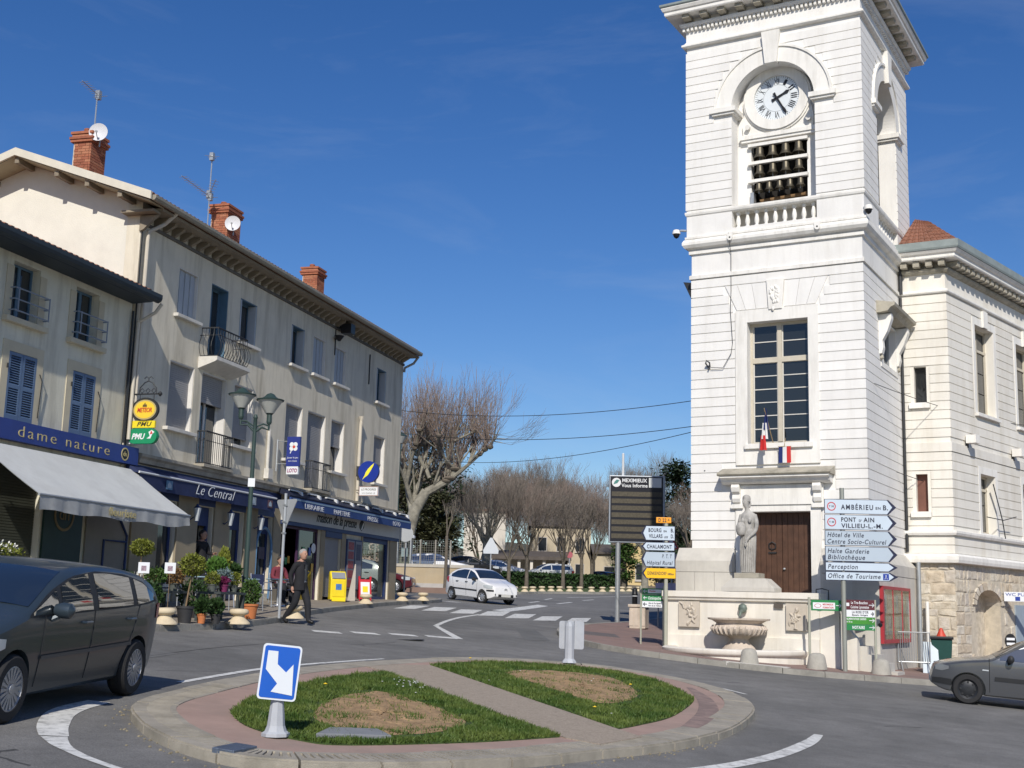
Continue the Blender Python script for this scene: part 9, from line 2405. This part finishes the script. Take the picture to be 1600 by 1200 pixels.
mbh = thing('car_shelter','long dark-roofed shelter with white posts beside the white house','shelter',(2.0,112,3.4),0)
mb = MB(); mb.prism_x([(-1.2,2.15),(3.5,2.9),(3.5,3.1),(-1.2,2.45)],-3.4,3.6); mb.build('roof',M_ROOFD,mbh)
for i in range(7): mb = MB(); mb.box(-3.3 + i * 1.1,-3.05 + i * 1.1,-.9,-.7,-.2,2.25); mb.build('post',M_FW,mbh)
mb = MB(); mb.box(-3.4,3.6,3.3,3.5,-.2,2.8); mb.build('back_wall',M_FW,mbh)
far_house('cream house with dark shutters behind the row of trees',5.4,128,3.4,6.0,8,6.2,0,M_FC,M_ROOFD,1.5,[(-2.3,-1.5,1.0,2.4),(-.4,.4,1.0,2.4),(1.5,2.3,1.0,2.4),(-2.3,-1.5,3.7,5.0),(-.4,.4,3.7,5.0),(1.5,2.3,3.7,5.0)])
far_house('low house with dark roof right of the dark blue car',10.9,124,3.4,4.6,7,3.4,0,M_FC,M_ROOFD,.9,[(-1.4,-.4,.9,2.1)])
far_house('yellow house with sloping gable behind the direction sign',13.2,108,3.0,7.4,9,4.2,rad(-4),M_FY,M_ROOFD,2.0,[(-2.2,-1.3,1.0,2.3)],ridge_x=False)
far_house('pinkish house glimpsed left of the plane tree trunk',-14.5,120,3.4,9,8,5,0,mat('far_pink',(.50,.36,.30),.9,.08,.6),M_TILE,1.6,[(3.0,3.9,2.6,3.8),(.4,1.3,2.6,3.8)])
def twig_mesh(segs,name,m,parent,n=3):
 """segs: (p0, p1, r0, r1) thin tapered prisms"""
 vs,fs = [],[]
 for a,b,r0,r1 in segs:
  d = (b - a); L_ = d.length
  if L_ < 1e-4: continue
  d /= L_; t = Vector((0,0,1)) if abs(d.z) < .9 else Vector((1,0,0)); p = d.cross(t).normalized(); q = d.cross(p); o = len(vs)
  for c,r in ((a,r0),(b,r1)):
   for i in range(n): an = 6.2832 * i / n; vs.append(tuple(c + p * (r * math.cos(an)) + q * (r * math.sin(an))))
  for i in range(n): fs.append((o + i,o + (i + 1) % n,o + n + (i + 1) % n,o + n + i))
 me = bpy.data.meshes.new(name); me.from_pydata(vs,[],fs); me.materials.append(m); o = bpy.data.objects.new(name,me); COL.objects.link(o); o.parent = parent
 return o
def grow(segs,p,d,L_,r,depth,rr,up=.25,spread=.55,kids=(2,4)):
 n = 3; a = p
 for i in range(n):
  d2 = (d + Vector((rr.gauss(0,.12),rr.gauss(0,.12),rr.gauss(0,.08) + up * .12))).normalized(); b = a + d2 * (L_ / n); r2 = r * (1 - .35 * (i + 1) / n)
  segs.append((a,b,r * (1 - .35 * i / n),r2)); a = b; d = d2
  if depth > 0 and i > 0:
   for _ in range(rr.randint(*kids) if i == n - 1 else rr.randint(1,2)):
    ax = Vector((rr.gauss(0,1),rr.gauss(0,1),rr.gauss(0,1))); s = (ax - d * ax.dot(d)).normalized(); nd = (d + s * spread * rr.uniform(.6,1.5) + Vector((0,0,up))).normalized()
    grow(segs,a,nd,L_ * rr.uniform(.58,.82),r2 * rr.uniform(.5,.68),depth - 1,rr,up,spread,kids)
def bare_tree(label,x,y,z,H,trunk_h,r,depth,seed,m=None,spread=.55,up=.25,name='bare_tree',group='bare trees in the background',lean=0.0,nb=5):
 t = thing(name,label,'tree',(x,y,z),0,group); rr = random.Random(seed)
 mb = MB(); top = Vector((lean,0,trunk_h)); mb.tube([(0,0,-.2),(lean * .3,.02,trunk_h * .35),(lean * .7,-.02,trunk_h * .7),tuple(top)],[r * 1.25,r,r * .92,r * .85],9); mb.build('trunk',m or M_BARKD,t,smooth=True)
 segs = []
 for i in range(nb):
  a = 6.283 * (i + rr.random() * .6) / nb; d = Vector((math.cos(a) * spread,math.sin(a) * spread,1)).normalized(); grow(segs,top - Vector((0,0,rr.uniform(0,.25) * trunk_h * .4)),d,(H - trunk_h) * rr.uniform(.36,.46),r * .5,depth,rr,up,spread)
 thick = [s for s in segs if s[2] > r * .12]; thin = [s for s in segs if s[2] <= r * .12]
 thin = [(a,b,max(r0,.007) * .8,max(r1,.005) * .8) for a,b,r0,r1 in thin]
 twig_mesh(thick,'branches',m or M_BARKD,t,5); twig_mesh(thin,'twigs',M_TWIG if seed % 2 else M_TWIGR,t)
 return t
pt = thing('plane_tree','big pollarded plane tree with pale trunk and upright shoots behind the low wall','tree',(-6.45,80.0,3.4),0)
PX = lambda px,py,dy=0.0: Vector(((px - 643) / 24.6,dy,(884 - py) / 24.4 + .55))
mb = MB(); mb.tube([PX(640,905),PX(643,870),PX(648,830),PX(655,800),PX(672,770)],[.52,.38,.39,.38,.32],12); mb.build('trunk',M_BARK,pt,smooth=True)
LIMBS = [([(672,772),(690,762),(708,750),(716,735)],[.42,.36,.30,.22],0),([(655,800),(655,770),(668,745),(684,738)],[.36,.30,.26,.2],.8),
 ([(712,748),(735,730),(762,705),(770,702)],[.22,.16,.12,.09],-.6),([(706,748),(704,715),(710,690),(716,670)],[.22,.18,.14,.10],.3),([(710,742),(722,715),(728,700)],[.18,.12,.08],1.2),([(714,690),(735,680),(748,676),(765,690)],[.12,.10,.08,.06],-.3),
 ([(676,750),(668,728),(668,700),(675,686),(700,684)],[.2,.16,.13,.1,.08],.4),([(668,735),(658,715),(662,690),(664,662)],[.2,.15,.12,.09],-.5),([(664,700),(672,680),(678,664)],[.14,.1,.08],.9),
 ([(650,800),(640,760),(632,720),(630,690)],[.3,.24,.18,.12],1.0),([(640,760),(648,720),(655,700),(660,680)],[.2,.16,.12,.1],-1.0),([(632,720),(622,690),(615,660)],[.15,.12,.09],.2),([(650,790),(635,745),(622,735),(610,700)],[.2,.16,.12,.1],-1.6),([(716,735),(700,720),(690,700),(692,690)],[.14,.11,.09,.07],-1.4),([(735,730),(742,705),(745,690)],[.12,.09,.07],.8)]
knuckles = []; sublimbs = []
rr = random.Random(44)
mb = MB()
for pts,rs,dy in LIMBS:
 P_ = [PX(a,b,dy * i / (len(pts) - 1) * 1.6) for i,(a,b) in enumerate(pts)]
 sp_ = spline([tuple(p) for p in P_],3,False); r2 = [rs[min(int(i / (len(sp_) - 1) * (len(rs) - 1)),len(rs) - 2)] * (1 - .15 * i / len(sp_)) for i in range(len(sp_))]
 r2 = [q * .66 for q in r2]; mb.tube(sp_,r2,8); sublimbs += [(Vector(sp_[k_]),(Vector(sp_[min(k_ + 1,len(sp_) - 1)]) - Vector(sp_[k_ - 1])).normalized(),r2[k_]) for k_ in range(2,len(sp_),2)]; knuckles.append((P_[-1],rs[-1])); knuckles.append((P_[-2],rs[-2] * .7))
 if len(sp_) > 5: knuckles.append((Vector(sp_[len(sp_) // 2]),rs[-1] * .8))
mb.build('limbs',M_BARK,pt,smooth=True)
segs = []; kn = MB()
for p,r in knuckles:
 kn.lathe([(.02,-.16),(r * 1.3 + .06,-.08),(r * 1.6 + .08,.02),(r * 1.2 + .05,.12),(.02,.18)],tuple(p),8)
 for i in range(17):
  a = rr.uniform(0,6.283); k_ = rr.uniform(.05,.5) if i % 3 else rr.uniform(.4,1.0); d = Vector((math.cos(a) * k_,math.sin(a) * k_,1)).normalized(); L_ = rr.uniform(2.0,5.2) * (1 - k_ * .7); a0 = p + Vector((rr.gauss(0,.12),rr.gauss(0,.12),.05)); q = a0 + d * L_ * .5; e = q + (d + Vector((rr.gauss(0,.07),rr.gauss(0,.07),.12))).normalized() * L_ * .5
  segs += [(a0,q,.017,.012),(q,e,.012,.005)]
  for _ in range(2): s = a0 + (e - a0) * rr.uniform(.2,.7); segs.append((s,s + (d + Vector((rr.gauss(0,.35),rr.gauss(0,.35),.3))).normalized() * rr.uniform(.5,1.4),.008,.004))
bs_g = []
for p,d,r in sublimbs:
 for _ in range(2): grow(bs_g,p,(d + Vector((rr.gauss(0,.5),rr.gauss(0,.5),.5 + rr.gauss(0,.2)))).normalized(),rr.uniform(1.3,2.4),max(.035,r * .4),2,rr,.4,.4,(2,3))
twig_mesh([q for q in bs_g if q[2] > .03],'branches',M_BARK,pt,5); segs += [(a,b,max(.006,r0 * .5),max(.004,r1 * .5)) for a,b,r0,r1 in bs_g if r0 <= .03]
kn.build('pollard_knuckles',M_BARKD,pt); twig_mesh(segs,'shoots',M_TWIGR,pt)
bare_tree('smaller pollarded plane tree before the white house wall',-1.5,90,3.4,6.6,2.5,.33,3,31,M_BARK,.6,.45,'plane_tree','plane trees',nb=6)
ROW = [(.12,87.5,7.6,'first'),(1.38,89.0,7.9,'second'),(4.0,90.5,7.4,'third'),(5.4,92.0,7.6,'fourth'),(6.25,93.5,7.2,'fifth'),(8.9,98,7.6,'sixth')]
for i,(x,y,H,n_) in enumerate(ROW): bare_tree('slim bare street tree in the row along the verge, %s from the left' % n_,x,y,g(x,y) + .1,H * (1 - .06 * (i % 3)),1.9 + .3 * (i % 2),.14,4,51 + i,M_BARKD,.50,.28,'street_tree','row of bare street trees along the verge',nb=4)
bare_tree('thin young tree standing before the low wall',-3.5,72.4,2.40,5.6,3.0,.10,2,77,M_BARKD,.25,.5,'young_tree',None,nb=3)
for i in range(15):
 x = -15 + i * 2.0 + RND.uniform(-.8,.8); y = (138 + (i % 3) * 12 if i % 2 else 108 + (i % 3) * 5) + RND.uniform(-3,3); z = 3.4
 bare_tree('tall bare tree in the wood beyond the houses, %s from the left' % ORD[i],x,y,z,(11.0 if i % 2 else 8.6) + RND.uniform(-1.2,1.2),1.6,.2,5,101 + i,M_BARKD,.45,.4,'woodland_tree','bare wood beyond the houses',nb=5)
for i,(x,y,H) in enumerate(((13.6,84,5.6),(16.4,94,7.0))):
 bare_tree('bare branching tree behind the direction sign and the tower, %s' % ('nearer' if i == 0 else 'farther'),x - 1.5,y,3.0,H,2.5,.2,4,201 + i,M_BARKD,.5,.3,'bare_tree','bare trees beside the tower',nb=5)
bare_tree('forked grey tree trunk before the yellow house',9.35,86,g(9.35,86),5.2,2.6,.24,2,301,M_BARK,.6,.3,'plane_tree','plane trees',nb=4)
def leafy(label,x,y,z,H,R,seed,m,conifer=True,name='evergreen_tree',n=5200,size=.42):
 t = thing(name,label,'tree',(x,y,z),0,'evergreens in the background'); rr = random.Random(seed)
 mb = MB(); mb.tube([(0,0,-.3),(0,0,H * .9)],[.3,.05],8); mb.build('trunk',M_BARKD,t)
 mb = MB(); layers = []
 for i in range(46):
  t_ = rr.random() ** .8; zc = H * (.16 + .82 * t_); rad_ = R * ((1 - t_) ** .7 if conifer else math.sin(math.pi * (.15 + .8 * t_))) * rr.uniform(.6,1.1); a = rr.uniform(0,6.283); layers.append(Vector((math.cos(a) * rad_ * .7,math.sin(a) * rad_ * .7,zc)))
 for k_ in range(n):
  c = layers[k_ % len(layers)]; p = c + Vector((rr.gauss(0,R * .22),rr.gauss(0,R * .22),rr.gauss(0,R * .09))); s = size * rr.uniform(.5,1.2)
  d = Vector((rr.gauss(0,1),rr.gauss(0,1),rr.gauss(0,.45))).normalized(); q = d.cross(Vector((rr.gauss(0,.5),rr.gauss(0,.5),1))).normalized()
  mb.add([tuple(p - q * s * .22),tuple(p + d * s * .6),tuple(p + q * s * .22),tuple(p - d * s * .5)],[(0,1,2,3)])
 mb.build('crown',m,t)
EVG = leaf_mat('evergreen_dark',(.012,.025,.012),(.03,.05,.022)); EVO = leaf_mat('evergreen_olive',(.035,.04,.018),(.07,.07,.03))
leafy('dark cedar behind the big plane tree',-6.6,108,3.4,13.5,4.4,1,EVG)
leafy('olive-brown conifer between the plane tree and the white house',-5.7,100,3.4,6.8,2.0,2,EVO,False)
leafy('dark conifer hidden at the left of the plane tree',-9.6,100,3.4,9.0,3.6,3,EVO,False)
leafy('dark cedar rising beside the left edge of the tower',13.9,104,3.4,10.2,2.7,4,EVG,True)
leafy('green shrub before the yellow house',8.6,93,3.0,3.6,1.1,6,leaf_mat('leaf_green',(.1,.1,.1),(.1,.1,.1)),False,'garden_shrub',2200,.3)
leafy('green shrub behind the direction sign',11.2,92,3.0,3.0,1.6,7,LEAFD,False,'garden_shrub',2200,.3)
sg = thing('road_sign','pale square road sign with red mark beside the tower','road sign',(6.75,52.0,g(6.75,52) + .12),rad(-10))
mb = MB(); mb.cyl((0,.05,0),(0,.05,3.2),.03,n=8); mb.build('pole',M_SIGNBACK,sg); mb = MB(); mb.box(-.28,.28,-.01,.02,2.0,2.75); mb.build('plate',mat('sign_pinkwhite',(.55,.50,.55),.5),sg); oval(-.03,2.42,.2,.2,-.02,-.011,20).build('mark',M_REDT,sg); mb = MB(); mb.prism_y([(-.36,2.95),(.30,2.95),(-.03,3.5)],-.01,.02); pl9 = mb.build('triangle_plate',mat('sign_redline',(.5,.05,.06)),sg); mb = MB(); mb.prism_y([(-.26,3.0),(.20,3.0),(-.03,3.38)],-.02,-.011); mb.build('triangle_face',M_WLET,pl9)
bp_ = thing('poster_stand','lilac poster board just left of the tower plinth','poster board',(5.95,46.5,g(5.95,46.5) + .12),rad(-8))
mb = MB(); mb.box(-.5,.6,0,.06,.95,1.62); mb.build('board',mat('poster_lilac',(.42,.40,.56),.5,.2,4),bp_)
for x in (-.4,.5): mb = MB(); mb.cyl((x,.08,0),(x,.08,1.6),.03,n=6); mb.build('post',M_STEEL,bp_)
